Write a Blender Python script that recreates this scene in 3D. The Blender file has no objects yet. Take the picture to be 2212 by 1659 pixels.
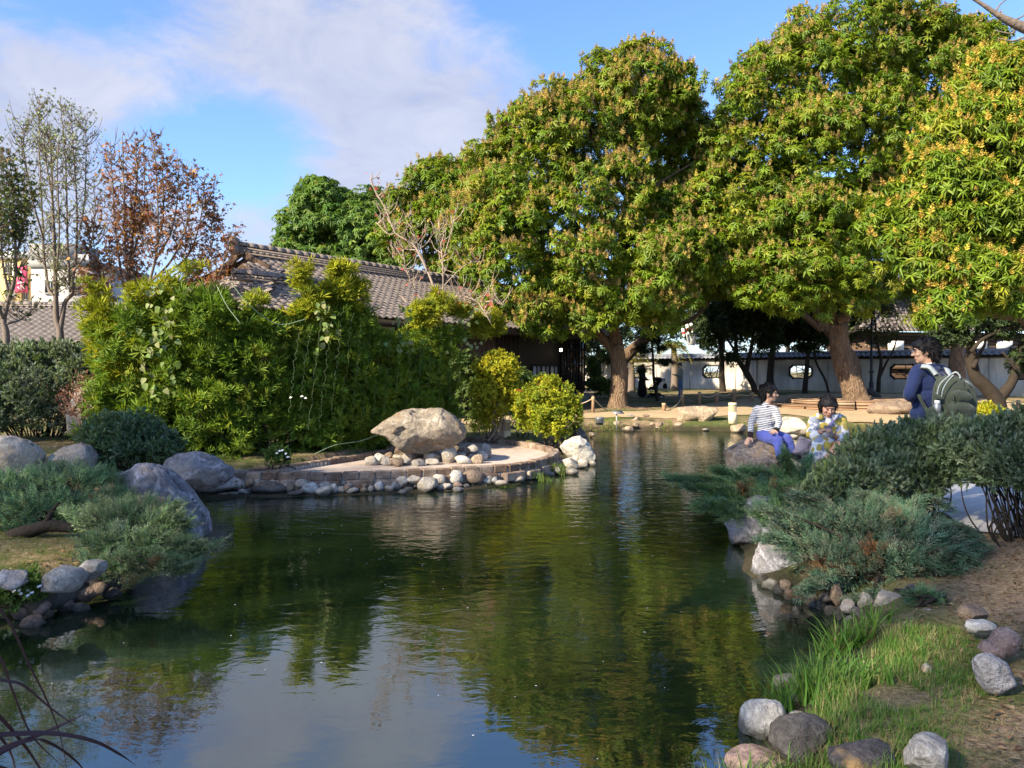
import bpy, bmesh, math
import numpy as np
from math import radians as R, sin, cos, pi

scene = bpy.context.scene
COL = scene.collection
RNG = np.random.default_rng(7)

# ------------------------------------------------------------------ camera
EYE = 1.75            # lens height over the water (z = 0)
FPX, CXP, HZ = 1665.0, 1106.0, 803.0   # focal length, centre column and horizon row measured on the photograph
cam_data = bpy.data.cameras.new('camera')
cam = bpy.data.objects.new('camera', cam_data)
COL.objects.link(cam)
cam.location = (0, 0, EYE)
cam.rotation_euler = (R(90), 0, 0)
cam_data.sensor_width = 36
cam_data.lens = 36 * FPX / 2212
cam_data.shift_y = -26.5 / 2212
cam_data.clip_start = 0.05
cam_data.clip_end = 3000
scene.camera = cam

# ------------------------------------------------------------------ light
SUN_DIR = np.array([-0.74, -0.60, 0.0]); SUN_DIR /= np.linalg.norm(SUN_DIR)
SUN_EL = R(33)
SUN = np.array([SUN_DIR[0] * cos(SUN_EL), SUN_DIR[1] * cos(SUN_EL), sin(SUN_EL)])
sun_data = bpy.data.lights.new('sun', 'SUN')
sun_data.energy = 4.4
sun_data.angle = R(0.7)
sun_data.color = (1.0, 0.86, 0.63)
sun = bpy.data.objects.new('sun', sun_data)
COL.objects.link(sun)
from mathutils import Vector, Matrix
sun.rotation_euler = Vector((-SUN[0], -SUN[1], -SUN[2])).to_track_quat('-Z', 'Y').to_euler()

scene.view_settings.view_transform = 'Standard'
scene.view_settings.look = 'None'
scene.view_settings.gamma = 1.0
scene.view_settings.use_curve_mapping = False
scene.view_settings.exposure = 1.72
scene.cycles.max_bounces = 6
scene.cycles.transparent_max_bounces = 8
scene.cycles.use_denoising = True
scene.cycles.sample_clamp_indirect = 6

world = bpy.data.worlds.new('World')
scene.world = world
world.use_nodes = True
wn, wl = world.node_tree.nodes, world.node_tree.links
wn.clear()
def wnode(t, **kw):
    n = wn.new(t)
    for k, v in kw.items():
        setattr(n, k, v)
    return n
wout = wnode('ShaderNodeOutputWorld')
wbg = wnode('ShaderNodeBackground')
wbg.inputs['Strength'].default_value = 0.11
sky = wnode('ShaderNodeTexSky', sky_type='NISHITA', sun_disc=False)
sky.sun_elevation = SUN_EL
sky.sun_rotation = math.atan2(SUN[0], SUN[1])
sky.altitude = 50
sky.air_density = 1.0
sky.dust_density = 0.6
sky.ozone_density = 2.0
wtc = wnode('ShaderNodeTexCoord')
def wmath(op, a, b=None, clamp=False):
    n = wnode('ShaderNodeMath', operation=op, use_clamp=clamp)
    for i, v in enumerate((a, b)):
        if v is None: continue
        if isinstance(v, (int, float)): n.inputs[i].default_value = v
        else: wl.new(v, n.inputs[i])
    return n.outputs[0]
def wnoise(scale, stretch, detail, rough, dist=0.0, off=(0, 0, 0)):
    m = wnode('ShaderNodeMapping')
    m.inputs['Scale'].default_value = stretch
    m.inputs['Location'].default_value = off
    wl.new(wtc.outputs['Generated'], m.inputs['Vector'])
    n = wnode('ShaderNodeTexNoise')
    n.inputs['Scale'].default_value = scale
    n.inputs['Detail'].default_value = detail
    n.inputs['Roughness'].default_value = rough
    n.inputs['Distortion'].default_value = dist
    wl.new(m.outputs[0], n.inputs['Vector'])
    return n.outputs['Fac']
def dirpx(px, py):
    v = np.array([(px - CXP) / FPX, 1.0, (HZ - py) / FPX])
    return v / np.linalg.norm(v)
def wblob(px, py, wx, wz, tilt=0.0):
    # soft cloud bank standing in one direction of the sky, wx / wz its half widths (radians, about)
    c = dirpx(px, py)
    n = wnode('ShaderNodeVectorMath', operation='SUBTRACT')
    wl.new(wtc.outputs['Generated'], n.inputs[0]); n.inputs[1].default_value = c
    vr = wnode('ShaderNodeVectorRotate', rotation_type='Y_AXIS')
    wl.new(n.outputs[0], vr.inputs['Vector']); vr.inputs['Angle'].default_value = tilt
    s = wnode('ShaderNodeVectorMath', operation='MULTIPLY')
    wl.new(vr.outputs[0], s.inputs[0]); s.inputs[1].default_value = (1 / wx, 0.8, 1 / wz)
    l = wnode('ShaderNodeVectorMath', operation='LENGTH'); wl.new(s.outputs[0], l.inputs[0])
    sq = wmath('MULTIPLY', l.outputs['Value'], l.outputs['Value'])
    return wmath('POWER', 2.718, wmath('MULTIPLY', sq, -1.0))
n_big = wnoise(3.2, (1.0, 1.0, 2.0), 6, 0.58, 0.35, (3.1, 0.7, 0.2))
n_fine = wnoise(8.5, (1.0, 1.0, 1.7), 6, 0.62, 0.6, (0.4, 1.9, 5.0))
cover = wmath('ADD', wmath('MULTIPLY', n_big, 1.15), wmath('MULTIPLY', n_fine, 0.65))
for (px, py, wx, wz, tilt, amp) in [
        (330, 150, 0.36, 0.085, 0.12, 0.24), (760, 60, 0.20, 0.09, 0.35, 0.2), (840, 240, 0.25, 0.10, 0.45, 0.3),
        (1150, 200, 0.11, 0.12, 0.3, 0.30), (700, 470, 0.22, 0.08, 0.1, 0.26), (90, 300, 0.17, 0.06, 0.0, 0.22), (60, 420, 0.13, 0.06, 0, 0.2),
        (470, 285, 0.11, 0.06, 0.3, -0.46), (540, 365, 0.10, 0.05, 0.2, -0.34), (1450, 40, 0.30, 0.12, 0.0, -0.60), (1900, 20, .2, .1, 0, -.4),
        (170, 15, 0.14, 0.045, 0.1, -0.34), (1080, 20, 0.13, 0.07, 0.2, -0.36), (2150, 30, 0.15, 0.1, 0, -0.2)]:
    cover = wmath('ADD', cover, wmath('MULTIPLY', wblob(px, py, wx, wz, tilt), amp))
cr = wnode('ShaderNodeMapRange', interpolation_type='SMOOTHSTEP')
wl.new(cover, cr.inputs['Value'])
cr.inputs['From Min'].default_value = 0.80
cr.inputs['From Max'].default_value = 1.22
cloudcol = wnode('ShaderNodeMix', data_type='RGBA')
shade = wmath('MULTIPLY_ADD', n_fine, 1.8); shade.node.inputs[2].default_value = -0.45; shade.node.use_clamp = True
wl.new(shade, cloudcol.inputs['Factor'])
cloudcol.inputs['A'].default_value = (1.45, 1.56, 2.05, 1)
cloudcol.inputs['B'].default_value = (2.25, 2.28, 2.58, 1)
tint = wnode('ShaderNodeMix', data_type='RGBA', blend_type='MULTIPLY')
tint.inputs['Factor'].default_value = 1.0
wl.new(sky.outputs[0], tint.inputs['A']); tint.inputs['B'].default_value = (0.58, 0.70, 0.90, 1)
wmix = wnode('ShaderNodeMix', data_type='RGBA')
wl.new(wmath('MULTIPLY', cr.outputs[0], 0.88), wmix.inputs['Factor'])
wl.new(tint.outputs['Result'], wmix.inputs['A']); wl.new(cloudcol.outputs['Result'], wmix.inputs['B'])
wl.new(wmix.outputs['Result'], wbg.inputs['Color'])
wl.new(wbg.outputs[0], wout.inputs['Surface'])

# ------------------------------------------------------------------ small helpers
def W(px, py, d):
    """world point seen at photo position (px, py), d metres in front of the lens"""
    return np.array([(px - CXP) / FPX * d, d, EYE - (py - HZ) / FPX * d])
def G(px, py, z=0.3):
    """world point on the level z seen at (px, py)"""
    d = FPX * (EYE - z) / (py - HZ)
    return np.array([(px - CXP) / FPX * d, d, z])
def unit(v):
    v = np.asarray(v, float)
    return v / (np.linalg.norm(v, axis=-1, keepdims=True) + 1e-12)
def hash3(ix, iy, iz, seed):
    n = (ix.astype(np.int64) * 374761393 + iy.astype(np.int64) * 668265263 + iz.astype(np.int64) * 2147483647 + seed * 974711) & 0xffffffff
    n = ((n ^ (n >> 13)) * 1274126177) & 0xffffffff
    n = ((n ^ (n >> 16)) * 2246822519) & 0xffffffff
    n = n ^ (n >> 15)
    return (n & 0xffff) / 65535.0
def vnoise(p, seed=0):
    p = np.asarray(p, float)
    i = np.floor(p).astype(np.int64); f = p - i
    u = f * f * (3 - 2 * f)
    r = 0
    for dx in (0, 1):
        for dy in (0, 1):
            for dz in (0, 1):
                w = (u[..., 0] if dx else 1 - u[..., 0]) * (u[..., 1] if dy else 1 - u[..., 1]) * (u[..., 2] if dz else 1 - u[..., 2])
                r = r + w * hash3(i[..., 0] + dx, i[..., 1] + dy, i[..., 2] + dz, seed)
    return r * 2 - 1
def fbm(p, seed=0, octv=4, gain=0.5):
    a, s, r = 1.0, 1.0, 0
    for k in range(octv):
        r = r + a * vnoise(np.asarray(p) * s, seed + k * 17)
        a *= gain; s *= 2.03
    return r
def sstep(x, a, b):
    t = np.clip((np.asarray(x, float) - a) / (b - a), 0, 1)
    return t * t * (3 - 2 * t)

# ------------------------------------------------------------------ materials
MATS = {}
class NT:
    def __init__(s, name):
        s.m = bpy.data.materials.new(name); s.m.use_nodes = True
        s.n, s.l = s.m.node_tree.nodes, s.m.node_tree.links
        s.b = s.n['Principled BSDF']; s.out = s.n['Material Output']
    def node(s, t, **kw):
        n = s.n.new(t)
        for k, v in kw.items(): setattr(n, k, v)
        return n
    def put(s, sock, v):
        if hasattr(v, 'is_output') or isinstance(v, bpy.types.NodeSocket): s.l.new(v, sock)
        elif isinstance(v, (tuple, list)) and len(v) == 3 and sock.type == 'RGBA': sock.default_value = (*v, 1)
        else: sock.default_value = v
    def coord(s, kind='Object', scale=(1, 1, 1), loc=(0, 0, 0), rot=(0, 0, 0)):
        tc = s.node('ShaderNodeTexCoord'); mp = s.node('ShaderNodeMapping')
        s.l.new(tc.outputs[kind], mp.inputs['Vector'])
        mp.inputs['Scale'].default_value = scale; mp.inputs['Location'].default_value = loc; mp.inputs['Rotation'].default_value = rot
        return mp.outputs[0]
    def pos(s, scale=(1, 1, 1)):
        g = s.node('ShaderNodeNewGeometry'); mp = s.node('ShaderNodeMapping')
        s.l.new(g.outputs['Position'], mp.inputs['Vector']); mp.inputs['Scale'].default_value = scale
        return mp.outputs[0]
    def noise(s, vec, scale, detail=4, rough=0.6, dist=0.0):
        n = s.node('ShaderNodeTexNoise'); s.l.new(vec, n.inputs['Vector'])
        n.inputs['Scale'].default_value = scale; n.inputs['Detail'].default_value = detail
        n.inputs['Roughness'].default_value = rough; n.inputs['Distortion'].default_value = dist
        return n.outputs['Fac']
    def vor(s, vec, scale, feature='F1', out='Distance'):
        n = s.node('ShaderNodeTexVoronoi', feature=feature); s.l.new(vec, n.inputs['Vector'])
        n.inputs['Scale'].default_value = scale
        return n.outputs[out]
    def ramp(s, fac, stops):
        n = s.node('ShaderNodeValToRGB'); s.l.new(fac, n.inputs['Fac'])
        e = n.color_ramp.elements
        while len(e) < len(stops): e.new(0.5)
        for q, (p, c) in zip(e, stops):
            q.position = p; q.color = (*c, 1) if len(c) == 3 else c
        return n.outputs['Color']
    def rng(s, v, a, b, c=0.0, d=1.0):
        n = s.node('ShaderNodeMapRange'); s.l.new(v, n.inputs['Value'])
        for k, x in zip(('From Min', 'From Max', 'To Min', 'To Max'), (a, b, c, d)): n.inputs[k].default_value = x
        return n.outputs[0]
    def mix(s, f, a, b, blend='MIX'):
        n = s.node('ShaderNodeMix', data_type='RGBA', blend_type=blend)
        s.put(n.inputs['Factor'], f); s.put(n.inputs['A'], a); s.put(n.inputs['B'], b)
        return n.outputs['Result']
    def math(s, op, a, b=0.0, clamp=False):
        n = s.node('ShaderNodeMath', operation=op, use_clamp=clamp)
        s.put(n.inputs[0], a); s.put(n.inputs[1], b)
        return n.outputs[0]
    def bump(s, h, dist=0.01, strength=1.0, normal=None):
        n = s.node('ShaderNodeBump'); s.put(n.inputs['Height'], h)
        n.inputs['Distance'].default_value = dist; n.inputs['Strength'].default_value = strength
        if normal is not None: s.l.new(normal, n.inputs['Normal'])
        s.l.new(n.outputs[0], s.b.inputs['Normal']); return n.outputs[0]
    def attr(s, name='tint'):
        return s.node('ShaderNodeAttribute', attribute_name=name).outputs['Color']
    def fin(s, color=None, rough=0.8, spec=0.3, metal=0.0):
        if color is not None: s.put(s.b.inputs['Base Color'], color)
        s.put(s.b.inputs['Roughness'], rough)
        s.b.inputs['Specular IOR Level'].default_value = spec
        s.b.inputs['Metallic'].default_value = metal
        return s.m

def plain(name, color, rough=0.7, spec=0.3, var=0.12, scale=6.0, bump=0.0, metal=0.0):
    t = NT(name)
    c = t.coord('Object')
    f = t.noise(c, scale, 4)
    col = t.mix(f, tuple(x * (1 - var) for x in color), tuple(min(1, x * (1 + var)) for x in color))
    if bump: t.bump(t.noise(c, scale * 5, 4), bump)
    return t.fin(col, rough, spec, metal)

def leafmat(name, rough=0.42, spec=0.35, trans=0.38, tcol=(1.25, 1.2, 0.55)):
    """leaf colours come from each leaf's own 'tint'; light also passes through the blade"""
    t = NT(name)
    a = t.attr()
    t.put(t.b.inputs['Base Color'], a)
    t.b.inputs['Roughness'].default_value = rough
    t.b.inputs['Specular IOR Level'].default_value = spec
    tr = t.node('ShaderNodeBsdfTranslucent')
    t.l.new(t.mix(1.0, a, tcol, 'MULTIPLY'), tr.inputs['Color'])
    mx = t.node('ShaderNodeMixShader'); mx.inputs[0].default_value = trans
    t.l.new(t.b.outputs[0], mx.inputs[1]); t.l.new(tr.outputs[0], mx.inputs[2])
    t.l.new(mx.outputs[0], t.out.inputs['Surface'])
    return t.m

def rockmat(name, light, dark, stain=None, vein=0.5, scale=1.0, wet=True, lich=0.35):
    t = NT(name)
    c = t.coord('Object', (scale,) * 3)
    oi = t.node('ShaderNodeObjectInfo')
    add = t.node('ShaderNodeVectorMath', operation='ADD'); t.l.new(c, add.inputs[0])
    sc = t.node('ShaderNodeVectorMath', operation='SCALE'); t.l.new(oi.outputs['Location'], sc.inputs[0]); sc.inputs['Scale'].default_value = 1.7
    t.l.new(sc.outputs[0], add.inputs[1]); c = add.outputs[0]
    n1 = t.noise(c, 3.0, 6, 0.62, 0.4)
    n2 = t.noise(c, 14, 5, 0.7)
    n3 = t.noise(c, 60, 3, 0.6)
    col = t.ramp(n1, [(0.30, dark), (0.52, tuple(0.5 * (a + b) for a, b in zip(dark, light))), (0.68, light)])
    col = t.mix(t.rng(n2, 0.38, 0.62), t.mix(1.0, col, (0.62, 0.61, 0.60), 'MULTIPLY'), col)
    col = t.mix(t.math('MULTIPLY', t.rng(n3, 0.58, 0.68), .5), col, tuple(x * .4 for x in dark))
    # veins: bands of a strongly distorted wave
    w = t.node('ShaderNodeTexWave', wave_type='BANDS', bands_direction='DIAGONAL'); t.l.new(c, w.inputs['Vector'])
    w.inputs['Scale'].default_value = 1.6; w.inputs['Distortion'].default_value = 11; w.inputs['Detail'].default_value = 4
    w.inputs['Detail Scale'].default_value = 1.6
    col = t.mix(t.math('MULTIPLY', t.math('MULTIPLY', t.rng(w.outputs['Fac'], 0.8, 1.0), t.rng(n2, .4, .65)), vein * .8), col, tuple(min(1, x * 1.5) for x in light))
    crack = t.vor(t.mix(0.12, c, t.node('ShaderNodeTexNoise').outputs['Color']), 2.3, 'DISTANCE_TO_EDGE')
    cf = t.rng(crack, 0.0, 0.035, 1, 0)
    col = t.mix(t.math('MULTIPLY', t.math('MULTIPLY', cf, t.rng(n1, .4, .6)), 0.16), col, tuple(x * 0.35 for x in dark))
    if stain: col = t.mix(t.math('MULTIPLY', t.rng(t.noise(c, 1.6, 4, 0.6, 0.8), 0.52, 0.66), 0.75), col, stain)
    if lich: col = t.mix(t.math('MULTIPLY', t.rng(t.noise(c, 9, 5, 0.75), 0.57, 0.63), lich), col, tuple(x * 0.42 for x in dark))
    rough = 0.85
    if wet:   # the wet, algae-dark band a hand above the water
        g = t.node('ShaderNodeNewGeometry'); sp = t.node('ShaderNodeSeparateXYZ'); t.l.new(g.outputs['Position'], sp.inputs[0])
        zz = t.math('ADD', sp.outputs['Z'], t.math('MULTIPLY', t.noise(t.pos(), 5, 3), -0.06))
        wf = t.rng(zz, 0.0, 0.055, 1, 0)
        col = t.mix(t.math('MULTIPLY', wf, 0.8), col, (0.03, 0.032, 0.026))
        rough = t.rng(wf, 0, 1, 0.85, 0.35)
    h = t.math('ADD', t.math('MULTIPLY', n2, 1.0), t.math('MULTIPLY', n3, 0.3))
    h = t.math('SUBTRACT', t.math('ADD', h, t.math('MULTIPLY', n1, 1.5)), t.math('MULTIPLY', cf, 0.12))
    t.bump(h, 0.05 / scale)
    return t.fin(col, rough, 0.25)

# ------------------------------------------------------------------ mesh helpers
def link(name, me, mat=None, parent=None):
    o = bpy.data.objects.new(name, me)
    COL.objects.link(o)
    if mat is not None:
        for m in (mat if isinstance(mat, (list, tuple)) else [mat]):
            if m.name not in me.materials: me.materials.append(m)
    if parent is not None: o.parent = parent
    return o
def origin_of(parent):
    p = np.zeros(3)
    while parent is not None:
        p = p + np.array(parent.location); parent = parent.parent
    return p
def np_mesh(name, V, F, mat=None, parent=None, tint=None, smooth=False, world=True, base=None):
    """one mesh object from arrays: V (N,3), F (M,k) or a list of such arrays; V is in world space when world is set"""
    V = np.asarray(V, np.float64)
    Fs = [f for f in flist(F) if len(f)]
    off = origin_of(parent) if world else np.zeros(3)
    if base is not None: off = off + np.asarray(base)
    me = bpy.data.meshes.new(name)
    me.vertices.add(len(V)); me.vertices.foreach_set('co', (V - off).astype(np.float32).ravel())
    idx = np.concatenate([f.ravel() for f in Fs])
    cnt = np.concatenate([np.full(len(f), f.shape[1], np.int32) for f in Fs])
    me.loops.add(len(idx)); me.loops.foreach_set('vertex_index', idx)
    me.polygons.add(len(cnt))
    st = np.zeros(len(cnt), np.int32); st[1:] = np.cumsum(cnt)[:-1]
    me.polygons.foreach_set('loop_start', st)
    if smooth: me.polygons.foreach_set('use_smooth', np.ones(len(cnt), bool))
    me.update(calc_edges=True)
    me.validate(clean_customdata=False)
    if tint is not None:
        a = me.color_attributes.new('tint', 'FLOAT_COLOR', 'POINT')
        c = np.ones((len(V), 4), np.float32); c[:, :3] = tint
        a.data.foreach_set('color', c.ravel())
    o = link(name, me, mat, parent)
    if base is not None: o.location = base
    return o

def flist(F):
    """faces as a list of (M,k) arrays, whatever way they came"""
    if isinstance(F, np.ndarray): return [F]
    if len(F) and not isinstance(F[0], np.ndarray):
        if len(F[0]) and hasattr(F[0][0], '__len__'): return [np.asarray(f, np.int32) for f in F]
        return [np.asarray(F, np.int32)]
    return [np.asarray(f, np.int32) for f in F]
class MB:
    """collects boxes, tubes, lathes ... into one mesh"""
    def __init__(s): s.V = []; s.F3 = []; s.F4 = []; s.n = 0; s.T = []
    def add(s, V, F, tint=None):
        V = np.asarray(V, float)
        for f in flist(F):
            if len(f) == 0: continue
            (s.F3 if f.shape[1] == 3 else s.F4).append(f + s.n)
        s.V.append(V); s.n += len(V)
        if tint is not None: s.T.append(np.broadcast_to(np.asarray(tint, float), (len(V), 3)))
        return s
    def box(s, c, size, rz=0.0, rx=0.0, ry=0.0, taper=1.0):
        h = np.asarray(size, float) / 2
        v = np.array([[x, y, z] for z in (-1, 1) for y in (-1, 1) for x in (-1, 1)], float) * h
        v[4:, :2] *= taper
        m = np.array(Matrix.Rotation(rz, 3, 'Z') @ Matrix.Rotation(ry, 3, 'Y') @ Matrix.Rotation(rx, 3, 'X'))
        v = v @ m.T + np.asarray(c, float)
        return s.add(v, [[0, 2, 3, 1], [4, 5, 7, 6], [0, 1, 5, 4], [2, 6, 7, 3], [0, 4, 6, 2], [1, 3, 7, 5]])
    def bar(s, p, q, w, h=None, up=(0, 0, 1)):
        p, q = np.asarray(p, float), np.asarray(q, float)
        h = h or w
        d = unit(q - p); x = np.cross(d, up)
        if np.linalg.norm(x) < 1e-3: x = np.cross(d, (1, 0, 0))
        x = unit(x); y = np.cross(x, d)
        v = [e + x * a * w / 2 + y * b * h / 2 for e in (p, q) for a, b in ((-1, -1), (1, -1), (1, 1), (-1, 1))]
        return s.add(v, [[0, 1, 2, 3], [7, 6, 5, 4], [0, 4, 5, 1], [1, 5, 6, 2], [2, 6, 7, 3], [3, 7, 4, 0]])
    def tube(s, pts, rad, n=8, caps=True, jitter=0.0, seed=0):
        V, Fq, Ft = tube(pts, rad, n, caps, jitter, seed)
        return s.add(V, [Fq, Ft] if len(Ft) else Fq)
    def lathe(s, prof, c, n=16, sx=1.0, sy=1.0, m=None):
        """prof: list of (radius, z)"""
        k = len(prof); a = np.arange(n) * 2 * pi / n
        V = np.array([[r * cos(t) * sx, r * sin(t) * sy, z] for r, z in prof for t in a])
        if m is not None: V = V @ np.asarray(m).T
        V = V + np.asarray(c, float)
        F = [[i * n + j, i * n + (j + 1) % n, (i + 1) * n + (j + 1) % n, (i + 1) * n + j] for i in range(k - 1) for j in range(n)]
        return s.add(V, F)
    def ell(s, c, r, n=12, m=None):
        prof = [(max(1e-4, sin(t)), -cos(t)) for t in np.linspace(0, pi, n // 2 + 2)]
        M = np.diag(np.asarray(r, float))
        if m is not None: M = np.asarray(m) @ M
        return s.lathe(prof, c, n, m=M)
    def prism(s, poly, axis_from, axis_to):
        """polygon given as 3d points, pushed from -> to (vector)"""
        P = np.asarray(poly, float); n = len(P)
        V = np.vstack([P + axis_from, P + axis_to])
        c0, c1 = V[:n].mean(0), V[n:].mean(0)
        V = np.vstack([V, [c0, c1]])
        F4 = [[i, (i + 1) % n, n + (i + 1) % n, n + i] for i in range(n)]
        F3 = [[2 * n, (i + 1) % n, i] for i in range(n)] + [[2 * n + 1, n + i, n + (i + 1) % n] for i in range(n)]
        return s.add(V, [np.array(F4), np.array(F3)])
    def build(s, name, mat=None, parent=None, smooth=False, world=True, base=None):
        fs = []
        if s.F3: fs.append(np.vstack(s.F3))
        if s.F4: fs.append(np.vstack(s.F4))
        t = np.vstack(s.T) if s.T else None
        return np_mesh(name, np.vstack(s.V), fs, mat, parent, t, smooth, world, base)

def tube(pts, rad, n=8, caps=True, jitter=0.0, seed=0):
    P = np.asarray(pts, float); k = len(P)
    rad = np.broadcast_to(np.asarray(rad, float), (k,))
    T = np.gradient(P, axis=0); T = unit(T)
    x = np.cross(T[0], (0, 0, 1.0))
    if np.linalg.norm(x) < 1e-2: x = np.cross(T[0], (1.0, 0, 0))
    x = unit(x); V = []
    a = np.arange(n) * 2 * pi / n
    for i in range(k):
        x = unit(x - T[i] * np.dot(x, T[i])); y = np.cross(T[i], x)
        ring = P[i] + rad[i] * (np.cos(a)[:, None] * x + np.sin(a)[:, None] * y)
        V.append(ring)
    V = np.vstack(V)
    if jitter:
        C = np.repeat(P, n, 0)
        V = C + (V - C) * (1 + jitter * fbm(V * np.array([3.0, 3.0, 1.2]), seed, 3))[:, None]
    i = np.arange(k - 1)[:, None]; j = np.arange(n)[None, :]
    Fq = np.stack([i * n + j, i * n + (j + 1) % n, (i + 1) * n + (j + 1) % n, (i + 1) * n + j], -1).reshape(-1, 4)
    Ft = []
    if caps:
        V = np.vstack([V, P[:1], P[-1:]])
        b = k * n
        Ft = [[b, (q + 1) % n, q] for q in range(n)] + [[b + 1, (k - 1) * n + q, (k - 1) * n + (q + 1) % n] for q in range(n)]
    return V, Fq, np.array(Ft, np.int32)

def curve(pts, k=10):
    """smooth polyline (Catmull-Rom) through pts"""
    P = np.asarray(pts, float)
    Q = np.vstack([2 * P[0] - P[1], P, 2 * P[-1] - P[-2]])
    out = []
    for i in range(1, len(Q) - 2):
        for t in np.linspace(0, 1, k, endpoint=False):
            a, b, c, d = Q[i - 1], Q[i], Q[i + 1], Q[i + 2]
            out.append(0.5 * (2 * b + (c - a) * t + (2 * a - 5 * b + 4 * c - d) * t * t + (3 * b - a - 3 * c + d) * t ** 3))
    out.append(P[-1])
    return np.array(out)

def tag(o, label=None, cat=None, group=None, kind=None):
    if label: o['label'] = label
    if cat: o['category'] = cat
    if group: o['group'] = group
    if kind: o['kind'] = kind
    return o
def thing(name, loc, label, cat, group=None):
    o = bpy.data.objects.new(name, None)
    o.empty_display_size = 0.2
    COL.objects.link(o); o.location = loc
    return tag(o, label, cat, group)
def copy_tree(o, parent=None, loc=None, rz=None, label=None):
    kids = list(o.children)
    c = o.copy(); COL.objects.link(c); c.parent = parent
    if loc is not None: c.location = loc
    if rz is not None: c.rotation_euler = (0, 0, rz)
    if label: c['label'] = label
    for k in kids: copy_tree(k, c)
    return c

# ------------------------------------------------------------------ scattering of leaf templates
def frames(N, rng, spin=None):
    """rotation matrices whose z axis is N (n,3)"""
    N = unit(N); n = len(N)
    r = rng.normal(size=(n, 3)); x = unit(np.cross(N, r)); y = np.cross(N, x)
    return np.stack([x, y, N], -1)
def frames_dir(D, U):
    """x axis along D, z axis near U"""
    D = unit(D); y = unit(np.cross(U, D)); z = np.cross(D, y)
    return np.stack([D, y, z], -1)
def spread(T, F, P, M, S, tint=None, tvar=None):
    """copies of template T at P with matrices M and scales S; returns V, F, tint"""
    n, k = len(P), len(T)
    S = np.asarray(S, float)
    S = S[:, None, None] if S.ndim == 1 else S[:, None, :]
    V = np.einsum('nij,nkj->nki', M, T[None] * S) + P[:, None, :]
    F = np.asarray(F, np.int32)
    Fo = (F[None] + (np.arange(n, dtype=np.int32) * k)[:, None, None]).reshape(-1, F.shape[1])
    t = None
    if tint is not None:
        t = np.repeat(np.asarray(tint)[:, None, :], k, 1)
        if tvar is not None: t = t * tvar[None, :, None]
        t = t.reshape(-1, 3)
    return V.reshape(-1, 3), Fo, t

def leaf4(L=1.0, w=0.25, fold=0.25, mid=0.42, bend=0.0):
    """flat kite folded along the midrib: along +x, normal +z"""
    return np.array([[0, 0, 0], [mid * L, w * L / 2, fold * w * L], [L, 0, -bend * L], [mid * L, -w * L / 2, fold * w * L]]), np.array([[0, 3, 2], [0, 2, 1]])
def leaf6(L=1.0, w=0.25, fold=0.2, bend=0.25):
    """longer leaf in two bent halves, 6 triangles"""
    T = np.array([[0, 0, 0], [0.33 * L, w * L * .46, fold * w * L + .05 * bend * L], [0.33 * L, -w * L * .46, fold * w * L + .05 * bend * L], [0.4 * L, 0, .05 * bend * L],
                  [0.72 * L, w * L * .36, -0.3 * bend * L], [0.72 * L, -w * L * .36, -0.3 * bend * L], [L, 0, -bend * L]])
    F = np.array([[0, 2, 3], [0, 3, 1], [3, 2, 5], [3, 4, 1], [3, 5, 6], [3, 6, 4]])
    return T, F
def whorl(n, tmpl, rise=0.3, rise_var=0.3, seed=0, twist=0.15, base=0.0, lvar=0.25, z0=0.0):
    """n leaves round the z axis, rising by angle rise over the horizontal"""
    rng = np.random.default_rng(seed)
    T, F = tmpl; V = []; Fo = []; var = []
    for i in range(n):
        a = 2 * pi * i / n + rng.uniform(-.35, .35) * 2.5 / n * 2
        e = rise + rng.uniform(-1, 1) * rise_var
        d = np.array([cos(a) * cos(e), sin(a) * cos(e), sin(e)])
        u = np.array([-cos(a) * sin(e), -sin(a) * sin(e), cos(e)]) + rng.normal(size=3) * twist
        M = frames_dir(d[None], u[None])[0]
        V.append((T * rng.uniform(1 - lvar, 1)) @ M.T + d * base + np.array([0, 0, z0 * i / n]))
        Fo.append(F + i * len(T)); var.append(np.full(len(T), rng.uniform(0.75, 1.2)))
    return np.vstack(V), np.vstack(Fo), np.concatenate(var)

def lobes_px(spec, d0):
    """spec rows: px, py, rx px, rz px [, d [, depth metres]]"""
    out = []
    for s in spec:
        d = s[4] if len(s) > 4 and s[4] else d0
        rx, rz = s[2] * d / FPX, s[3] * d / FPX
        ry = s[5] if len(s) > 5 else 0.9 * min(rx, rz) + 0.1 * max(rx, rz)
        out.append((W(s[0], s[1], d), np.array([rx, ry, rz])))
    return out
def shell(lobes, n, rng, keep=0.9, jit=0.12, low=1.0, top=None, gaps=-2.0, gapf=.75):
    """n points spread over the outside of a union of ellipsoids, with outward normals"""
    area = np.array([(r[0] * r[1] + r[1] * r[2] + r[0] * r[2]) for _, r in lobes])
    pick = rng.choice(len(lobes), n * 3, p=area / area.sum())
    C = np.array([c for c, _ in lobes])[pick]; Rr = np.array([r for _, r in lobes])[pick]
    D = unit(rng.normal(size=(n * 3, 3)))
    if low < 1.0:
        D[:, 2] = np.where((D[:, 2] < 0) & (rng.uniform(size=len(D)) > low), -D[:, 2], D[:, 2])
    P = C + D * Rr * (1 + rng.normal(size=(len(D), 1)) * jit)
    N = unit(D / Rr)
    ok = vnoise(P * gapf, 91) > gaps
    for i, (c, r) in enumerate(lobes):
        inside = (((P - c) / (r * keep)) ** 2).sum(1) < 1
        ok &= ~(inside & (pick != i))
    P, N = P[ok][:n], N[ok][:n]
    return P, N
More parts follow.
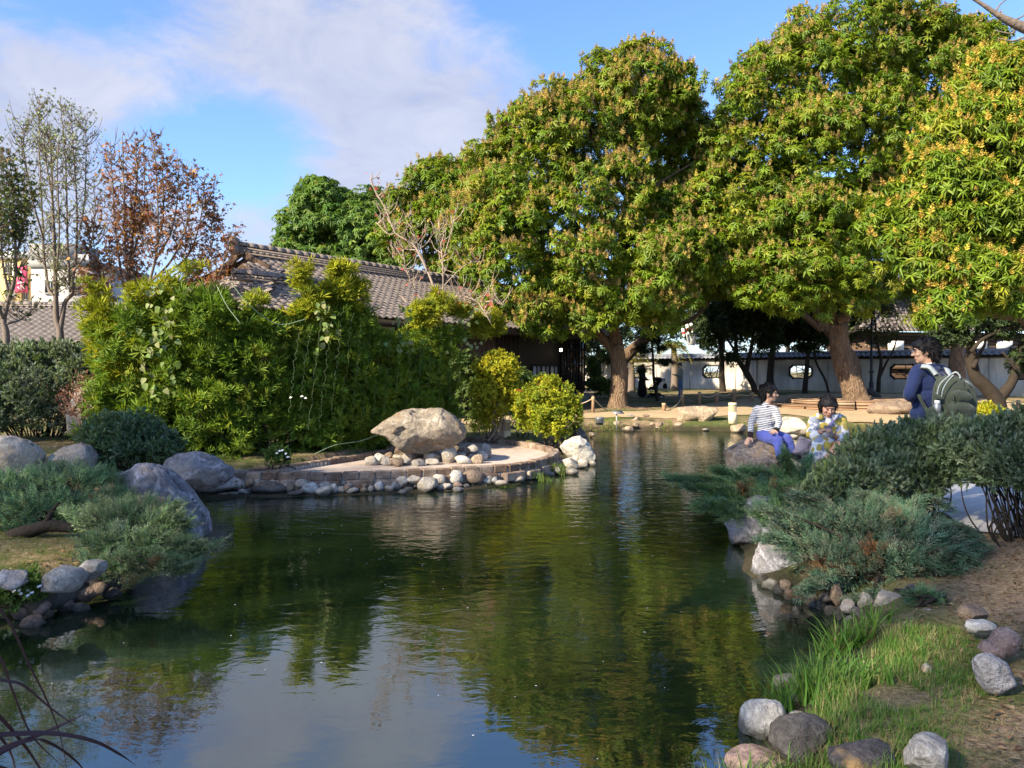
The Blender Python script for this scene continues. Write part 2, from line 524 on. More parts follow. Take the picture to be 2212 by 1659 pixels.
def clump(P, N, per, rad, rng, bias=0.5, flat=1.0):
    n = len(P)
    D = unit(rng.normal(size=(n, per, 3)) + bias * N[:, None, :] + np.array([0, 0, 0.25]))
    rr = rad * rng.uniform(0.7, 1.15, size=(n, per, 1)) * rng.uniform(0.75, 1.2, size=(n, 1, 1))
    Q = P[:, None, :] + D * rr * np.array([1, 1, flat])
    cl = np.repeat(np.arange(n), per)
    return Q.reshape(-1, 3), D.reshape(-1, 3), cl
def pal(rng, n, cols, wts=None, var=0.18):
    cols = np.asarray(cols, float)
    k = rng.choice(len(cols), n, p=None if wts is None else np.asarray(wts) / np.sum(wts))
    c = cols[k] * rng.uniform(1 - var, 1 + var, size=(n, 1)) * rng.uniform(0.93, 1.07, size=(n, 3))
    return np.clip(c, 0, 1)
# ================================================================== SETTING
# ------------------------------------------------------------------ pond outline (at the water level) and terrain
POND = np.array([
    (0.95, 2.6), (0.98, 3.4), (1.25, 3.85), (1.62, 4.15), (1.75, 4.5), (1.98, 4.9), (2.2, 5.2), (2.35, 5.6), (2.15, 5.85), (2.0, 6.3), (2.02, 6.9),
    (2.25, 7.6), (2.35, 8.4), (2.55, 9.2), (2.7, 9.9), (3.2, 10.4), (4.4, 11.4), (6.6, 13.2), (9.5, 16.0), (11.5, 19.0), (12.0, 21.2),
    (10.8, 22.0), (9.4, 22.0), (8.0, 22.3), (6.4, 22.6), (4.6, 22.9), (3.2, 22.9), (2.0, 22.7), (1.75, 21.5), (1.7, 19.2), (1.75, 17.0),
    (1.72, 15.2), (1.45, 14.3), (1.0, 13.4), (0.35, 12.2), (-0.35, 11.55), (-1.3, 11.1), (-2.4, 10.85), (-3.2, 10.7), (-3.9, 10.65), (-4.25, 10.3),
    (-3.9, 9.0), (-3.2, 7.9), (-3.25, 7.4), (-3.1, 6.9), (-3.2, 6.35), (-3.35, 6.0), (-3.5, 5.75), (-3.75, 5.45), (-4.2, 5.1), (-5.2, 4.7), (-7, 4.2), (-9, 3.2), (-8, 1.9), (-4.5, 1.9), (-2, 2.25), (0, 2.4)], float)
def sdf_poly(P, poly):
    """signed distance (negative inside) of points (n,2)"""
    P = np.asarray(P, float); d = np.full(len(P), 1e9); ins = np.zeros(len(P), bool)
    A = poly; B = np.roll(poly, -1, 0)
    for a, b in zip(A, B):
        e = b - a; w = P - a
        t = np.clip((w @ e) / (e @ e), 0, 1)
        d = np.minimum(d, np.hypot(*(w - t[:, None] * e).T))
        c = ((a[1] <= P[:, 1]) & (b[1] > P[:, 1])) | ((b[1] <= P[:, 1]) & (a[1] > P[:, 1]))
        with np.errstate(divide='ignore', invalid='ignore'):
            xi = a[0] + (P[:, 1] - a[1]) / (b[1] - a[1]) * e[0]
        ins ^= c & (P[:, 0] < xi)
    return np.where(ins, -d, d)
PLAZA_PX = [(498, 1020), (540, 1022), (595, 1022), (660, 1023), (721, 1023), (827, 1019), (905, 1016), (974, 1012), (1040, 1009), (1101, 1006), (1138, 1001), (1164, 995), (1190, 987), (1204, 979),
            (1204, 972), (1190, 966), (1164, 960), (1135, 955), (1101, 951), (1060, 948), (1008, 946), (940, 952), (870, 964), (806, 976), (740, 986), (679, 995), (640, 1001), (595, 1008), (550, 1013), (510, 1018)]
PLAZA = np.array([G(x, y, 0.28)[:2] for x, y in PLAZA_PX])
def gh(x, y):
    P = np.stack([np.ravel(x), np.ravel(y)], -1).astype(float)
    s = sdf_poly(P, POND)
    d = P[:, 1]
    land = 0.24 + 0.13 * sstep(s, 0.3, 2.5) + 0.34 * sstep(d, 27, 43) + 0.03 * vnoise(np.c_[P * 0.8, P[:, :1] * 0]) + 0.015 * vnoise(np.c_[P * 3.1, P[:, :1] * 0], 3)
    land = land + 0.12 * sstep(P[:, 0], 2.5, 4.5) * (1 - sstep(d, 6, 9)) * sstep(s, 0.4, 1.6)
    # the left lawn rises a little under the boulders
    land = land + 0.16 * sstep(-P[:, 0], 4.2, 6.0) * sstep(s, .3, 1.5) * (1 - sstep(d, 16, 22))
    h = np.minimum(land, -0.02 + s * 0.62 + 0.02 * vnoise(np.c_[P * 4, P[:, :1] * 0], 8))
    h = np.maximum(h, -0.7)
    ps = sdf_poly(P, PLAZA)
    h = np.where(ps < 0.05, np.minimum(h, 0.1), h)
    h = np.where((ps < 1.2) & (s < 1.2), np.minimum(h, .02 + .22 * np.clip(ps - .45, 0, 1)), h)
    return h.reshape(np.shape(x))
def on_ground(px, py, lift=0.0):
    """world point where the ground is seen at (px, py)"""
    z = 0.35
    for _ in range(12):
        p = G(px, py, z); z = 0.5 * z + 0.5 * float(gh(np.array([p[0]]), np.array([p[1]]))[0])
    p = G(px, py, z); p[2] = z + lift
    return p
def gz(x, y): return float(gh(np.array([x]), np.array([y]))[0])

def geo(a, b, n): return np.sign(a) * np.geomspace(abs(a), abs(b), n)
gxs = np.unique(np.concatenate([geo(-900, -40, 12), np.arange(-40, -14, 1.0), np.arange(-14, 14, 0.13), np.arange(14, 40, 1.0), geo(40, 900, 12)]))
gys = np.unique(np.concatenate([geo(-300, -12, 8), np.arange(-12, 0, 0.8), np.arange(0, 17, 0.13), np.arange(17, 32, 0.3), np.arange(32, 62, 1.2), geo(62, 1500, 16)]))
gxm, gym = np.meshgrid(gxs, gys)
gzm = gh(gxm.ravel(), gym.ravel())
nxg, nyg = len(gxs), len(gys)
ii, jj = np.meshgrid(np.arange(nyg - 1), np.arange(nxg - 1), indexing='ij')
gF = np.stack([ii * nxg + jj, ii * nxg + jj + 1, (ii + 1) * nxg + jj + 1, (ii + 1) * nxg + jj], -1).reshape(-1, 4)
t = NT('ground_soil_and_turf')
c = t.pos()
n1, n2, n3 = t.noise(c, 0.55, 5, 0.6), t.noise(c, 5, 5, 0.65), t.noise(c, 34, 4, 0.7)
soil = t.ramp(n3, [(0.3, (0.165, 0.108, 0.066)), (0.5, (0.30, 0.21, 0.135)), (0.72, (0.43, 0.33, 0.22))])
turf = t.ramp(n3, [(0.3, (0.045, 0.065, 0.018)), (0.55, (0.105, 0.125, 0.04)), (0.75, (0.23, 0.195, 0.09))])
t.bump(t.math('ADD', n3, t.math('MULTIPLY', n2, 0.8)), 0.05)
sp = t.node('ShaderNodeSeparateXYZ'); t.l.new(c, sp.inputs[0])
trod = t.math('MULTIPLY', t.rng(t.math('ADD', sp.outputs['X'], n2), 3.0, 3.7), t.rng(sp.outputs['Y'], 8.5, 6.5))   # the trodden bare earth by the walk
mixf = t.math('SUBTRACT', t.rng(t.math('ADD', t.math('MULTIPLY', n1, 0.7), t.math('MULTIPLY', n2, 0.4)), 0.47, 0.6), t.math('MULTIPLY', trod, .8), True)
gcol = t.mix(mixf, soil, turf)
wetm = t.rng(t.math('ADD', sp.outputs['Z'], t.math('MULTIPLY', n2, -.08)), .05, .16, 1, 0)   # wet mud by the water
m_ground = t.fin(t.mix(t.math('MULTIPLY', wetm, .85), gcol, (0.035, 0.030, 0.022)), 0.95, 0.1)
ground = np_mesh('ground', np.c_[gxm.ravel(), gym.ravel(), gzm], gF, m_ground, smooth=True)
tag(ground, 'brown soil and worn turf around the pond', kind='structure')

# ------------------------------------------------------------------ water
t = NT('pond_water')
c = t.pos()
cs = t.pos((0.8, 1.35, 1.0))
calm = t.noise(c, 0.33, 3, 0.5)
r1 = t.noise(cs, 4.2, 3, 0.5, 0.7)
r2 = t.noise(cs, 11, 3, 0.55, 0.4)
sp = t.node('ShaderNodeSeparateXYZ'); t.l.new(c, sp.inputs[0])
far = t.rng(t.math('ADD', sp.outputs['Y'], t.math('MULTIPLY', calm, 4.0)), 5.5, 11.5, 0.12, 1.0)
amp = t.math('MULTIPLY', far, t.rng(calm, 0.3, 0.7, 0.45, 1.15))
h = t.math('ADD', t.math('MULTIPLY', r1, 1.0), t.math('MULTIPLY', r2, 0.26))
# two ring systems spreading from fish touching the surface
for (x, y, s) in ((1.42, 9.0, 7.0), (-2.35, 4.35, 6.0)):
    vs = t.node('ShaderNodeVectorMath', operation='DISTANCE'); t.l.new(c, vs.inputs[0]); vs.inputs[1].default_value = (x, y, 0)
    dd = vs.outputs['Value']
    ring = t.math('MULTIPLY', t.math('SINE', t.math('MULTIPLY', dd, s * 6.28)), t.rng(dd, 0.0, 0.8, 0.5, 0.0))
    h = t.math('ADD', h, t.math('MULTIPLY', ring, 0.35))
t.bump(t.math('MULTIPLY', h, amp), 0.0115)
t.put(t.b.inputs['Base Color'], t.mix(t.noise(c, 0.6, 3), (0.005, 0.012, 0.005), (0.009, 0.017, 0.007)))
t.b.inputs['Roughness'].default_value = 0.015
t.b.inputs['IOR'].default_value = 2.6
m_water = t.m
wx, wy = np.meshgrid(np.arange(-12, 14.1, 1.0), np.arange(-0.5, 25.1, 1.0))
k, l = wx.shape
ii, jj = np.meshgrid(np.arange(k - 1), np.arange(l - 1), indexing='ij')
wF = np.stack([ii * l + jj, ii * l + jj + 1, (ii + 1) * l + jj + 1, (ii + 1) * l + jj], -1).reshape(-1, 4)
water = np_mesh('pond_water', np.c_[wx.ravel(), wy.ravel(), 0 * wx.ravel()], wF, m_water)
tag(water, 'dark green pond reflecting trees and sky', kind='structure')

# ------------------------------------------------------------------ sandy path, paved walk
def sheet(name, px, lift, mat, label, z=None, dens=0.35, drape=True):
    poly = np.array([on_ground(x, y)[:2] if z is None else G(x, y, z)[:2] for x, y in px])
    bm = bmesh.new()
    vs = [bm.verts.new((x, y, 0)) for x, y in poly]
    bm.faces.new(vs)
    bmesh.ops.triangulate(bm, faces=bm.faces[:])
    for _ in range(6):
        es = [e for e in bm.edges if e.calc_length() > dens]
        if not es: break
        bmesh.ops.subdivide_edges(bm, edges=es, cuts=1)
        bmesh.ops.triangulate(bm, faces=bm.faces[:])
    me = bpy.data.meshes.new(name); bm.to_mesh(me); bm.free()
    V = np.zeros(len(me.vertices) * 3); me.vertices.foreach_get('co', V); V = V.reshape(-1, 3)
    V[:, 2] = gh(V[:, 0], V[:, 1]) + lift
    me.vertices.foreach_set('co', V.ravel()); me.update()
    for p in me.polygons: p.use_smooth = True
    if sum(p.normal.z for p in me.polygons) < 0: me.flip_normals()
    return tag(link(name, me, mat), label, kind='structure')
t = NT('sandy_path')
c = t.pos(); n1, n2, n3 = t.noise(c, 0.7, 4), t.noise(c, 9, 4), t.noise(c, 60, 3)
t.bump(n3, 0.012)
m_sand = t.fin(t.mix(t.rng(n2, 0.35, 0.7), t.mix(n1, (0.33, 0.245, 0.145), (0.43, 0.335, 0.215)), t.mix(n3, (0.26, 0.19, 0.11), (0.40, 0.31, 0.19))), 0.95, 0.1)
sheet('sandy_path', [(880, 915), (960, 909), (1060, 905), (1180, 895), (1300, 892), (1400, 888), (1480, 879), (1560, 868), (1640, 860), (1720, 851), (1840, 850), (2000, 852), (2140, 862), (2300, 880), (2300, 915), (2000, 916),
                     (1840, 913), (1700, 917), (1640, 921), (1560, 917), (1490, 914), (1455, 905), (1330, 902), (1200, 908), (1060, 916), (960, 918), (880, 924)], 0.02, m_sand, 'pale sandy footpath curving along the far shore')
t = NT('grey_paving')
c = t.pos(); n1, n2 = t.noise(c, 1.3, 4), t.noise(c, 40, 4)
t.bump(n2, 0.006)
m_pave = t.fin(t.mix(n2, t.mix(n1, (0.34, 0.33, 0.33), (0.44, 0.43, 0.43)), (0.5, 0.49, 0.48)), 0.9, 0.2)
sheet('paved_walk', [(2022, 1106), (2065, 1130), (2110, 1152), (2212, 1165), (2420, 1188), (2420, 1080), (2260, 1035), (2120, 1010), (2030, 1000), (1990, 1030)], 0.02, m_pave, 'pale grey paved walk behind the silver hedge')

# ------------------------------------------------------------------ round plaza with its brick kerb
t = NT('plaza_concrete')
c = t.pos(); n1, n2, n3 = t.noise(c, 0.9, 5, 0.6, 0.5), t.noise(c, 7, 5, 0.7), t.noise(c, 70, 3)
t.bump(n3, 0.006)
m_plaza = t.fin(t.mix(t.rng(n2, 0.42, 0.62), t.mix(t.rng(n1, 0.35, 0.65), (0.26, 0.20, 0.165), (0.44, 0.37, 0.325)), t.mix(n1, (0.36, 0.30, 0.26), (0.50, 0.43, 0.38))), 0.92, 0.15)
pc = curve(np.c_[np.vstack([PLAZA, PLAZA[:1]]), np.full(len(PLAZA) + 1, 0.28)], 6)[:-1]
pl_cen = pc.mean(0)
inner = pl_cen + (pc - pl_cen) * 0.985
n = len(inner)
plV = np.vstack([inner * [1, 1, 0] + [0, 0, 0.19], [[pl_cen[0], pl_cen[1], 0.205]]])
plaza = np_mesh('plaza', plV, np.array([[i, (i + 1) % n, n] for i in range(n)]), m_plaza, smooth=True)
tag(plaza, 'pinkish concrete plaza with a curved brick kerb', kind='structure')
t = NT('kerb_brick')
c = t.coord('Object', (9, 9, 9)); oi = t.node('ShaderNodeObjectInfo')
n1, n2 = t.noise(t.pos(), 6, 5, 0.7), t.noise(t.pos(), 40, 3)
base = t.ramp(oi.outputs['Random'], [(0.0, (0.19, 0.14, 0.11)), (0.4, (0.27, 0.205, 0.16)), (0.75, (0.33, 0.27, 0.22)), (1.0, (0.23, 0.19, 0.165))])
t.bump(n2, 0.012)
m_brick = t.fin(t.mix(t.rng(n1, 0.42, 0.64), t.mix(1.0, base, (0.55, 0.5, 0.46), 'MULTIPLY'), base), 0.9, 0.15)
m_mortar = plain('mortar', (0.28, 0.245, 0.21), 0.95, 0.1, 0.25, 9, 0.01)
seg = np.linalg.norm(np.diff(np.vstack([pc, pc[:1]]), axis=0), axis=1); cum = np.r_[0, np.cumsum(seg)]
def along(poly, cumlen, s):
    s = s % cumlen[-1]; i = min(np.searchsorted(cumlen, s, 'right') - 1, len(poly) - 1)
    a, b = poly[i], poly[(i + 1) % len(poly)]; f = (s - cumlen[i]) / max(1e-9, cumlen[i + 1] - cumlen[i])
    return a + (b - a) * f
bl = 0.235; nb = int(cum[-1] / bl); bl = cum[-1] / nb
mb = MB()
outer = pl_cen + (pc - pl_cen) * 1.0
for i in range(n):
    a, b = outer[i], outer[(i + 1) % n]
    e = unit(b - a); nrm = np.array([e[1], -e[0], 0.0]) if np.dot(np.array([e[1], -e[0], 0.0]), a - pl_cen) > 0 else np.array([-e[1], e[0], 0.0])
    mb.bar((a + nrm * -0.055) * [1, 1, 0] + [0, 0, 0.07], (b + nrm * -0.055) * [1, 1, 0] + [0, 0, 0.07], 0.13, 0.36)
mb.build('kerb_bed', m_mortar, plaza)
brk = bmesh.new()
bmesh.ops.create_cube(brk, size=1)
bmesh.ops.scale(brk, vec=(bl - 0.016, 0.15, 0.115), verts=brk.verts[:])
bmesh.ops.bevel(brk, geom=brk.edges[:], offset=0.012, segments=1, affect='EDGES')
bme = bpy.data.meshes.new('brick'); brk.to_mesh(bme); brk.free(); bme.materials.append(m_brick)
for i in range(nb):
    p = along(pc, cum, (i + 0.5) * bl); q = along(pc, cum, (i + 0.9) * bl) - along(pc, cum, (i + 0.1) * bl)
    o = link('brick', bme, None, plaza)
    inward = unit(pl_cen - p) * 0.06
    o.location = (p[0] + inward[0], p[1] + inward[1], 0.235 + RNG.uniform(-.008, .008))
    o.rotation_euler = (RNG.uniform(-.03, .03), RNG.uniform(-.02, .02), math.atan2(q[1], q[0]) + RNG.uniform(-.02, .02))
# rough stone course under the kerb on the water side
for i in range(nb):
    p = along(pc, cum, (i + 0.25) * bl); q = along(pc, cum, (i + 0.6) * bl) - along(pc, cum, (i - 0.1) * bl)
    if i % 2 or p[1] > 14.3 or q[0] < 0: continue
    o = link('brick', bme, None, plaza)
    o.scale = (1.75, 1.0, 1.15)
    o.location = (p[0] - unit(pl_cen - p)[0] * 0.03, p[1] - unit(pl_cen - p)[1] * 0.03, 0.11 + RNG.uniform(-.012, .012))
    o.rotation_euler = (RNG.uniform(-.04, .04), RNG.uniform(-.03, .03), math.atan2(q[1], q[0]) + RNG.uniform(-.03, .03))

# ------------------------------------------------------------------ tiled roofs
def tilemat(name, a, b, c2, rough=0.75):
    t = NT(name)
    oi = t.node('ShaderNodeObjectInfo'); p = t.pos()
    n1, n2, n3 = t.noise(p, 1.1, 4), t.noise(p, 4.3, 3, 0.8), t.noise(p, 26, 4, 0.7)
    col = t.mix(t.rng(n2, 0.3, 0.7), a, b)
    col = t.mix(t.rng(oi.outputs['Random'], 0, 1, 0, 0.5), col, b)
    col = t.mix(t.math('MULTIPLY', t.rng(n3, 0.56, 0.7), 0.6), col, c2)
    t.bump(n3, 0.01)
    return t.fin(col, rough, 0.3)
m_tile_brown = tilemat('weathered_brown_tile', (0.13, 0.105, 0.09), (0.23, 0.19, 0.165), (0.36, 0.32, 0.29))
m_tile_grey = tilemat('weathered_grey_tile', (0.10, 0.085, 0.08), (0.19, 0.165, 0.155), (0.30, 0.27, 0.25))
m_tile_blue = tilemat('glazed_grey_tile', (0.10, 0.11, 0.13), (0.19, 0.21, 0.25), (0.28, 0.29, 0.31), 0.35)
def tile_mesh(name, w, l, mat, thick=0.022):
    """S-curved pantile: x across, y up the slope, with real thickness"""
    n = 7; xs = np.linspace(-w / 2, w / 2 * 1.06, n)
    z = 0.032 * np.sin((xs / w + 0.5) * 2 * pi) * (w / 0.27)
    V = []
    for y, zz in ((0, 0.03), (l * 1.12, 0.0)):
        for dz in (0, -thick):
            V += [(x, y, h + zz + dz) for x, h in zip(xs, z)]
    V = np.array(V); F = []
    for i in range(n - 1):
        F += [[i, i + 1, 2 * n + i + 1, 2 * n + i], [n + i + 1, n + i, 3 * n + i, 3 * n + i + 1], [i + 1, i, n + i, n + i + 1]]
    return V, np.array(F)
def roof_slope(parent, mat, o, ax, up, length, slope, w=0.27, l=0.255, xl=None, limit=300, score=None, name='roof_tile'):
    """lays tiles on a slope: o eave corner, ax along the eave, up the slope (all world); the best seen are single tiles, the rest one part"""
    T, F = tile_mesh(name, w, l, mat)
    ax, up = unit(ax), unit(up); nz = np.cross(ax, up)
    if nz[2] < 0: nz = -nz
    M = np.stack([ax, up, nz], -1)
    cols, rows = int(length / w), int(slope / l)
    cells = [(i, j) for j in range(rows) for i in range(cols)]
    if xl is not None: cells = [(i, j) for i, j in cells if xl((j + .5) * l)[0] <= (i + .5) * w <= xl((j + .5) * l)[1]]
    P = np.array([np.asarray(o) + ax * (i + .5) * w + up * j * l + nz * RNG.uniform(-.006, .006) for i, j in cells])
    d = np.linalg.norm(P - np.array([0, 0, EYE]), axis=1)
    if score is not None: d = d + np.array([score((p[0] / p[1]) * FPX + CXP, HZ - (p[2] - EYE) / p[1] * FPX) for p in P])
    order = np.argsort(d)
    me = None
    po = origin_of(parent)
    for k in order[:limit]:
        if me is None:
            ob = np_mesh(name, T, F, mat, parent, world=False, smooth=True); me = ob.data
        else: ob = link(name, me, None, parent)
        sp = RNG.normal(size=3) * 0.012
        ob.matrix_basis = Matrix.Translation(Vector(P[k] - po)) @ Matrix(M.tolist()).to_4x4() @ Matrix.Rotation(sp[2], 4, 'Z') @ Matrix.Rotation(sp[0], 4, 'X')
    rest = order[limit:]
    if len(rest):
        V, Fo, _ = spread(T, F, P[rest], np.repeat(M[None], len(rest), 0), np.ones(len(rest)))
        ob = np_mesh('roof_tiles', V, Fo, mat, parent, smooth=True); ob['kind'] = 'stuff'
def ridge(parent, mat, p, q, r=0.13, step=0.3, layers=3, name='ridge'):
    """ridge: stacked flat courses with a row of round cap tiles"""
    p, q = np.asarray(p, float), np.asarray(q, float); L = np.linalg.norm(q - p); d = unit(q - p)
    m = MB()
    for k in range(layers):
        m.bar(p + [0, 0, k * 0.075 + 0.03], q + [0, 0, k * 0.075 + 0.03], 0.36 - 0.05 * k, 0.062)
    rd = m.build(name, mat, parent)
    x = unit(np.cross(d, (0, 0, 1.0)))
    n = 7; a = np.linspace(0, pi, n)
    V = []
    for s, sc in ((0.0, 1.0), (step * 0.98, 0.93)):
        V += [(s, cos(t) * r * sc, sin(t) * r * sc) for t in a]
    V += [(0, 0, -0.01), (step * .98, 0, -0.01)]
    F4 = [[i, i + 1, n + i + 1, n + i] for i in range(n - 1)]; F3 = [[2 * n, i + 1, i] for i in range(n - 1)] + [[2 * n + 1, n + i, n + i + 1] for i in range(n - 1)]
    me = None
    for k in range(int(L / step)):
        if me is None:
            o = np_mesh('cap_tile', np.array(V), [np.array(F4), np.array(F3)], mat, rd, world=False); me = o.data
        else: o = link('cap_tile', me, None, rd)
        M = np.stack([d, -x, np.cross(d, -x)], -1)
        if M[2, 2] < 0: M[:, 1:] *= -1
        o.matrix_basis = Matrix.Translation(Vector(p - origin_of(rd) + d * k * step + np.array([0, 0, layers * 0.075 + 0.02]))) @ Matrix(M.tolist()).to_4x4()
    # small round eave tiles poking out of the courses
    m = MB()
    for k in range(int(L / 0.22)):
        c = p + d * (k + .5) * 0.22
        for sd in (1, -1):
            b = c + x * sd * 0.19 + np.array([0, 0, 0.09])
            m.tube([b - x * sd * 0.05, b + x * sd * 0.03], 0.042, 6)
    m.build('ridge_end_tiles', mat, rd)['kind'] = 'stuff'

m_darkwood = plain('charred_dark_board', (0.022, 0.017, 0.014), 0.8, 0.25, 0.4, 7, 0.006)
m_brownwood = plain('brown_board', (0.075, 0.047, 0.032), 0.8, 0.25, 0.35, 5, 0.006)
m_paperpane = plain('translucent_pane', (0.30, 0.32, 0.35), 0.35, 0.5, 0.1, 2)
m_foundation = plain('grey_foundation', (0.20, 0.20, 0.20), 0.9, 0.2, 0.2, 5, 0.01)
m_whiteplaster = plain('white_plaster', (0.62, 0.60, 0.56), 0.9, 0.2, 0.08, 1.2, 0.004)

# main wooden house behind the hedge
HO = np.array([-7.8, 22.5, 0.0]); HX = unit(np.array([0.576, 0.817, 0.0])); HY = np.array([-HX[1], HX[0], 0.0])
def H(x, y, z): return HO + HX * x + HY * y + np.array([0, 0, z])
house = thing('wooden_house', tuple(H(6, 0, 0.3)), 'old dark wooden house with brown tiled gable roof behind the tall hedge', 'house')
RZ, EZ, RW = 5.15, 3.25, 4.15
sl = math.hypot(RZ - EZ, RW); upF = H(0, 0, RZ) - H(0, -RW, EZ)
FOOT = 0.74
def xl_front(s):
    f = s / sl
    return (max(0.0, (f) * 2.9) if f < FOOT + .12 else 2.9, 99)
roof = MB()
roof.add([H(-2.5, -RW + .1, EZ - .06), H(16, -RW + .1, EZ - .06), H(16, 0, RZ - .05), H(0.1, 0, RZ - .05), H(0.1, -RW * (1 - FOOT), EZ + (RZ - EZ) * FOOT)], [[0, 1, 2], [0, 2, 3], [0, 3, 4]])
roof.add([H(-2.5, RW - .1, EZ - .06), H(16, RW - .1, EZ - .06), H(16, 0, RZ - .05), H(0.1, 0, RZ - .05), H(0.1, RW * (1 - FOOT), EZ + (RZ - EZ) * FOOT)], [[2, 1, 0], [3, 2, 0], [4, 3, 0]])
roof.add([H(-2.5, -RW + .1, EZ - .06), H(-2.5, RW - .1, EZ - .06), H(0.1, RW * (1 - FOOT), EZ + (RZ - EZ) * FOOT), H(0.1, -RW * (1 - FOOT), EZ + (RZ - EZ) * FOOT)], [[3, 2, 1, 0]])
roof_deck = roof.build('roof', m_brownwood, house)
roof_slope(roof_deck, m_tile_brown, H(-2.9, -RW - .1, EZ - .02), HX, upF, 18.6, sl + .1, xl=xl_front, score=lambda px, py: 100 if (py > 665 - (px - 500) * -.03 or px < 470 or px > 1060) else 0)
# hip slope at the near gable end
ho, hu = H(-2.7, RW, EZ - .02), H(0.1, 0, EZ + (RZ - EZ) * FOOT) - H(-2.6, 0, EZ)
roof_slope(roof_deck, m_tile_brown, ho, -HY, hu, 2 * RW, np.linalg.norm(hu), limit=0, xl=lambda s: (s * .75, 2 * RW - s * .75))
ridge(roof_deck, m_tile_brown, H(-0.25, 0, RZ), H(16, 0, RZ), 0.15, 0.33)
ridge(roof_deck, m_tile_brown, H(-2.0, -RW * .56, EZ + .83), H(1.2, -RW * .56, EZ + .86), 0.13, 0.33, 2)
m = MB(); m.lathe([(0.0, -.02), (0.2, 0), (0.24, .12), (0.17, .3), (0.22, .42), (0.05, .5)], H(-0.35, 0, RZ), 8, 0.7, 1.0); m.build('ridge_ornament', m_tile_brown, roof_deck)
# brown gable triangle of vertical boards and its barge boards
gm = MB()
gw = RW * (1 - FOOT)
gm.prism([H(0.0, -gw, EZ + (RZ - EZ) * FOOT), H(0.0, gw, EZ + (RZ - EZ) * FOOT), H(0.0, 0, RZ - .04)], HX * 0.0, HX * 0.1)
gm.build('gable', m_brownwood, house)
gm = MB()
for sgn in (-1, 1):
    gm.bar(H(-0.12, sgn * (gw + .2), EZ + (RZ - EZ) * FOOT - .02), H(-0.12, 0, RZ + .05), 0.06, 0.2)
gm.build('barge_board', m_brownwood, house)
b = MB(); b.prism([H(-1.4, -3.1, 0.2), H(14.4, -3.1, 0.2), H(14.4, 3.1, 0.2), H(-1.4, 3.1, 0.2)], np.zeros(3), np.array([0, 0, 3.4])); hw = b.build('wall', m_darkwood, house)
b = MB(); b.prism([H(10.6, -3.25, -.2), H(14.55, -3.25, -.2), H(14.55, 3.25, -.2), H(10.6, 3.25, -.2)], np.zeros(3), np.array([0, 0, 1.05])); b.build('foundation', m_foundation, house)
# clapboards and openings of the front seen beside the bushes
me = None
for k in range(26):
    mb = MB(); mb.bar(H(3.0 + k * .26, -3.13, 1.2), H(3.0 + k * .26, -3.13, 3.1), 0.235, 0.03, up=HY)
    mb.build('board', m_brownwood if k < 20 else m_darkwood, hw)
for k in range(3):
    x0 = 10.4 + k * 0.62
    f = MB()
    for a, bb in (((x0, 1.25), (x0 + .6, 1.25)), ((x0, 2.0), (x0 + .6, 2.0)), ((x0, 1.25), (x0, 2.0)), ((x0 + .6, 1.25), (x0 + .6, 2.0)), ((x0 + .3, 1.25), (x0 + .3, 2.0))):
        f.bar(H(a[0], -3.16, a[1]), H(bb[0], -3.16, bb[1]), 0.05, 0.05, up=HY)
    fw = f.build('window', m_darkwood, house)
    g = MB(); g.bar(H(x0 + .04, -3.145, 1.62), H(x0 + .56, -3.145, 1.62), 0.012, 0.68, up=(0, 0, 1)); g.build('pane', m_paperpane, fw)
for k in range(2):   # latticed shutters at the far corner
    x0 = 12.5 + k * 0.95
    f = MB()
    for i in range(5): f.bar(H(x0 + i * .22, -3.17, .95), H(x0 + i * .22, -3.17, 3.05), 0.045, 0.05, up=HY)
    for i in range(7): f.bar(H(x0, -3.16, .98 + i * .34), H(x0 + .88, -3.16, .98 + i * .34), 0.04, 0.045, up=HY)
    fs = f.build('shutter', m_darkwood, house)
    g = MB(); g.bar(H(x0 + .02, -3.13, 2.0), H(x0 + .86, -3.13, 2.0), 0.01, 2.0); g.build('pane', plain('dark_glass', (0.02, 0.022, 0.025), 0.12, 0.5), fs)
g = MB(); g.bar(H(11.9, -3.5, 2.55), H(11.9, -3.5, 2.66), .09); lampm = NT('lamp_glass'); lampm.b.inputs['Emission Color'].default_value = (1, .86, .6, 1); lampm.b.inputs['Emission Strength'].default_value = 4
g.build('porch_lamp', lampm.m, house)
g = MB(); g.bar(H(-1.6, -3.4, EZ - .12), H(16, -3.4, EZ - .12), .12, .14); g.bar(H(-1.6, -RW + .05, EZ - .13), H(16, -RW + .05, EZ - .13), .06, .16); g.build('eave_beam', m_darkwood, house)

# low tiled house on the left
LO = np.array([-21.0, 27.5, 0.0]); LX = unit(np.array([1.0, 0.05, 0])); LY = np.array([-LX[1], LX[0], 0])
def Lh(x, y, z): return LO + LX * x + LY * y + np.array([0, 0, z])
lh = thing('tiled_house', tuple(Lh(6, 0, .3)), 'low house with grey brown pantile roof behind the bare trees on the left', 'house')
b = MB(); b.add([Lh(-3, 0, 2.82), Lh(13, 0, 2.82), Lh(13, 3.6, 4.3), Lh(-3, 3.6, 4.3)], [[0, 1, 2, 3]]); b.add([Lh(-3, 7.2, 2.82), Lh(13, 7.2, 2.82), Lh(13, 3.6, 4.3), Lh(-3, 3.6, 4.3)], [[3, 2, 1, 0]])
lr = b.build('roof', m_darkwood, lh)
roof_slope(lr, m_tile_grey, Lh(-3, -.15, 2.82), LX, Lh(0, 3.6, 4.3) - Lh(0, 0, 2.82), 16, 3.95, w=0.30, l=0.28, limit=300, score=lambda px, py: 60 if px < -20 or px > 300 else 0)
ridge(lr, m_tile_grey, Lh(-3, 3.6, 4.3), Lh(13, 3.6, 4.3), .13, .32, 2)
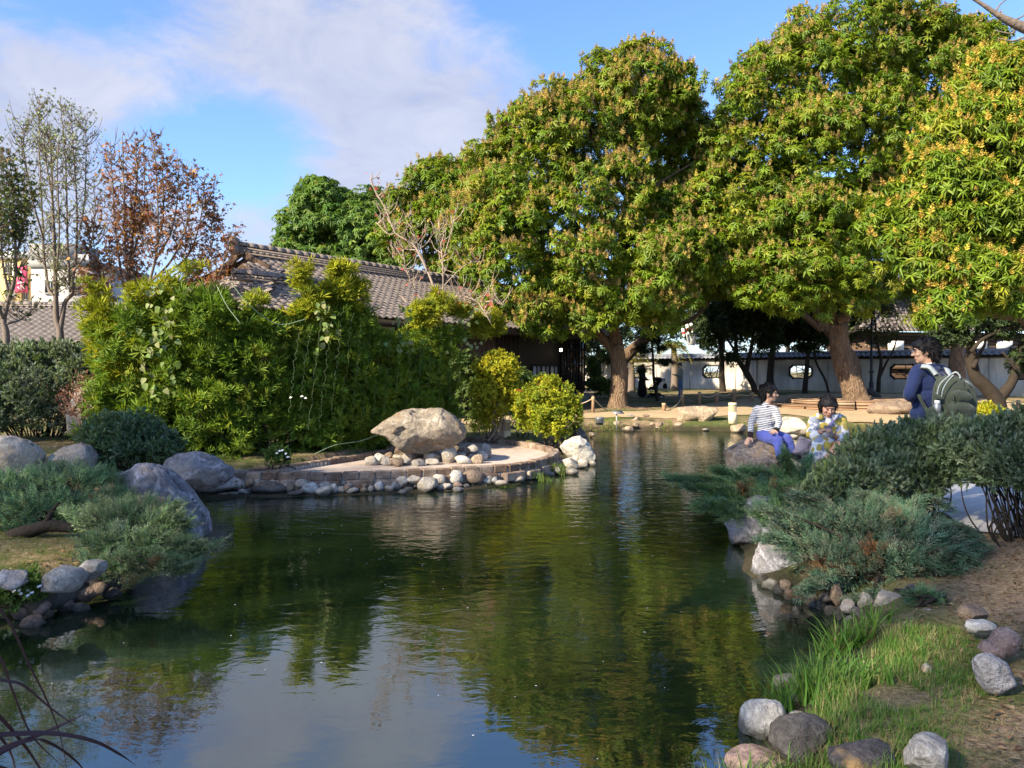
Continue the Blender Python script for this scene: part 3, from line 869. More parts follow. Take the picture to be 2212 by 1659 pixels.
b = MB(); b.prism([Lh(-2.5, .9, .2), Lh(12.5, .9, .2), Lh(12.5, 6.3, .2), Lh(-2.5, 6.3, .2)], np.zeros(3), np.array([0, 0, 2.7])); lwl = b.build('wall', m_darkwood, lh)
b = MB(); b.bar(Lh(-2.8, .3, 2.72), Lh(12.8, .3, 2.72), .1, .12); b.build('eave_beam', m_darkwood, lh)
b = MB(); b.bar(Lh(-2.6, .8, 1.35), Lh(12.6, .8, 1.35), .16, .12); b.build('sill', m_foundation, lh)
for k in range(12):
    b = MB(); b.bar(Lh(-2.2 + k * 1.25, .84, 1.4), Lh(-2.2 + k * 1.25, .84, 2.7), .1); b.build('post', m_brownwood, lh)

# town buildings beyond
m_yellow = plain('yellow_render', (0.58, 0.44, 0.20), 0.9, 0.15, 0.06, .6)
m_cream = plain('off_white_render', (0.40, 0.375, 0.36), 0.9, 0.15, 0.07, .6)
m_dkglass = plain('window_glass', (0.06, 0.07, 0.08), 0.15, 0.5)
m_greyroof = plain('grey_parapet', (0.22, 0.22, 0.22), 0.85, 0.2)
m_pink = plain('pink_banner', (0.72, 0.10, 0.20), 0.7, 0.2, .08, 3)
m_white = plain('white_paint', (0.78, 0.77, 0.75), 0.6, 0.3, .04)
def building(px0, px1, pyt, d, depth, mat, label, wins, par_mat, rail=None):
    a, b_ = W(px0, pyt, d), W(px1, pyt, d)
    t_ = thing('apartment_building', (0.5 * (a[0] + b_[0]), d + depth / 2, 0.6), label, 'building')
    w = b_[0] - a[0]
    m = MB(); m.box((0.5 * (a[0] + b_[0]), d + depth / 2, (a[2] + .4) / 2), (w, depth, a[2] - .4)); m.build('wall', mat, t_)
    m = MB(); m.box((0.5 * (a[0] + b_[0]), d + depth / 2, a[2] + .15), (w + .3, depth + .3, .5)); m.build('parapet', par_mat, t_)
    for (x0, y0, x1, y1) in wins:
        p, q = W(x0, y0, d - .04), W(x1, y1, d - .04)
        c_ = 0.5 * (p + q); s_ = np.abs(q - p)
        f = MB()
        f.box(c_ + [0, 0, s_[2] / 2], (s_[0] + .12, .12, .1)); f.box(c_ - [0, 0, s_[2] / 2], (s_[0] + .12, .16, .1))
        f.box(c_ - [s_[0] / 2, 0, 0], (.08, .12, s_[2])); f.box(c_ + [s_[0] / 2, 0, 0], (.08, .12, s_[2])); f.box(c_, (.05, .1, s_[2]))
        wo = f.build('window', m_greyroof, t_)
        g_ = MB(); g_.box(c_ + [0, .02, 0], (s_[0] - .08, .03, s_[2] - .1)); g_.build('pane', m_dkglass, wo)
    return t_
yb = building(-70, 66, 556, 58, 9, m_yellow, 'yellow apartment building carrying a pink sign at the left edge', [(12, 566, 22, 590), (14, 610, 30, 645), (52, 605, 60, 648), (38, 700, 52, 716), (-30, 566, -14, 596)], m_white)
wb = building(67, 196, 574, 55, 9, m_cream, 'off white apartment building with a dark rooftop behind the bare trees', [(98, 608, 122, 634), (100, 702, 124, 728), (150, 610, 168, 634), (152, 700, 170, 726)], m_greyroof)
m = MB(); p = W(132, 551, 58); m.box((p[0], 58.5, p[2]), (3.6, 3, 1.4)); m.build('roof_room', m_greyroof, wb)
m = MB()
for k in range(7):
    p = W(170 + k * 3.4, 560, 55.2); m.bar(p - [0, 0, .6], p + [0, 0, .35], .05)
p, q = W(168, 553, 55.2), W(196, 553, 55.2); m.bar(p, q, .05); m.build('railing', m_white, wb)
sg = thing('pink_sign', tuple(W(46, 602, 57.4)), 'tall pink hanging sign with white strokes on the yellow building', 'sign')
a, b_ = W(34, 575, 57.4), W(58, 632, 57.4)
m = MB(); m.box(0.5 * (a + b_), (b_[0] - a[0], .18, a[2] - b_[2])); m.build('board', m_pink, sg)
m = MB()
for (x0, y0, x1, y1) in ((37, 582, 37, 600), (37, 590, 47, 586), (44, 582, 52, 602), (40, 598, 50, 594), (38, 612, 54, 610), (46, 604, 46, 628), (39, 620, 44, 626), (48, 618, 54, 625)):
    m.bar(W(x0, y0, 57.28), W(x1, y1, 57.28), .12, .03, up=(0, 0, 1))
m.build('lettering', m_white, sg)
m = MB(); m.bar(W(31, 540, 57.6), W(31, 642, 57.6), .3, .1); m.build('white_pole', m_white, sg)

# timber house beyond the garden wall on the right
rh = thing('wall_house', (29, 54, .7), 'timber clad house with grey hipped tile roof behind the white garden wall', 'house')
e0, e1, r0 = W(1858, 716, 47), W(2300, 716, 50), W(2010, 560, 52)
r1_ = W(2300, 560, 55)
m = MB(); m.add([e0, e1, r1_, r0], [[0, 1, 2, 3]]); m.add([e0, e0 + [0, 11, 0], r0], [[1, 0, 2]]); rr = m.build('roof', m_darkwood, rh)
roof_slope(rr, m_tile_grey, e0, e1 - e0, (r0 - e0) - unit(e1 - e0) * np.dot(r0 - e0, unit(e1 - e0)), np.linalg.norm(e1 - e0), 6.6, w=.3, l=.28, limit=200,
           xl=lambda s: (s * np.dot(r0 - e0, unit(e1 - e0)) / 6.6, 99), score=lambda px, py: 100 if px > 2010 or py < 600 else 0)
ridge(rr, m_tile_grey, e0, r0, .16, .34, 2)
p0, p1 = W(1868, 716, 47.8), W(2300, 716, 50.8)
for k in range(9):
    z = p0[2] - .12 - k * .26
    m = MB(); m.bar(p0 * [1, 1, 0] + [0, 0, z], p1 * [1, 1, 0] + [0, 0, z], .05, .23); m.build('clapboard', m_brownwood if k % 3 else plain('faded_board', (0.16, 0.115, 0.085), .85, .2, .3, 3), rh)
m = MB(); m.prism([p0 * [1, 1, 0] + [.1, .2, .5], p1 * [1, 1, 0] + [0, .2, .5], p1 * [1, 1, 0] + [0, 6, .5], p0 * [1, 1, 0] + [.1, 6, .5]], np.zeros(3), np.array([0, 0, p0[2] - .5])); m.build('wall', m_brownwood, rh)
for px in (1935, 2115, 2170):
    a, b_ = W(px - 15, 740, 47.7 + (px - 1900) * .007), W(px + 15, 753, 47.7 + (px - 1900) * .007)
    m = MB(); m.box(0.5 * (a + b_), (b_[0] - a[0] + .1, .1, a[2] - b_[2] + .2)); f = m.build('window', m_white, rh)
    m = MB(); m.box(0.5 * (a + b_) - [0, .06, 0], (b_[0] - a[0], .03, a[2] - b_[2])); m.build('pane', m_white, f)

# ------------------------------------------------------------------ white garden wall with octagon windows
WU = unit(np.array([0.767, -0.644, 0.0])); WN = np.array([-0.644, -0.767, 0.0])
WO = np.array([12.0, 46.0, 0.0])
def Wl(u, n_, z): return WO + WU * u + WN * n_ + np.array([0, 0, z])
t = NT('stained_white_wall')
c = t.pos(); n1, n2 = t.noise(t.pos((1, 1, .22)), 1.6, 6, .7), t.noise(c, 6, 4)
sp = t.node('ShaderNodeSeparateXYZ'); t.l.new(c, sp.inputs[0])
low = t.rng(t.math('ADD', sp.outputs['Z'], t.math('MULTIPLY', n1, .9)), 1.0, 1.75, 1, 0)
col = t.mix(t.rng(n1, .42, .62), (0.50, 0.47, 0.42), (0.30, 0.29, 0.27))
m_wall = t.fin(t.mix(t.math('MULTIPLY', low, .55), col, (0.33, 0.27, 0.17)), .92, .15)
gw_ = thing('garden_wall', tuple(Wl(6, 0, .65)), 'long white garden wall with octagon lattice windows and grey tile coping', 'wall')
WB, WT, BAY = 0.45, 2.42, 5.215
m_lattice = plain('black_lattice', (0.018, 0.015, 0.013), .6, .3)
for k in range(-2, 5):
    uc = k * BAY
    m = MB()
    hw_, hh = .63, .39; zc = 1.75; cx_, cz_ = .36, .22
    octa = [(-hw_ + cx_ * .7, -hh), (hw_ - cx_ * .7, -hh), (hw_, -hh + cz_), (hw_, hh - cz_), (hw_ - cx_ * .7, hh), (-hw_ + cx_ * .7, hh), (-hw_, hh - cz_), (-hw_, -hh + cz_)]
    B2 = BAY / 2 - .14
    rect = [(-B2, WB - zc), (B2, WB - zc), (B2, -hh + cz_), (B2, hh - cz_), (B2, WT - zc), (-B2, WT - zc), (-B2, hh - cz_), (-B2, -hh + cz_)]
    V = []
    for nn in (.11, -.11):
        V += [Wl(uc + x, nn, zc + z) for x, z in octa] + [Wl(uc + x, nn, zc + z) for x, z in rect]
    F = []
    for i in range(8):
        j = (i + 1) % 8
        F += [[8 + i, 8 + j, j, i], [16 + i, 16 + j, 24 + j, 24 + i], [i, j, 16 + j, 16 + i]]
    m.add(V, F); m.build('wall_panel', m_wall, gw_)
    for s_ in (-1, 1):
        m = MB(); m.prism([Wl(uc + s_ * BAY / 2 - .14 * (s_ > 0), .17, WB), Wl(uc + s_ * BAY / 2 + .14 * (s_ < 0), .17, WB), Wl(uc + s_ * BAY / 2 + .14 * (s_ < 0), -.17, WB), Wl(uc + s_ * BAY / 2 - .14 * (s_ > 0), -.17, WB)], np.zeros(3), np.array([0, 0, WT - WB])); m.build('pilaster', m_wall, gw_)
    for s_ in (-.5, .5):
        m = MB(); m.bar(Wl(uc + s_ * BAY * .56, .12, WB), Wl(uc + s_ * BAY * .56, .12, WT), .03, .05); m.build('joint_strip', plain('joint', (0.30, 0.28, 0.25)), gw_)
    f = MB()
    for i in range(8):
        j = (i + 1) % 8
        f.bar(Wl(uc + octa[i][0], .06, zc + octa[i][1]), Wl(uc + octa[j][0], .06, zc + octa[j][1]), .14, .09, up=(0, 0, 1) if abs(octa[i][1] - octa[j][1]) > .05 else WN)
    wf = f.build('window', m_lattice, gw_)
    rg = np.random.default_rng(40 + k); f = MB()
    for i in range(13):
        a_ = rg.uniform(-1, 1, 2) * [hw_ * .85, hh * .85]; th = rg.choice([0.5, -0.5, 1.1, -1.1, 0, 1.57]) + rg.uniform(-.2, .2); ln = rg.uniform(.25, .55)
        q0 = a_ - ln * np.array([cos(th), sin(th)]); q1 = a_ + ln * np.array([cos(th), sin(th)])
        lim = np.array([hw_ * .93, hh * .93]); q0, q1 = np.clip(q0, -lim, lim), np.clip(q1, -lim, lim)
        f.bar(Wl(uc + q0[0], rg.uniform(-.01, .01), zc + q0[1]), Wl(uc + q1[0], rg.uniform(-.01, .01), zc + q1[1]), .03, .035, up=WN)
    f.build('lattice', m_lattice, wf)
m = MB(); m.bar(Wl(-2.6 * BAY, 0, WT + .06), Wl(4.6 * BAY, 0, WT + .06), .5, .12); m.bar(Wl(-2.6 * BAY, 0, WT + .2), Wl(4.6 * BAY, 0, WT + .2), .3, .16); cop = m.build('coping', m_darkwood, gw_)
T, F = tile_mesh('coping_tile', .27, .36, m_tile_blue)
me = None
for sd in (1, -1):
    upv = unit(-WN * sd * .36 + np.array([0, 0, .2]))
    for k in range(int(7.1 * BAY / .27)):
        p = Wl(-2.55 * BAY + k * .27, .4 * sd, WT + .13)
        if (p[0] / p[1]) > .75 or (sd < 0 and k % 1): continue
        if me is None: o = np_mesh('coping_tile', T, F, m_tile_blue, cop, world=False, smooth=True); me = o.data
        else: o = link('coping_tile', me, None, cop)
        axv = WU * sd; M = np.stack([axv, upv, np.cross(axv, upv)], -1)
        o.matrix_basis = Matrix.Translation(Vector(p - origin_of(cop))) @ Matrix(M.tolist()).to_4x4()
m = MB(); m.tube([Wl(-2.6 * BAY, 0, WT + .36), Wl(4.6 * BAY, 0, WT + .36)], .09, 10); m.build('ridge_cap', m_tile_blue, cop)

# ------------------------------------------------------------------ round timber deck of the leaning mango tree
t = NT('deck_board')
oi = t.node('ShaderNodeObjectInfo'); n1 = t.noise(t.pos(), 3, 4); n2 = t.noise(t.pos((4, 4, 30)), 5, 4)
base = t.ramp(oi.outputs['Random'], [(0, (0.24, 0.145, 0.09)), (.5, (0.33, 0.22, 0.145)), (1, (0.40, 0.29, 0.20))])
t.bump(n2, .006)
m_deck = t.fin(t.mix(n1, base, t.mix(1.0, base, (.6, .58, .55), 'MULTIPLY')), .85, .2)
DC = np.array([(1846 - CXP) / FPX * 30.3, 30.3, 0])
deck = thing('timber_deck', (DC[0], DC[1], .35), 'two tier round timber deck built around the leaning mango trunk', 'deck')
NS = 12
for (ro, ri, zt) in ((3.45, 2.3, .50), (2.55, .7, .665)):
    for k in range(NS):
        a0, a1 = 2 * pi * (k + .02) / NS + .12, 2 * pi * (k + .98) / NS + .12
        nbd = 4
        for j in range(nbd):
            r0_, r1_2 = ri + (ro - ri) * (j + .03) / nbd, ri + (ro - ri) * (j + .97) / nbd
            P = [DC + [r * cos(a), r * sin(a), zt + RNG.uniform(-.006, .006)] for r, a in ((r0_, a0), (r1_2, a0), (r1_2, a1), (r0_, a1))]
            m = MB(); m.prism(P, np.array([0, 0, -.035]), np.zeros(3)); m.build('plank', m_deck, deck)
        P0, P1 = DC + [ro * .985 * cos(a0), ro * .985 * sin(a0), zt - .095], DC + [ro * .985 * cos(a1), ro * .985 * sin(a1), zt - .095]
        m = MB(); m.bar(P0, P1, .035, .085); m.build('fascia', m_deck, deck)
m = MB(); m.lathe([(3.2, .2), (3.2, .46), (2.4, .46), (2.4, .62), (.6, .62), (.6, .2)], DC, 24); m.build('deck_frame', m_darkwood, deck)
# ================================================================== TREES AND PLANTS
t = NT('rough_bark')
c = t.pos((1, 1, .28)); n1, n2 = t.noise(c, 7, 5, .7), t.noise(t.pos(), 1.6, 4)
v = t.vor(t.pos((1, 1, .22)), 16, 'DISTANCE_TO_EDGE')
t.bump(t.math('ADD', n1, t.math('MULTIPLY', t.rng(v, 0, .25), .8)), .05)
m_bark = t.fin(t.mix(t.rng(n1, .35, .7), t.mix(n2, (0.10, 0.062, 0.04), (0.155, 0.10, 0.066)), (0.24, 0.17, 0.115)), .9, .15)
m_barkdark = plain('dark_bark', (0.034, 0.027, 0.021), .9, .15, .35, 6, .02)
m_barkpale = plain('pale_twig_bark', (0.30, 0.235, 0.185), .85, .2, .2, 6, .008)
m_barkgrey = plain('grey_bark', (0.155, 0.125, 0.105), .88, .2, .25, 6, .012)
m_leaf = leafmat('glossy_mango_leaf', .45, .28, .34, (1.3, 1.25, .5))
m_leafsoft = leafmat('soft_leaf', .6, .2, .30, (1.2, 1.15, .6))
m_flower = leafmat('flower_spike', .8, .1, .25, (1.1, 1.0, .8))
m_grass = leafmat('grass_blade', .55, .25, .35, (1.2, 1.15, .55))
m_conifer = leafmat('conifer_scale', .65, .2, .15, (1.1, 1.1, .7))

MANGO_LEAF = [(0.10, 0.175, 0.012), (0.145, 0.22, 0.015), (0.205, 0.255, 0.020), (0.065, 0.12, 0.013), (0.27, 0.265, 0.028)]
MANGO_W = [.30, .34, .18, .12, .06]
PANICLE = [(0.38, 0.29, 0.085), (0.33, 0.255, 0.085), (0.46, 0.37, 0.10), (0.27, 0.20, 0.08)]

def panicle_template(seed=0, n=22):
    rg = np.random.default_rng(seed); T, F = leaf4(1, .45, .2); V = []; Fo = []
    V.append(np.array([[-.012, 0, 0], [.012, 0, 0], [0, 0, 1]])); 
    Fs = [np.array([[0, 1, 2]])]; k = 3
    for i in range(n):
        f = i / n; z = .12 + .86 * f; L = .36 * (1 - f) ** .8 + .06; a = i * 2.4
        e = .55 + rg.uniform(-.2, .25)
        d = np.array([cos(a) * cos(e), sin(a) * cos(e), sin(e)])
        M = frames_dir(d[None], (rg.normal(size=3) + [0, 0, .5])[None])[0]
        V.append((T * L) @ M.T + [0, 0, z]); Fs.append(F + k); k += 4
    return np.vstack(V), np.vstack(Fs)
PAN_T, PAN_F = panicle_template()
MANGO_T = whorl(10, leaf4(1, .25, .22, .45, .12), rise=-.28, rise_var=.42, seed=3, z0=.16)
MANGO_T2 = whorl(9, leaf6(1, .22, .2, .32), rise=-.05, rise_var=.45, seed=5, z0=.16)

def limbs(parent, specs, mat, name='limb', n=7, jit=.12):
    for k, (pts, r0, r1) in enumerate(specs):
        P = curve(pts, 6); m = MB()
        m.tube(P, np.linspace(r0, r1, len(P)), n, jitter=jit, seed=k + 3)
        m.build(name, mat, parent, smooth=True)
def whorl_crown(parent, name, lobes, nclump, per, crad, leafL, seed, tmpl, mat, cols, wts, flower=0.0, flowerL=.3, up=.55, low=.55, inner=.2, flower_cols=PANICLE, keep=.85, flat=.8, spin_up=.35, gaps=-2.0, jit=.12):
    rg = np.random.default_rng(seed)
    lobes = [(c_, np.maximum(r_ - crad * .75, r_ * .35)) for c_, r_ in lobes]
    P, N = shell(lobes, nclump, rg, keep=keep, low=low, gaps=gaps, jit=jit)
    Q, D, cl = clump(P, N, per, crad, rg, .75, flat)
    nin = int(len(Q) * inner)
    if nin:
        k = rg.integers(0, len(lobes), nin); C = np.array([c for c, _ in lobes])[k]; Rr = np.array([r for _, r in lobes])[k]
        Qi = C + unit(rg.normal(size=(nin, 3))) * Rr * rg.uniform(.35, .85, (nin, 1))
        Q = np.vstack([Q, Qi]); D = np.vstack([D, unit(rg.normal(size=(nin, 3)))]); cl = np.r_[cl, rg.integers(0, max(1, len(P)), nin)]
    nrm = unit(D * (1 - spin_up) + np.array([0, 0, 1.0]) * up + rg.normal(size=D.shape) * .15)
    M = frames(nrm, rg)
    S = leafL * (rg.uniform(.6, 1.3, (len(Q), 1)) * np.array([1.0, 1.0, 1.0]) * np.c_[rg.uniform(.85, 1.15, len(Q)), rg.uniform(.85, 1.15, len(Q)), rg.uniform(.5, 1.7, len(Q))])
    base = pal(rg, len(P) + 1, cols, wts, .14)[np.minimum(cl, len(P))]
    tint = .55 * base + .45 * pal(rg, len(Q), cols, wts, .2)
    V, F, tt = spread(tmpl[0], tmpl[1], Q, M, S, tint, tmpl[2])
    o = np_mesh(name, V, F, mat, parent, tt); o['kind'] = 'stuff'
    if flower:
        outer = np.arange(len(P) * per)
        z = nrm[outer, 2] + D[outer, 2] * .6
        pick = outer[(rg.uniform(size=len(outer)) < flower * (.35 + .65 * (vnoise(Q[outer] * .55, seed) > -.15))) & (z > .25)]
        nf = len(pick)
        Mf = frames(unit(nrm[pick] + np.array([0, 0, .8]) + rg.normal(size=(nf, 3)) * .25), rg)
        V, F, tt = spread(PAN_T, PAN_F, Q[pick] + nrm[pick] * leafL * .15, Mf, flowerL * rg.uniform(.6, 1.25, nf), pal(rg, nf, flower_cols, None, .2))
        o = np_mesh('flower_spikes', V, F, m_flower, parent, tt); o['kind'] = 'stuff'

def pxs(pts, d): return [W(x, y, d if len(r) == 0 else r[0]) for x, y, *r in pts]

# --- middle mango tree (trunk beside the path)
d = 29.0
m1 = thing('mango_tree', tuple(W(1336, 884, d)), 'big flowering mango tree with straight brown trunk left of the stroller', 'tree', 'mango trees')
m = MB(); P = curve(pxs([(1336, 892), (1336, 868), (1337, 830), (1336, 790), (1330, 745)], d), 6); m.tube(P, np.interp(np.linspace(0, 1, len(P)), [0, .12, .3, .75, 1], [.52, .40, .33, .30, .30]), 14, jitter=.1); m.build('trunk', m_bark, m1, smooth=True)
limbs(m1, [(pxs([(1333, 765), (1306, 735), (1276, 706), (1235, 672, 28.4), (1180, 600, 28)], d), .22, .07), (pxs([(1331, 752), (1326, 700), (1332, 620), (1345, 500), (1368, 330), (1372, 220)], d), .27, .06),
           (pxs([(1334, 620), (1290, 520), (1210, 420)], d), .15, .05), (pxs([(1340, 600), (1400, 540), (1470, 500)], d), .13, .04), (pxs([(1350, 470), (1420, 400), (1500, 350)], 30), .1, .03), (pxs([(1350, 420), (1290, 330), (1270, 270)], d), .11, .04)], m_bark)
whorl_crown(m1, 'crown', lobes_px([(1372, 205, 120, 95, 29.5), (1290, 285, 140, 105, 29.5), (1180, 335, 135, 115, 29), (1480, 340, 70, 85, 31), (1450, 250, 60, 70, 31.5), (1410, 275, 105, 80, 31), (1110, 420, 110, 105, 28.5), (1060, 500, 90, 110, 28.5), (1290, 430, 120, 85, 28),
     (1190, 500, 130, 90, 27.5), (1300, 560, 150, 95, 27), (1130, 600, 120, 90, 27.5), (1390, 590, 120, 95, 27), (1470, 560, 70, 95, 28), (1200, 668, 100, 58, 27.5), (1150, 705, 70, 44, 27.3), (1340, 655, 95, 50, 27.2), (1430, 668, 85, 52, 27.4), (1280, 690, 70, 40, 27.2), (1450, 440, 45, 45, 29), (1440, 640, 55, 70, 28)], d),
     1150, 14, .44, .235, 11, MANGO_T, m_leaf, MANGO_LEAF, MANGO_W, flower=.75, flowerL=.27, gaps=-.42, jit=.17)

# --- mango tree on the deck
d = 30.3
m2 = thing('mango_tree', tuple(W(1848, 862, d)), 'largest mango tree with leaning forked trunk rising from the timber deck', 'tree', 'mango trees')
m = MB(); P = curve(pxs([(1852, 868), (1846, 852), (1835, 820), (1822, 788), (1814, 745), (1811, 700)], d), 6); m.tube(P, np.interp(np.linspace(0, 1, len(P)), [0, .15, .5, 1], [.60, .48, .38, .36]), 14, jitter=.12); m.build('trunk', m_bark, m2, smooth=True)
m = MB()
for (x, y, s) in ((1817, 690, .16), (1800, 735, .1), (1826, 772, .08)): m.ell(W(x, y, d - .33), (s, s * .5, s * 1.3), 8)
m.build('bark_knot', m_bark, m2, smooth=True)
limbs(m2, [(pxs([(1806, 712), (1796, 680), (1790, 645), (1770, 560), (1740, 450), (1720, 330)], d), .25, .07), (pxs([(1815, 712), (1826, 680), (1838, 645), (1850, 560), (1862, 400), (1850, 220)], d), .25, .07),
           (pxs([(1780, 600), (1700, 560), (1620, 530)], d), .12, .04), (pxs([(1852, 540), (1930, 430), (1990, 330)], d), .14, .05), (pxs([(1735, 440), (1660, 380), (1610, 330)], d), .1, .04), (pxs([(1858, 420), (1800, 330), (1790, 260)], d), .1, .03)], m_bark)
whorl_crown(m2, 'crown', lobes_px([(1850, 125, 170, 115, 31), (1720, 200, 150, 115, 30.5), (1620, 260, 100, 115, 30), (1960, 150, 150, 110, 31), (2050, 130, 90, 80, 32), (2110, 95, 55, 55, 32), (1660, 350, 140, 90, 29.5), (1780, 330, 150, 110, 29), (1900, 290, 140, 110, 30),
     (2000, 270, 120, 110, 31), (1570, 330, 75, 85, 30.5), (1570, 430, 90, 85, 29.5), (1640, 500, 120, 90, 29), (1770, 480, 130, 85, 28.5), (1880, 430, 110, 80, 29.5), (1590, 560, 90, 70, 29), (1700, 590, 130, 80, 28.3), (1810, 590, 115, 70, 28.3), (1770, 645, 110, 48, 28.2), (1660, 645, 80, 45, 28.4), (1860, 620, 70, 60, 29), (1920, 370, 60, 60, 30)], d),
     1350, 14, .46, .24, 12, MANGO_T, m_leaf, MANGO_LEAF, MANGO_W, flower=.46, flowerL=.26, gaps=-.42, jit=.17)

# --- near mango tree reaching in from the right
d = 16.0
tx = 11.6
m3 = thing('mango_tree', (tx, 16.5, .4), 'nearest mango tree reaching in over the right edge with heavy orange flower spikes', 'tree', 'mango trees')
m = MB(); P = curve([(tx, 16.5, .2), (tx - .05, 16.5, 1.2), (tx - .2, 16.5, 2.3)], 6); m.tube(P, np.linspace(.42, .3, len(P)), 12, jitter=.1); m.build('trunk', m_bark, m3, smooth=True)
limbs(m3, [([(tx - .2, 16.5, 2.2), (tx - .8, 16.2, 2.85), W(2150, 680, 15.8), W(2040, 640, 15.5)], .16, .04), ([(tx - .2, 16.5, 2.2), (tx - .4, 16.5, 3.4), W(2180, 500, 16.3), W(2100, 380, 16)], .2, .05), ([(tx - .4, 16.5, 3.2), (tx, 16.6, 5), W(2210, 250, 16.5)], .16, .04), ([W(2180, 520, 16.2), W(2090, 560, 15.7), W(1990, 540, 15.5)], .1, .03)], m_bark)
whorl_crown(m3, 'crown', lobes_px([(2170, 215, 105, 110, 17), (2115, 310, 115, 105, 16.5), (2190, 360, 100, 120, 16.5), (2040, 420, 110, 90, 16), (1960, 490, 90, 75, 15.5), (2110, 480, 120, 90, 15.8), (2260, 480, 110, 140, 16.5), (2010, 560, 100, 60, 15.3), (2110, 600, 110, 70, 15), (2060, 660, 80, 48, 15),
     (2180, 650, 80, 55, 15.2), (2250, 260, 80, 130, 17), (2300, 620, 100, 90, 16), (2000, 690, 45, 26, 15.2)], d),
     860, 12, .32, .20, 13, MANGO_T2, m_leaf, MANGO_LEAF, [.28, .36, .2, .1, .06], flower=.34, flowerL=.21, flower_cols=[(0.50, 0.35, 0.07), (0.42, 0.30, 0.07), (0.58, 0.43, 0.08)])

# --- mango trees further back
def back_mango(base, lobes, d, nc, label, seed, cols=MANGO_LEAF, wts=MANGO_W, flower=.4, per=11, crad=.6, L=.3):
    o = thing('mango_tree', tuple(W(*base, d)), label, 'tree', 'mango trees')
    b_ = W(*base, d); top = np.mean([c for c, _ in lobes], 0)
    m = MB(); P = curve([b_ - [0, 0, .3], b_ + [0.05, 0, 1.5], .5 * b_ + .5 * top + [.2, 0, 0], top], 6); m.tube(P, np.linspace(.4, .1, len(P)), 10, jitter=.12); m.build('trunk', m_bark, o, smooth=True)
    limbs(o, [([.55 * b_ + .45 * top, .3 * b_ + .7 * c, c], .16, .05) for c, _ in lobes[:5]], m_bark)
    whorl_crown(o, 'crown', lobes, nc, per, crad, L, seed, MANGO_T, m_leaf, cols, wts, flower=flower, flowerL=.34)
    return o
back_mango((1000, 860), lobes_px([(955, 415, 85, 70), (1000, 480, 95, 90), (890, 440, 55, 65), (930, 520, 90, 80), (1050, 400, 75, 85), (860, 520, 50, 60), (1010, 590, 80, 60)], 37), 37, 330, 'orange topped mango tree between the roof ridge and the straight trunked mango', 21)
back_mango((2066, 846), lobes_px([(2060, 470, 130, 110), (1990, 560, 90, 80), (2120, 590, 120, 100), (2040, 640, 90, 50), (1930, 450, 60, 90), (2180, 430, 90, 130)], 34), 34, 330, 'shaded mango tree with a pale leaning trunk behind the man with the backpack', 22, flower=.1)
back_mango((720, 860), lobes_px([(695, 440, 62, 58), (735, 500, 85, 70), (660, 500, 60, 62), (640, 550, 50, 42), (790, 510, 70, 90), (820, 450, 40, 45), (700, 560, 80, 45), (830, 560, 60, 60)], 46), 46, 420, 'round deep green mango tree behind the roof ridge without flowers', 23,
           cols=[(0.07, 0.15, 0.028), (0.11, 0.195, 0.034), (0.15, 0.23, 0.038)], wts=[.4, .4, .2], flower=.02, per=12, crad=.75, L=.36)

back_mango((1340, 852), lobes_px([(1440, 460, 80, 100), (1500, 560, 80, 80), (1430, 590, 70, 70), (1530, 480, 70, 80), (1560, 620, 60, 50)], 36), 36, 300, 'mango tree added in the gap between the two big mangoes to shade the wall', 24, flower=.05)  # extra crown added to keep sun off the white wall; also fills the gap
back_mango((1838, 852), lobes_px([(1700, 470, 120, 100), (1620, 540, 90, 80), (1780, 560, 100, 70), (1700, 610, 90, 50)], 34.5), 34.5, 300, 'mango tree added behind the largest mango crown to shade the wall', 25, flower=.05)  # second extra crown, added to cast shade on the white wall
# --- small dark evergreen trees in front of the garden wall
SMALL_T = whorl(6, leaf4(1, .42, .2, .5, .1), rise=.25, rise_var=.5, seed=8, z0=.3)
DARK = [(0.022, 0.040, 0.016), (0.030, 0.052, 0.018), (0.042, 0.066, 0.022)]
def small_tree(stems, lobes, label, seed, cols=DARK, nc=90, per=14, crad=.40, L=.2, mat=m_leafsoft, bark=m_barkdark, name='evergreen_tree', group='dark trees along the garden wall', tmpl=SMALL_T, inner=.25):
    b_ = stems[0][0][0]
    o = thing(name, tuple(b_), label, 'tree', group)
    for k, (pts, r0, r1) in enumerate(stems):
        P = curve(pts, 6); m = MB(); m.tube(P, np.linspace(r0, r1, len(P)), 8, jitter=.12, seed=k); m.build('trunk' if k == 0 else 'limb', bark, o, smooth=True)
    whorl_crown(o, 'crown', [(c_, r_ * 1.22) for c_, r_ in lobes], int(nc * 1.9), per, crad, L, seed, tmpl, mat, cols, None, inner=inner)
    return o
d = 41
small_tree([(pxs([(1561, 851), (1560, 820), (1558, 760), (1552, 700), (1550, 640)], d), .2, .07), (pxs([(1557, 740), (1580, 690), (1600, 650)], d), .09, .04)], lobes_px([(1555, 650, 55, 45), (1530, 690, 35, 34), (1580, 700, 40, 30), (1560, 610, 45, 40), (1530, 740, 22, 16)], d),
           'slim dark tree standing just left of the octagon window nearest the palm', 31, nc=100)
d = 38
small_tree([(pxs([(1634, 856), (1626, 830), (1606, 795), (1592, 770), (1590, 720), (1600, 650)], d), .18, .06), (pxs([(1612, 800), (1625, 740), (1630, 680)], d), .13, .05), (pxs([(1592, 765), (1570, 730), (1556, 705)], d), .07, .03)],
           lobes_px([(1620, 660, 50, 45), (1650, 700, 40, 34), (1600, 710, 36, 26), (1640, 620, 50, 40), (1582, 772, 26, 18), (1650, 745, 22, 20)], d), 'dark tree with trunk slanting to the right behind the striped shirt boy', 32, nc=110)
d = 40
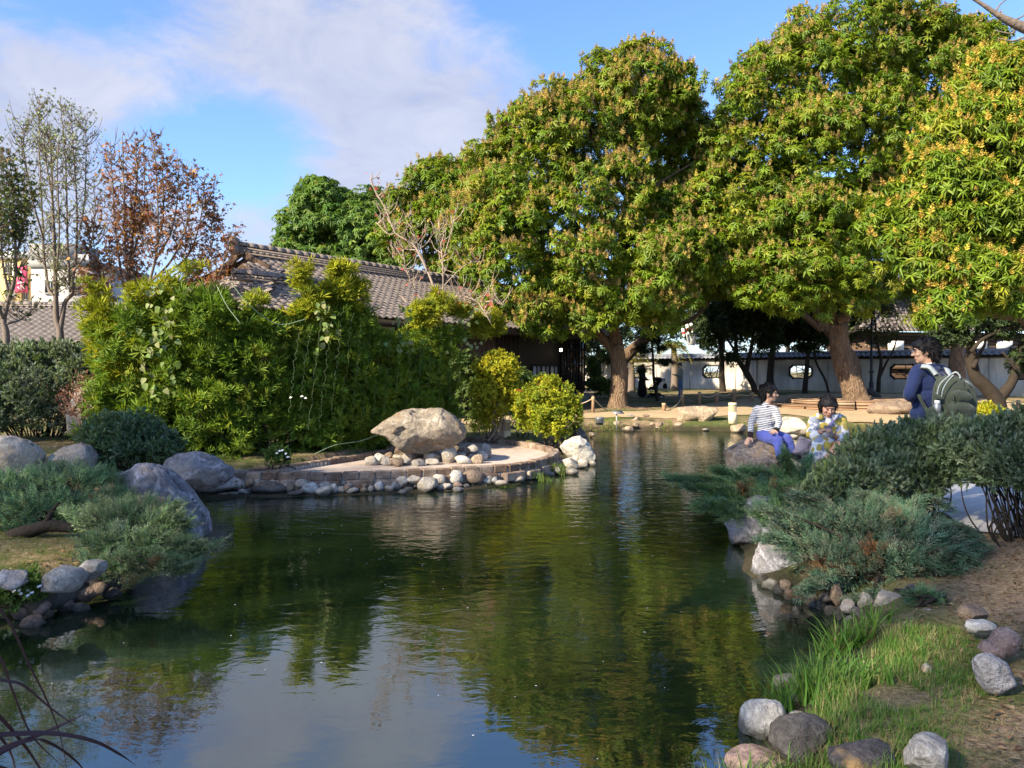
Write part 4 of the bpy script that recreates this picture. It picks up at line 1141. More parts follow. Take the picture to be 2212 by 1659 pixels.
small_tree([(pxs([(1662, 850), (1664, 800), (1672, 730), (1680, 650)], d), .22, .08)], lobes_px([(1680, 640, 45, 45), (1705, 690, 40, 36), (1690, 730, 36, 26)], d), 'straight dark tree between the slanting tree and the middle octagon window', 33, nc=90)
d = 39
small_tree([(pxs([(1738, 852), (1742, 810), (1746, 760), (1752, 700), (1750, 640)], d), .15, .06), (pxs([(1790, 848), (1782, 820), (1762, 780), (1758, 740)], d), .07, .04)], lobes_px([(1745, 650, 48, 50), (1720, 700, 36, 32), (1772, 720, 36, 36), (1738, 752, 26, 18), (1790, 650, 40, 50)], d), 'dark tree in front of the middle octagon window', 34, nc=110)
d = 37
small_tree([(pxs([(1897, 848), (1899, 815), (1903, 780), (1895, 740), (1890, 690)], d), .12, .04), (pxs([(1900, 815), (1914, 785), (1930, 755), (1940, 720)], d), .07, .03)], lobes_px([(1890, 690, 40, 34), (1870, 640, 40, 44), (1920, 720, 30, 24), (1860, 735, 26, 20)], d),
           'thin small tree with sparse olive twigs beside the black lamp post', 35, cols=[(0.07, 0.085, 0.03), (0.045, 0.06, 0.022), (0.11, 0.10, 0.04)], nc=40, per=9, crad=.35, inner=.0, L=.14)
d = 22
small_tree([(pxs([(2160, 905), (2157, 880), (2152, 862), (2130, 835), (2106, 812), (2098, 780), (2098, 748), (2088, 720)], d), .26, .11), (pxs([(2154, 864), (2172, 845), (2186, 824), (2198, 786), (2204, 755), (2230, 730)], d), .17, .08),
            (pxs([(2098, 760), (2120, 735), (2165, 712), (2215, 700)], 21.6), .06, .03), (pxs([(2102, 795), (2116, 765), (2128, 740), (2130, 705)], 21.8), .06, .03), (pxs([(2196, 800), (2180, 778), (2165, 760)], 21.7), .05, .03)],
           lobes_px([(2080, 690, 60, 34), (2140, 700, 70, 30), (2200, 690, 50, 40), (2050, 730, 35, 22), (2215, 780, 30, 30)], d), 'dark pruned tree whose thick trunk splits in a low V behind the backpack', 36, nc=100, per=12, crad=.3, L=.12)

# --- pine beside the stroller
d = 33.5
pine = thing('pine_tree', tuple(W(1421, 873, d)), 'small dark pine with a leaning trunk beside the stroller', 'tree')
m = MB(); P = curve(pxs([(1421, 873), (1417, 845), (1412, 815), (1411, 780), (1408, 740), (1404, 700)], d), 6); m.tube(P, np.linspace(.085, .03, len(P)), 8, jitter=.1); m.build('trunk', m_barkdark, pine, smooth=True)
NEEDLE_T = whorl(16, leaf4(1, .05, .3), rise=.45, rise_var=.5, seed=4)
limbs(pine, [(pxs([(1411, 790), (1395, 792), (1380, 800)], d), .03, .012), (pxs([(1411, 786), (1428, 785), (1446, 786)], d), .03, .012), (pxs([(1410, 755), (1385, 748)], d), .03, .012), (pxs([(1409, 750), (1435, 755)], d), .03, .012)], m_barkdark)
whorl_crown(pine, 'crown', lobes_px([(1384, 803, 20, 9, 0, .5), (1436, 788, 18, 9, 0, .5), (1394, 760, 26, 14, 0, .6), (1430, 755, 22, 13, 0, .6), (1405, 728, 30, 18, 0, .6), (1410, 700, 22, 16, 0, .5)], d), 70, 22, .18, .16, 41, NEEDLE_T, m_conifer, [(0.016, 0.032, 0.016), (0.026, 0.045, 0.018)], None, inner=.3)

# --- two palms
def palm(px, ybase, ytop, d, rad, fr, label, seed):
    o = thing('palm_tree', tuple(W(px, ybase, d)), label, 'palm', 'palms by the garden wall')
    rg = np.random.default_rng(seed)
    b_, tp = W(px, ybase + 4, d), W(px - 2, ytop, d)
    P = curve([b_, .5 * (b_ + tp) + [.03, 0, 0], tp], 10); k = len(P)
    m = MB(); m.tube(P, np.linspace(rad * 1.25, rad * .8, k) * (1 + .07 * (np.arange(k) % 2)), 10); m.build('trunk', m_barkgrey, o, smooth=False)
    for i, (a, e, L, col) in enumerate(fr):
        dirh = np.array([cos(a), sin(a), 0]); n_ = 11
        s = np.linspace(0, 1, n_)
        mid = tp + dirh * (L * (s * cos(e) * (1 - .25 * s)))[:, None] + np.array([0, 0, 1.0]) * (L * (s * sin(e) - .95 * s ** 2.2))[:, None]
        mb = MB(); mb.tube(mid, np.linspace(.02, .006, n_), 4)
        T, F = leaf4(1, .09, .2)
        side = np.cross(dirh, (0, 0, 1.0))
        for j in range(1, n_ * 3 - 1):
            f = j / (n_ * 3); p = mid[int(f * (n_ - 1))] + (mid[min(n_ - 1, int(f * (n_ - 1)) + 1)] - mid[int(f * (n_ - 1))]) * ((f * (n_ - 1)) % 1)
            for sg_ in (-1, 1):
                dv = unit(side * sg_ + dirh * .55 + np.array([0, 0, -.35 + rg.uniform(-.2, .2)]))
                M = frames_dir(dv[None], (np.array([0, 0, 1.0]) + rg.normal(size=3) * .2)[None])[0]
                mb.add((T * (.42 * L * (1 - .55 * abs(f - .35)))) @ M.T + p, F, np.array(col) * rg.uniform(.75, 1.2))
        mb.T = [np.broadcast_to(np.array(col), (sum(len(v) for v in mb.V[:1]), 3))] + mb.T
        mb.build('frond', m_leafsoft, o)
    m = MB(); m.ell(tp, (.13, .13, .22), 8); m.build('crown_shaft', m_barkgrey, o, smooth=True)
    return o
yg, gr = (0.26, 0.24, 0.06), (0.10, 0.145, 0.03)
palm(1457, 839, 748, 42.5, .17, [(a, e, 1.35, c_) for a, e, c_ in ((3.0, .9, gr), (2.3, .7, yg), (3.9, .6, yg), (.2, .9, gr), (.9, .6, yg), (5.2, .5, yg), (4.6, .9, gr), (1.6, 1.2, gr), (5.8, .2, yg), (3.4, .25, yg), (4.9, -.2, yg), (2.8, 1.3, gr))], 'little palm with drooping yellow green fronds beside the standing young man', 1)
palm(1364, 845, 765, 40, .16, [(a, e, 1.5, c_) for a, e, c_ in ((5.3, -.1, yg), (4.9, .3, yg), (.3, .9, gr), (2.8, .9, gr), (3.6, .6, gr), (5.9, .6, yg), (1.5, 1.1, gr))], 'palm with hanging yellow fronds half hidden by the straight mango trunk', 2)

# --- thin leafed trees on the left
THIN = .66
def twig_tree(name, label, stems, nleaf, leafL, cols, wts, seed, d, bark, weight=None, twigs=90, tw_len=.7, lt=None, group=None, thick=.05, cat='tree', up=1.1):
    """stems: px polylines; side twigs climb along the stems and carry loose leaves"""
    rg = np.random.default_rng(seed)
    o = thing(name, tuple(W(stems[0][0][0], stems[0][0][1], d)), label, cat, group)
    segs = []
    for k, s in enumerate(stems):
        dd = d + (rg.uniform(-.9, .9) if k else 0)
        P = curve([W(x, y, d + (dd - d) * min(1, q / 2)) for q, (x, y, *r) in enumerate(s)], 7)
        r0 = s[0][2] if len(s[0]) > 2 else thick
        m = MB(); m.tube(P, np.linspace(r0 * THIN, .008, len(P)), 7, jitter=.08, seed=k); m.build('trunk' if k == 0 else 'stem', bark, o, smooth=True)
        segs.append(P)
    tw = MB(); tips = []
    tot = np.array([len(s) for s in segs])
    for i in range(twigs):
        s = segs[rg.choice(len(segs), p=tot / tot.sum())]; f = rg.uniform(.28, 1) ** .8
        p = s[min(len(s) - 2, int(f * (len(s) - 1)))]
        a = rg.uniform(0, 2 * pi); L = tw_len * rg.uniform(.4, 1.1) * (1.15 - .6 * f)
        q = p + np.array([cos(a) * .55, sin(a) * .55, up * rg.uniform(.3, 1.0)]) * L
        mid = .5 * (p + q) + np.array([cos(a), sin(a), -.3]) * L * .12
        C_ = curve([p, mid, q], 3); tw.tube(C_, np.linspace(.011, .004, len(C_)), 4, caps=False); tips.append(C_)
        if rg.uniform() < .7:
            a2 = a + rg.uniform(-1, 1); q2 = mid + np.array([cos(a2) * .5, sin(a2) * .5, .7 * up]) * L * .6
            C_ = curve([mid, q2], 3); tw.tube(C_, np.linspace(.008, .003, len(C_)), 4, caps=False); tips.append(C_)
    wo = tw.build('twigs', bark, o); wo['kind'] = 'stuff'
    if nleaf:
        allp = np.vstack(tips + [s[len(s) // 3:] for s in segs])
        w_ = np.ones(len(allp)) if weight is None else np.array([weight(p[0] / p[1] * FPX + CXP, HZ - (p[2] - EYE) / p[1] * FPX) for p in allp])
        k = rg.choice(len(allp), nleaf, p=w_ / w_.sum())
        Q = allp[k] + rg.normal(size=(nleaf, 3)) * .09
        D = unit(rg.normal(size=(nleaf, 3)) + np.array([0, 0, -.4])); M = frames_dir(D, rg.normal(size=(nleaf, 3)))
        T, F = lt or leaf4(1, .6, .15)
        hue = vnoise(Q * 1.3, seed)[:, None]
        V, F, tt = spread(T, F, Q, M, leafL * rg.uniform(.55, 1.25, nleaf), pal(rg, nleaf, cols, wts, .25) * (1 + .35 * hue))
        f_ = np_mesh('foliage', V, F, m_leafsoft, o, tt); f_['kind'] = 'stuff'
    return o
# three pointed leaf of the sweet gum
def lobed():
    V, Fs, k = [], [], 0
    for a, L in ((0, 1.0), (.95, .75), (-.95, .75)):
        T, F = leaf4(L, .42, .12); c_, s_ = cos(a), sin(a)
        V.append(T @ np.array([[c_, s_, 0], [-s_, c_, 0], [0, 0, 1]])); Fs.append(F + k); k += 4
    return np.vstack(V), np.vstack(Fs)
GUM = lobed()
st = [[(278, 745, .13), (278, 700), (279, 640), (283, 560), (288, 470), (296, 380), (292, 300)], [(279, 660, .06), (262, 590), (250, 500), (243, 400), (238, 304)], [(280, 640, .06), (270, 540), (268, 420), (264, 292)], [(280, 680, .07), (318, 620), (337, 550), (341, 480), (338, 380), (330, 292)],
      [(338, 540, .05), (352, 470), (352, 390), (347, 312)], [(337, 560, .05), (370, 500), (384, 420), (386, 342)], [(325, 610, .05), (372, 560), (405, 480), (417, 370)], [(330, 600, .05), (400, 560), (432, 480), (442, 384)], [(300, 660, .05), (390, 620), (448, 560), (470, 460)], [(310, 660, .05), (420, 640), (475, 590), (494, 500)],
      [(278, 690, .05), (235, 640), (208, 570), (200, 480)], [(278, 700, .05), (225, 680), (192, 640), (185, 590)], [(285, 560, .04), (310, 460), (312, 340)]]
twig_tree('sweet_gum_tree', 'thin sweet gum tree with rust red autumn leaves left of the gable', st, 5200, .105, [(0.20, 0.085, 0.05), (0.25, 0.105, 0.045), (0.15, 0.08, 0.055), (0.40, 0.19, 0.045), (0.15, 0.115, 0.055)], [.36, .24, .22, .08, .1], 51, 19.0, m_barkgrey,
          weight=lambda px, py: (.12 + np.clip((py - 290) / 230, 0, 1.5)) * (1.6 if (abs(px - 282) < 50 and abs(py - 440) < 50) else 1), twigs=420, tw_len=1.0, lt=GUM, group='thin autumn trees on the left')
st = [[(131, 745, .15), (129, 712), (122, 690), (120, 636), (119, 593), (117, 514), (113, 430), (110, 330), (108, 290)], [(120, 640, .07), (107, 629), (101, 597), (95, 553), (93, 494), (88, 400), (85, 300), (84, 214)], [(130, 712, .11), (135, 682), (141, 652), (157, 632), (151, 605), (146, 533), (144, 430), (140, 320), (130, 224)],
      [(154, 625, .06), (163, 560), (166, 450), (158, 320), (153, 226)], [(95, 520, .04), (70, 430), (52, 330), (50, 262)], [(112, 420, .04), (98, 340), (96, 280)], [(163, 540, .04), (182, 440), (186, 330), (184, 250)], [(150, 600, .04), (190, 540), (205, 470), (202, 380)], [(120, 620, .04), (128, 500), (124, 380), (126, 300)]]
twig_tree('sweet_gum_tree', 'tall thin sweet gum tree with sparse pale green leaves and forked grey stems', st, 3000, .075, [(0.22, 0.27, 0.13), (0.17, 0.21, 0.075), (0.12, 0.135, 0.045), (0.14, 0.10, 0.05)], [.34, .3, .2, .16], 52, 20.5, m_barkgrey, twigs=480, tw_len=1.0, lt=GUM, group='thin autumn trees on the left')
st = [[(14, 765, .12), (13, 720), (8, 690), (18, 650), (33, 590), (32, 500), (26, 400), (20, 330)], [(8, 690, .07), (-10, 640), (-20, 560), (-15, 420), (-6, 300)], [(14, 700, .05), (45, 690), (70, 668)], [(20, 640, .05), (5, 560), (2, 450), (8, 360)], [(33, 560, .05), (52, 480), (50, 400)], [(-15, 600, .05), (-50, 520), (-60, 400)]]
twig_tree('sweet_gum_tree', 'dark green leafed thin tree cut by the left edge', st, 2100, .11, [(0.08, 0.115, 0.03), (0.11, 0.13, 0.035), (0.15, 0.11, 0.05), (0.05, 0.075, 0.025)], [.35, .25, .15, .25], 53, 18.0, m_barkgrey, weight=lambda px, py: .15 + 1.2 * np.exp(-((py - 470) / 110) ** 2), twigs=200, tw_len=.9, lt=GUM, group='thin autumn trees on the left')
# shrubby bare branches at the foot of the same trees
# --- bare tree before the roof
st = [[(946, 720, .05), (942, 648), (930, 601), (906, 550), (891, 526), (855, 503), (832, 450), (808, 408), (800, 384)], [(955, 700, .03), (957, 642), (957, 583), (952, 523), (948, 480)], [(940, 640, .02), (975, 600), (1010, 570), (1046, 565)], [(950, 660, .02), (985, 640), (1030, 652), (1062, 700)], [(948, 670, .02), (905, 640), (880, 590), (870, 540)], [(946, 660, .02), (1000, 655), (1060, 652), (1090, 660)], [(948, 690, .018), (900, 670), (868, 640)],
      [(900, 540, .018), (870, 540), (845, 560)], [(925, 590, .018), (900, 520), (880, 460)], [(957, 560, .016), (975, 500), (985, 450)], [(855, 503, .014), (838, 505), (812, 480)]]
twig_tree('bare_tree', 'bare pale barked tree with a few red leaves standing before the tiled roof', st, 70, .09, [(0.35, 0.07, 0.05), (0.42, 0.12, 0.08)], None, 54, 16.8, m_barkpale, twigs=170, tw_len=.7, lt=GUM)
# --- branch reaching in at the top right corner, from a tree that stands to the right of the frame
tr = thing('overhanging_tree', (5.6, 5.2, .4), 'grey leafless branch crossing the top right corner', 'tree')
bp = curve([W(2085, -12, 5.2), W(2120, 8, 5.2), W(2162, 36, 5.2), W(2212, 60, 5.2), W(2330, 110, 5.2), (5.1, 5.2, 3.0), (5.6, 5.2, .3)], 8)
m = MB(); m.tube(bp, np.interp(np.linspace(0, 1, len(bp)), [0, .3, .65, 1], [.006, .018, .045, .14]), 8, jitter=.06); m.build('trunk', m_barkgrey, tr, smooth=True)
m = MB()
for s_ in ([(2112, 2), (2108, -14)], [(2150, 28), (2160, 10), (2188, -12)], [(2176, 44), (2200, 40), (2240, 14)], [(2196, 52), (2186, 72), (2150, 66)], [(2230, 72), (2190, 88), (2155, 82)], [(2205, 58), (2220, 30), (2216, -10)]):
    C_ = curve([W(x, y, 5.2 + .02 * i) for i, (x, y) in enumerate(s_)], 4); m.tube(C_, np.linspace(.008, .003, len(C_)), 5)
m.build('twigs', m_barkgrey, tr)['kind'] = 'stuff'

# ------------------------------------------------------------------ hedges and shrubs
def shrub(name, label, cat, base, lobes, nc, per, crad, L, tmpl, cols, wts, seed, stems=8, bark=m_barkdark, mat=m_leafsoft, inner=.25, up=.55, group=None, low=.5, stem_r=.012, flat=.9, extra=None):
    o = thing(name, tuple(base), label, cat, group)
    rg = np.random.default_rng(seed)
    whorl_crown(o, 'foliage', lobes, nc, per, crad, L, seed, tmpl, mat, cols, wts, inner=inner, up=up, low=low, flat=flat)
    m = MB()
    for k in range(stems):
        c_, r_ = lobes[k % len(lobes)]
        tgt = c_ + rg.normal(size=3) * r_ * .4
        b_ = np.array([base[0] + (tgt[0] - base[0]) * .45 + rg.normal() * .06, base[1] + (tgt[1] - base[1]) * .45 + rg.normal() * .06, base[2] - .08])
        C_ = curve([b_, .7 * b_ + .3 * tgt + rg.normal(size=3) * [.05, .05, .02], .35 * b_ + .65 * tgt + rg.normal(size=3) * .05, tgt], 6); m.tube(C_, np.linspace(stem_r, stem_r * .35, len(C_)), 5, caps=False)
    if stems: so = m.build('stems', bark, o); so['kind'] = 'stuff'
    return o
PODO_T = whorl(14, leaf4(1, .145, .25, .6, .05), rise=.62, rise_var=.55, seed=9, z0=.45)
hb = [(215, 975, 12.2), (300, 985, 12.1), (400, 995, 12.1), (520, 1003, 12.2), (700, 985, 13.3), (850, 966, 14.5), (1000, 948, 16.2), (1060, 940, 16.6)]
top_px = [(190, 745), (215, 700), (245, 720), (290, 668), (340, 655), (400, 622), (440, 626), (490, 668), (560, 680), (620, 704), (665, 700), (700, 668), (740, 656), (785, 690), (820, 724), (880, 730), (930, 716), (970, 708), (1010, 726), (1050, 744)]
lob = []
for px in np.arange(235, 975, 38):
    dd = np.interp(px, [h_[0] for h_ in hb], [h_[2] for h_ in hb]) + .62
    yt = np.interp(px, [q[0] for q in top_px], [q[1] for q in top_px]); yb = np.interp(px, [h_[0] for h_ in hb], [h_[1] for h_ in hb]) - 26
    zt, zb = W(px, yt, dd)[2], W(px, yb, dd)[2]
    z = zt - .42
    while z > zb - .1:
        p = W(px, 0, dd); lob.append((np.array([p[0] + RNG.uniform(-.06, .06), p[1] + RNG.uniform(-.05, .12), z]), np.array([.36, .55, .46]) * RNG.uniform(.85, 1.12))); z -= .5
PODO = [(0.115, 0.195, 0.018), (0.16, 0.235, 0.022), (0.085, 0.155, 0.018), (0.24, 0.27, 0.026)]
hedge = shrub('podocarpus_hedge', 'tall overgrown podocarpus hedge behind the plaza with yellow sunlit tips', 'hedge', (-4.3, 13.4, .3), lob, 1250, 9, .18, .142, PODO_T, PODO, [.34, .33, .23, .1], 61, stems=110, inner=.18, up=.6, stem_r=.022)
rg = np.random.default_rng(5)
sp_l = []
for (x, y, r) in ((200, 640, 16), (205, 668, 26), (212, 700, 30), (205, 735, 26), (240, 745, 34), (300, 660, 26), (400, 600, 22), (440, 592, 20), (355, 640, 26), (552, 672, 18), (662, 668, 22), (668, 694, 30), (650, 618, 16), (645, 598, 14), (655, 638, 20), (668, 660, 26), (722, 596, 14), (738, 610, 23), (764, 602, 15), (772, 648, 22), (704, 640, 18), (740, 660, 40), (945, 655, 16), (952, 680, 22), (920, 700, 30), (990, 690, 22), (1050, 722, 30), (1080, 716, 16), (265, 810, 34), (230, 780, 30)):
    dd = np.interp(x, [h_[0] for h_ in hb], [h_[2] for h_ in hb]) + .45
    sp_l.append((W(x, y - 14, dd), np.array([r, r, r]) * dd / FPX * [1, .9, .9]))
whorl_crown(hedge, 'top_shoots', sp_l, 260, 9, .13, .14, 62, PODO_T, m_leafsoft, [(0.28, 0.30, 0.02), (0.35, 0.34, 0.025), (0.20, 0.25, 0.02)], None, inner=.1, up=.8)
# climbers with pale heart shaped leaves on the hedge
HEART = (np.array([[0, 0, 0], [.1, .42, .06], [.55, .36, .05], [1, 0, -.15], [.55, -.36, .05], [.1, -.42, .06]]), np.array([[0, 2, 1], [0, 3, 2], [0, 4, 3], [0, 5, 4]]))
P_ = []
for i in range(120):
    x = rg.choice([330, 360, 700, 870, 1010]) + rg.normal() * 16; y = rg.uniform(610, 860) if x < 500 else rg.uniform(650, 760)
    P_.append(W(x, y, np.interp(x, [h_[0] for h_ in hb], [h_[2] for h_ in hb]) + rg.uniform(-.16, .05)))
P_ = np.array(P_); D_ = unit(rg.normal(size=P_.shape) * [.6, .4, .3] + [0, -.2, -1]); M_ = frames_dir(D_, np.array([0, -1, .4]) + rg.normal(size=P_.shape) * .3)
V, F, tt = spread(*HEART, P_, M_, rg.uniform(.07, .13, len(P_)), pal(rg, len(P_), [(0.15, 0.21, 0.07), (0.22, 0.24, 0.10), (0.12, 0.18, 0.04)]))
vine = np_mesh('climbing_vine', V, F, m_leafsoft, hedge, tt); vine['kind'] = 'stuff'
# bird net: pale cords hanging over the hedge
t = NT('net_cord'); m_net = t.fin((0.26, 0.34, 0.20), .7, .3)
net = thing('bird_net', tuple(W(840, 960, 13.9)), 'pale green wide mesh net sagging over the front of the tall hedge', 'net')
m = MB(); cords = []
for i, px in enumerate(np.linspace(650, 1000, 17)):
    ys = np.linspace(np.interp(px, [q[0] for q in top_px], [q[1] for q in top_px]) + 6, 905 + rg.uniform(-20, 30), 26)
    pts = []
    for j, y in enumerate(ys):
        x = px - (y - 680) * .13 * (1 - (px - 650) / 500) + (2.6 if (j + i) % 2 else -1.0) * rg.uniform(.3, 1.4) + rg.normal() * 1.6
        dd = np.interp(x, [h_[0] for h_ in hb], [h_[2] for h_ in hb]) - .10 - .05 * rg.uniform()
        pts.append(W(x, y, dd))
    m.tube(np.array(pts), .0011, 3, caps=False)
no = m.build('net_cords', m_net, net); no['kind'] = 'stuff'
for pts in ([(838, 931), (780, 952), (722, 962), (672, 985), (640, 1002)], [(500, 612), (540, 660), (600, 700), (660, 690)], [(470, 620), (490, 660), (520, 700)]):
    m = MB(); C_ = curve([W(x, y, np.interp(x, [h_[0] for h_ in hb], [h_[2] for h_ in hb]) - .2) for x, y in pts], 8); m.tube(C_, .006, 4); m.build('edge_cord', m_net, net)

LIGUS_T = whorl(9, leaf4(1, .42, .25, .5, .1), rise=.55, rise_var=.6, seed=10, z0=.7)
GOLD = [(0.38, 0.37, 0.025), (0.46, 0.43, 0.03), (0.27, 0.31, 0.025), (0.16, 0.21, 0.025)]
gb = on_ground(1054, 942)
shrub('golden_shrub', 'tall narrow golden yellow shrub beside the cream bollard on the plaza', 'shrub', gb, lobes_px([(1072, 806, 46, 42, 16.5), (1062, 856, 46, 46, 16.5), (1090, 844, 34, 42, 16.5), (1050, 906, 30, 28, 16.5)], 16.5), 150, 16, .12, .062, LIGUS_T, GOLD, [.35, .3, .22, .13], 63, stems=16, bark=m_barkpale, stem_r=.018)
gb = on_ground(1200, 958)
g2 = shrub('golden_shrub', 'rounded golden shrub with red new tips at the end of the plaza', 'shrub', gb, lobes_px([(1190, 868, 50, 48, 15.6), (1205, 900, 48, 46, 15.5), (1150, 890, 36, 42, 15.9), (1225, 885, 28, 34, 15.5), (1140, 870, 28, 28, 16), (1195, 935, 36, 20, 15.5)], 15.6), 170, 16, .12, .062, LIGUS_T, [(0.34, 0.36, 0.025), (0.23, 0.29, 0.025), (0.12, 0.18, 0.025), (0.42, 0.40, 0.03)], [.3, .3, .22, .18], 64, stems=14, bark=m_barkgrey, stem_r=.02)
whorl_crown(g2, 'red_tips', lobes_px([(1190, 838, 30, 12, 15.6), (1140, 848, 20, 10, 15.9), (1225, 852, 20, 12, 15.5)], 15.6), 20, 3, .1, .06, 65, LIGUS_T, m_leafsoft, [(0.40, 0.07, 0.045), (0.34, 0.12, 0.05)], None, inner=0)
gb = on_ground(1125, 945)
shrub('green_shrub', 'small green shrub on a thin stem between the two golden shrubs', 'shrub', gb, lobes_px([(1126, 880, 20, 26, 16.9), (1128, 905, 18, 18, 16.9)], 16.9), 30, 14, .11, .06, LIGUS_T, [(0.10, 0.16, 0.025), (0.16, 0.21, 0.03)], None, 66, stems=6)
gb = W(2128, 925, 15)
shrub('golden_shrub', 'low golden shrub at the right behind the green backpack', 'shrub', (gb[0], 15, .35), lobes_px([(2128, 900, 36, 22, 15), (2110, 905, 24, 18, 15)], 15), 46, 14, .1, .06, LIGUS_T, GOLD, [.3, .3, .25, .15], 67, stems=6)
gb = W(1300, 850, 35)
shrub('green_shrub', 'dark leafy bush between the house corner and the straight mango trunk', 'shrub', (gb[0], 35, .45), lobes_px([(1290, 836, 30, 16, 35), (1312, 838, 22, 16, 35), (1280, 810, 14, 40, 36)], 35), 70, 12, .25, .15, SMALL_T, [(0.06, 0.11, 0.022), (0.09, 0.14, 0.025)], None, 68, stems=6)
gb = W(1060, 880, 19)
shrub('leafy_hedge', 'loose shaded green shrubs beside the house behind the golden shrubs', 'shrub', (gb[0], 19.5, .35), lobes_px([(1085, 835, 40, 40, 20), (1130, 830, 34, 36, 20), (1030, 860, 40, 50, 19), (1160, 840, 26, 30, 21), (1010, 800, 40, 40, 19)], 19.5), 110, 12, .2, .12, SMALL_T, [(0.05, 0.085, 0.022), (0.08, 0.115, 0.025)], None, 69, stems=10)

SILV_T = whorl(9, leaf4(1, .36, .3, .55, .05), rise=.7, rise_var=.6, seed=12, z0=.8)
SILVER = [(0.19, 0.235, 0.165), (0.15, 0.20, 0.125), (0.24, 0.28, 0.215), (0.10, 0.14, 0.07)]
gb = on_ground(80, 930)
shrub('silver_hedge', 'dense grey green clipped hedge at the left behind the boulders', 'hedge', gb, lobes_px([(40, 800, 90, 50, 13.6), (140, 790, 80, 46, 13.8), (-60, 810, 90, 60, 13.6), (60, 860, 100, 60, 13.4), (170, 850, 70, 60, 13.6), (200, 800, 40, 40, 14), (-40, 890, 90, 50, 13.4), (120, 890, 80, 40, 13.4), (220, 880, 36, 50, 13.5)], 13.6), 420, 13, .13, .075, SILV_T, SILVER + [(0.07, 0.12, 0.03)], [.3, .25, .12, .18, .15], 70, stems=60, stem_r=.014)
gb = on_ground(275, 1010)
shrub('silver_shrub', 'low domed blue green shrub between the round boulder and the blue grey rock', 'shrub', gb, lobes_px([(275, 945, 78, 44, 10.6), (230, 958, 50, 42, 10.6), (330, 968, 52, 36, 10.6), (280, 975, 80, 34, 10.4), (365, 985, 26, 22, 10.8)], 10.6), 250, 14, .09, .055, SILV_T, [(0.11, 0.185, 0.115), (0.09, 0.16, 0.08), (0.16, 0.22, 0.15), (0.12, 0.175, 0.065)], None, 71, stems=50, stem_r=.008)
# the big silver hedge on the right, dark bare stems showing below
SB = [(0.21, 0.27, 0.165), (0.16, 0.22, 0.12), (0.28, 0.33, 0.23), (0.085, 0.125, 0.055), (0.12, 0.18, 0.06)]
sl_ = [(1822, 1048, 48, 44, 6.9), (1788, 1080, 60, 40, 6.7), (1874, 1010, 62, 52, 7.0), (1930, 984, 66, 50, 7.1), (1990, 975, 60, 55, 7.1), (1860, 1050, 80, 50, 6.7), (1950, 1040, 80, 50, 6.8), (2010, 1015, 46, 46, 7.0), (2050, 962, 60, 46, 6.9), (1960, 1085, 40, 26, 6.8), (1890, 1100, 60, 26, 6.6)]
gb = np.array([W(1920, 0, 7)[0], 7.0, .33])
shrub('silver_hedge', 'broad rounded grey green hedge in front of the man with the backpack', 'hedge', gb, lobes_px(sl_, 6.9), 640, 17, .075, .047, SILV_T, SB, [.3, .26, .14, .18, .12], 72, stems=90, stem_r=.009, inner=.3)
sl_ = [(2110, 985, 60, 60, 6.2), (2180, 960, 70, 50, 6.1), (2250, 960, 70, 60, 6.0), (2190, 1010, 64, 46, 5.9), (2126, 1015, 40, 36, 6.1), (2270, 1020, 70, 60, 5.8)]
gb = np.array([W(2250, 0, 6)[0], 6.0, .36])
shrub('silver_hedge', 'grey green hedge clump at the right edge with dark stems hanging over the walk', 'hedge', gb, lobes_px(sl_, 6.0), 340, 17, .072, .045, SILV_T, SB, [.3, .26, .14, .18, .12], 73, stems=60, stem_r=.009, inner=.25)
# red twiggy shrub before the upright stone
st = [[(178, 935, .014), (176, 900), (170, 870), (160, 840)], [(178, 935, .012), (186, 890), (200, 850), (206, 820)], [(178, 935, .012), (165, 900), (148, 872), (136, 850)], [(178, 935, .01), (192, 905), (215, 870), (232, 850)], [(177, 930, .01), (180, 880), (184, 840), (182, 812)], [(176, 910, .01), (155, 895), (140, 890)]]
twig_tree('red_shrub', 'leggy shrub of reddish brown twigs and leaves before the upright stone', st, 900, .035, [(0.20, 0.075, 0.06), (0.14, 0.055, 0.045), (0.26, 0.12, 0.09)], None, 74, 12.4, plain('red_twig', (0.26, 0.15, 0.10), .85), weight=lambda px, py: .1 + np.clip((925 - py) / 50, 0, 2), twigs=150, tw_len=.32, up=.7, cat='shrub')

# ------------------------------------------------------------------ junipers
def spray_template(seed=0, n=13):
    rg = np.random.default_rng(seed); V = []; Fs = []; var = []; k = 0
    T, F = leaf4(1, .22, .4, .5)
    for i in range(n):
        f = (i + .5) / n; x = f; Ls = .40 * (1 - f) ** .7 + .10; sgn = 1 if i % 2 else -1
        for q in range(3):
            ang = sgn * rg.uniform(.45, .85); el = rg.uniform(-.25, .55)
            if i == n - 1: ang *= .2
            d_ = np.array([cos(ang) * cos(el), sin(ang) * cos(el), sin(el)])
            o0 = np.array([x - .04 + q * .05, 0, .12 * f * f]) + d_ * Ls * q * .28
            M = frames_dir(d_[None], (rg.normal(size=3) * .5 + [0, 0, 1])[None])[0]
            V.append((T * Ls * (.62 - .1 * q)) @ M.T + o0); Fs.append(F + k); k += 4; var.append(np.array([.5, .7, 1.0, .7]) + .25 * q + .3 * f)
    V.append(np.array([[0, -.012, 0], [0, .012, 0], [1, 0, .12]])); Fs.append(np.array([[k, k + 1, k + 2]])); var.append(np.full(3, .7))
    return np.vstack(V), np.vstack(Fs), np.concatenate(var)
SPRAY = spray_template()
JUN = [(0.09, 0.185, 0.08), (0.125, 0.22, 0.085), (0.16, 0.245, 0.105), (0.075, 0.155, 0.10)]
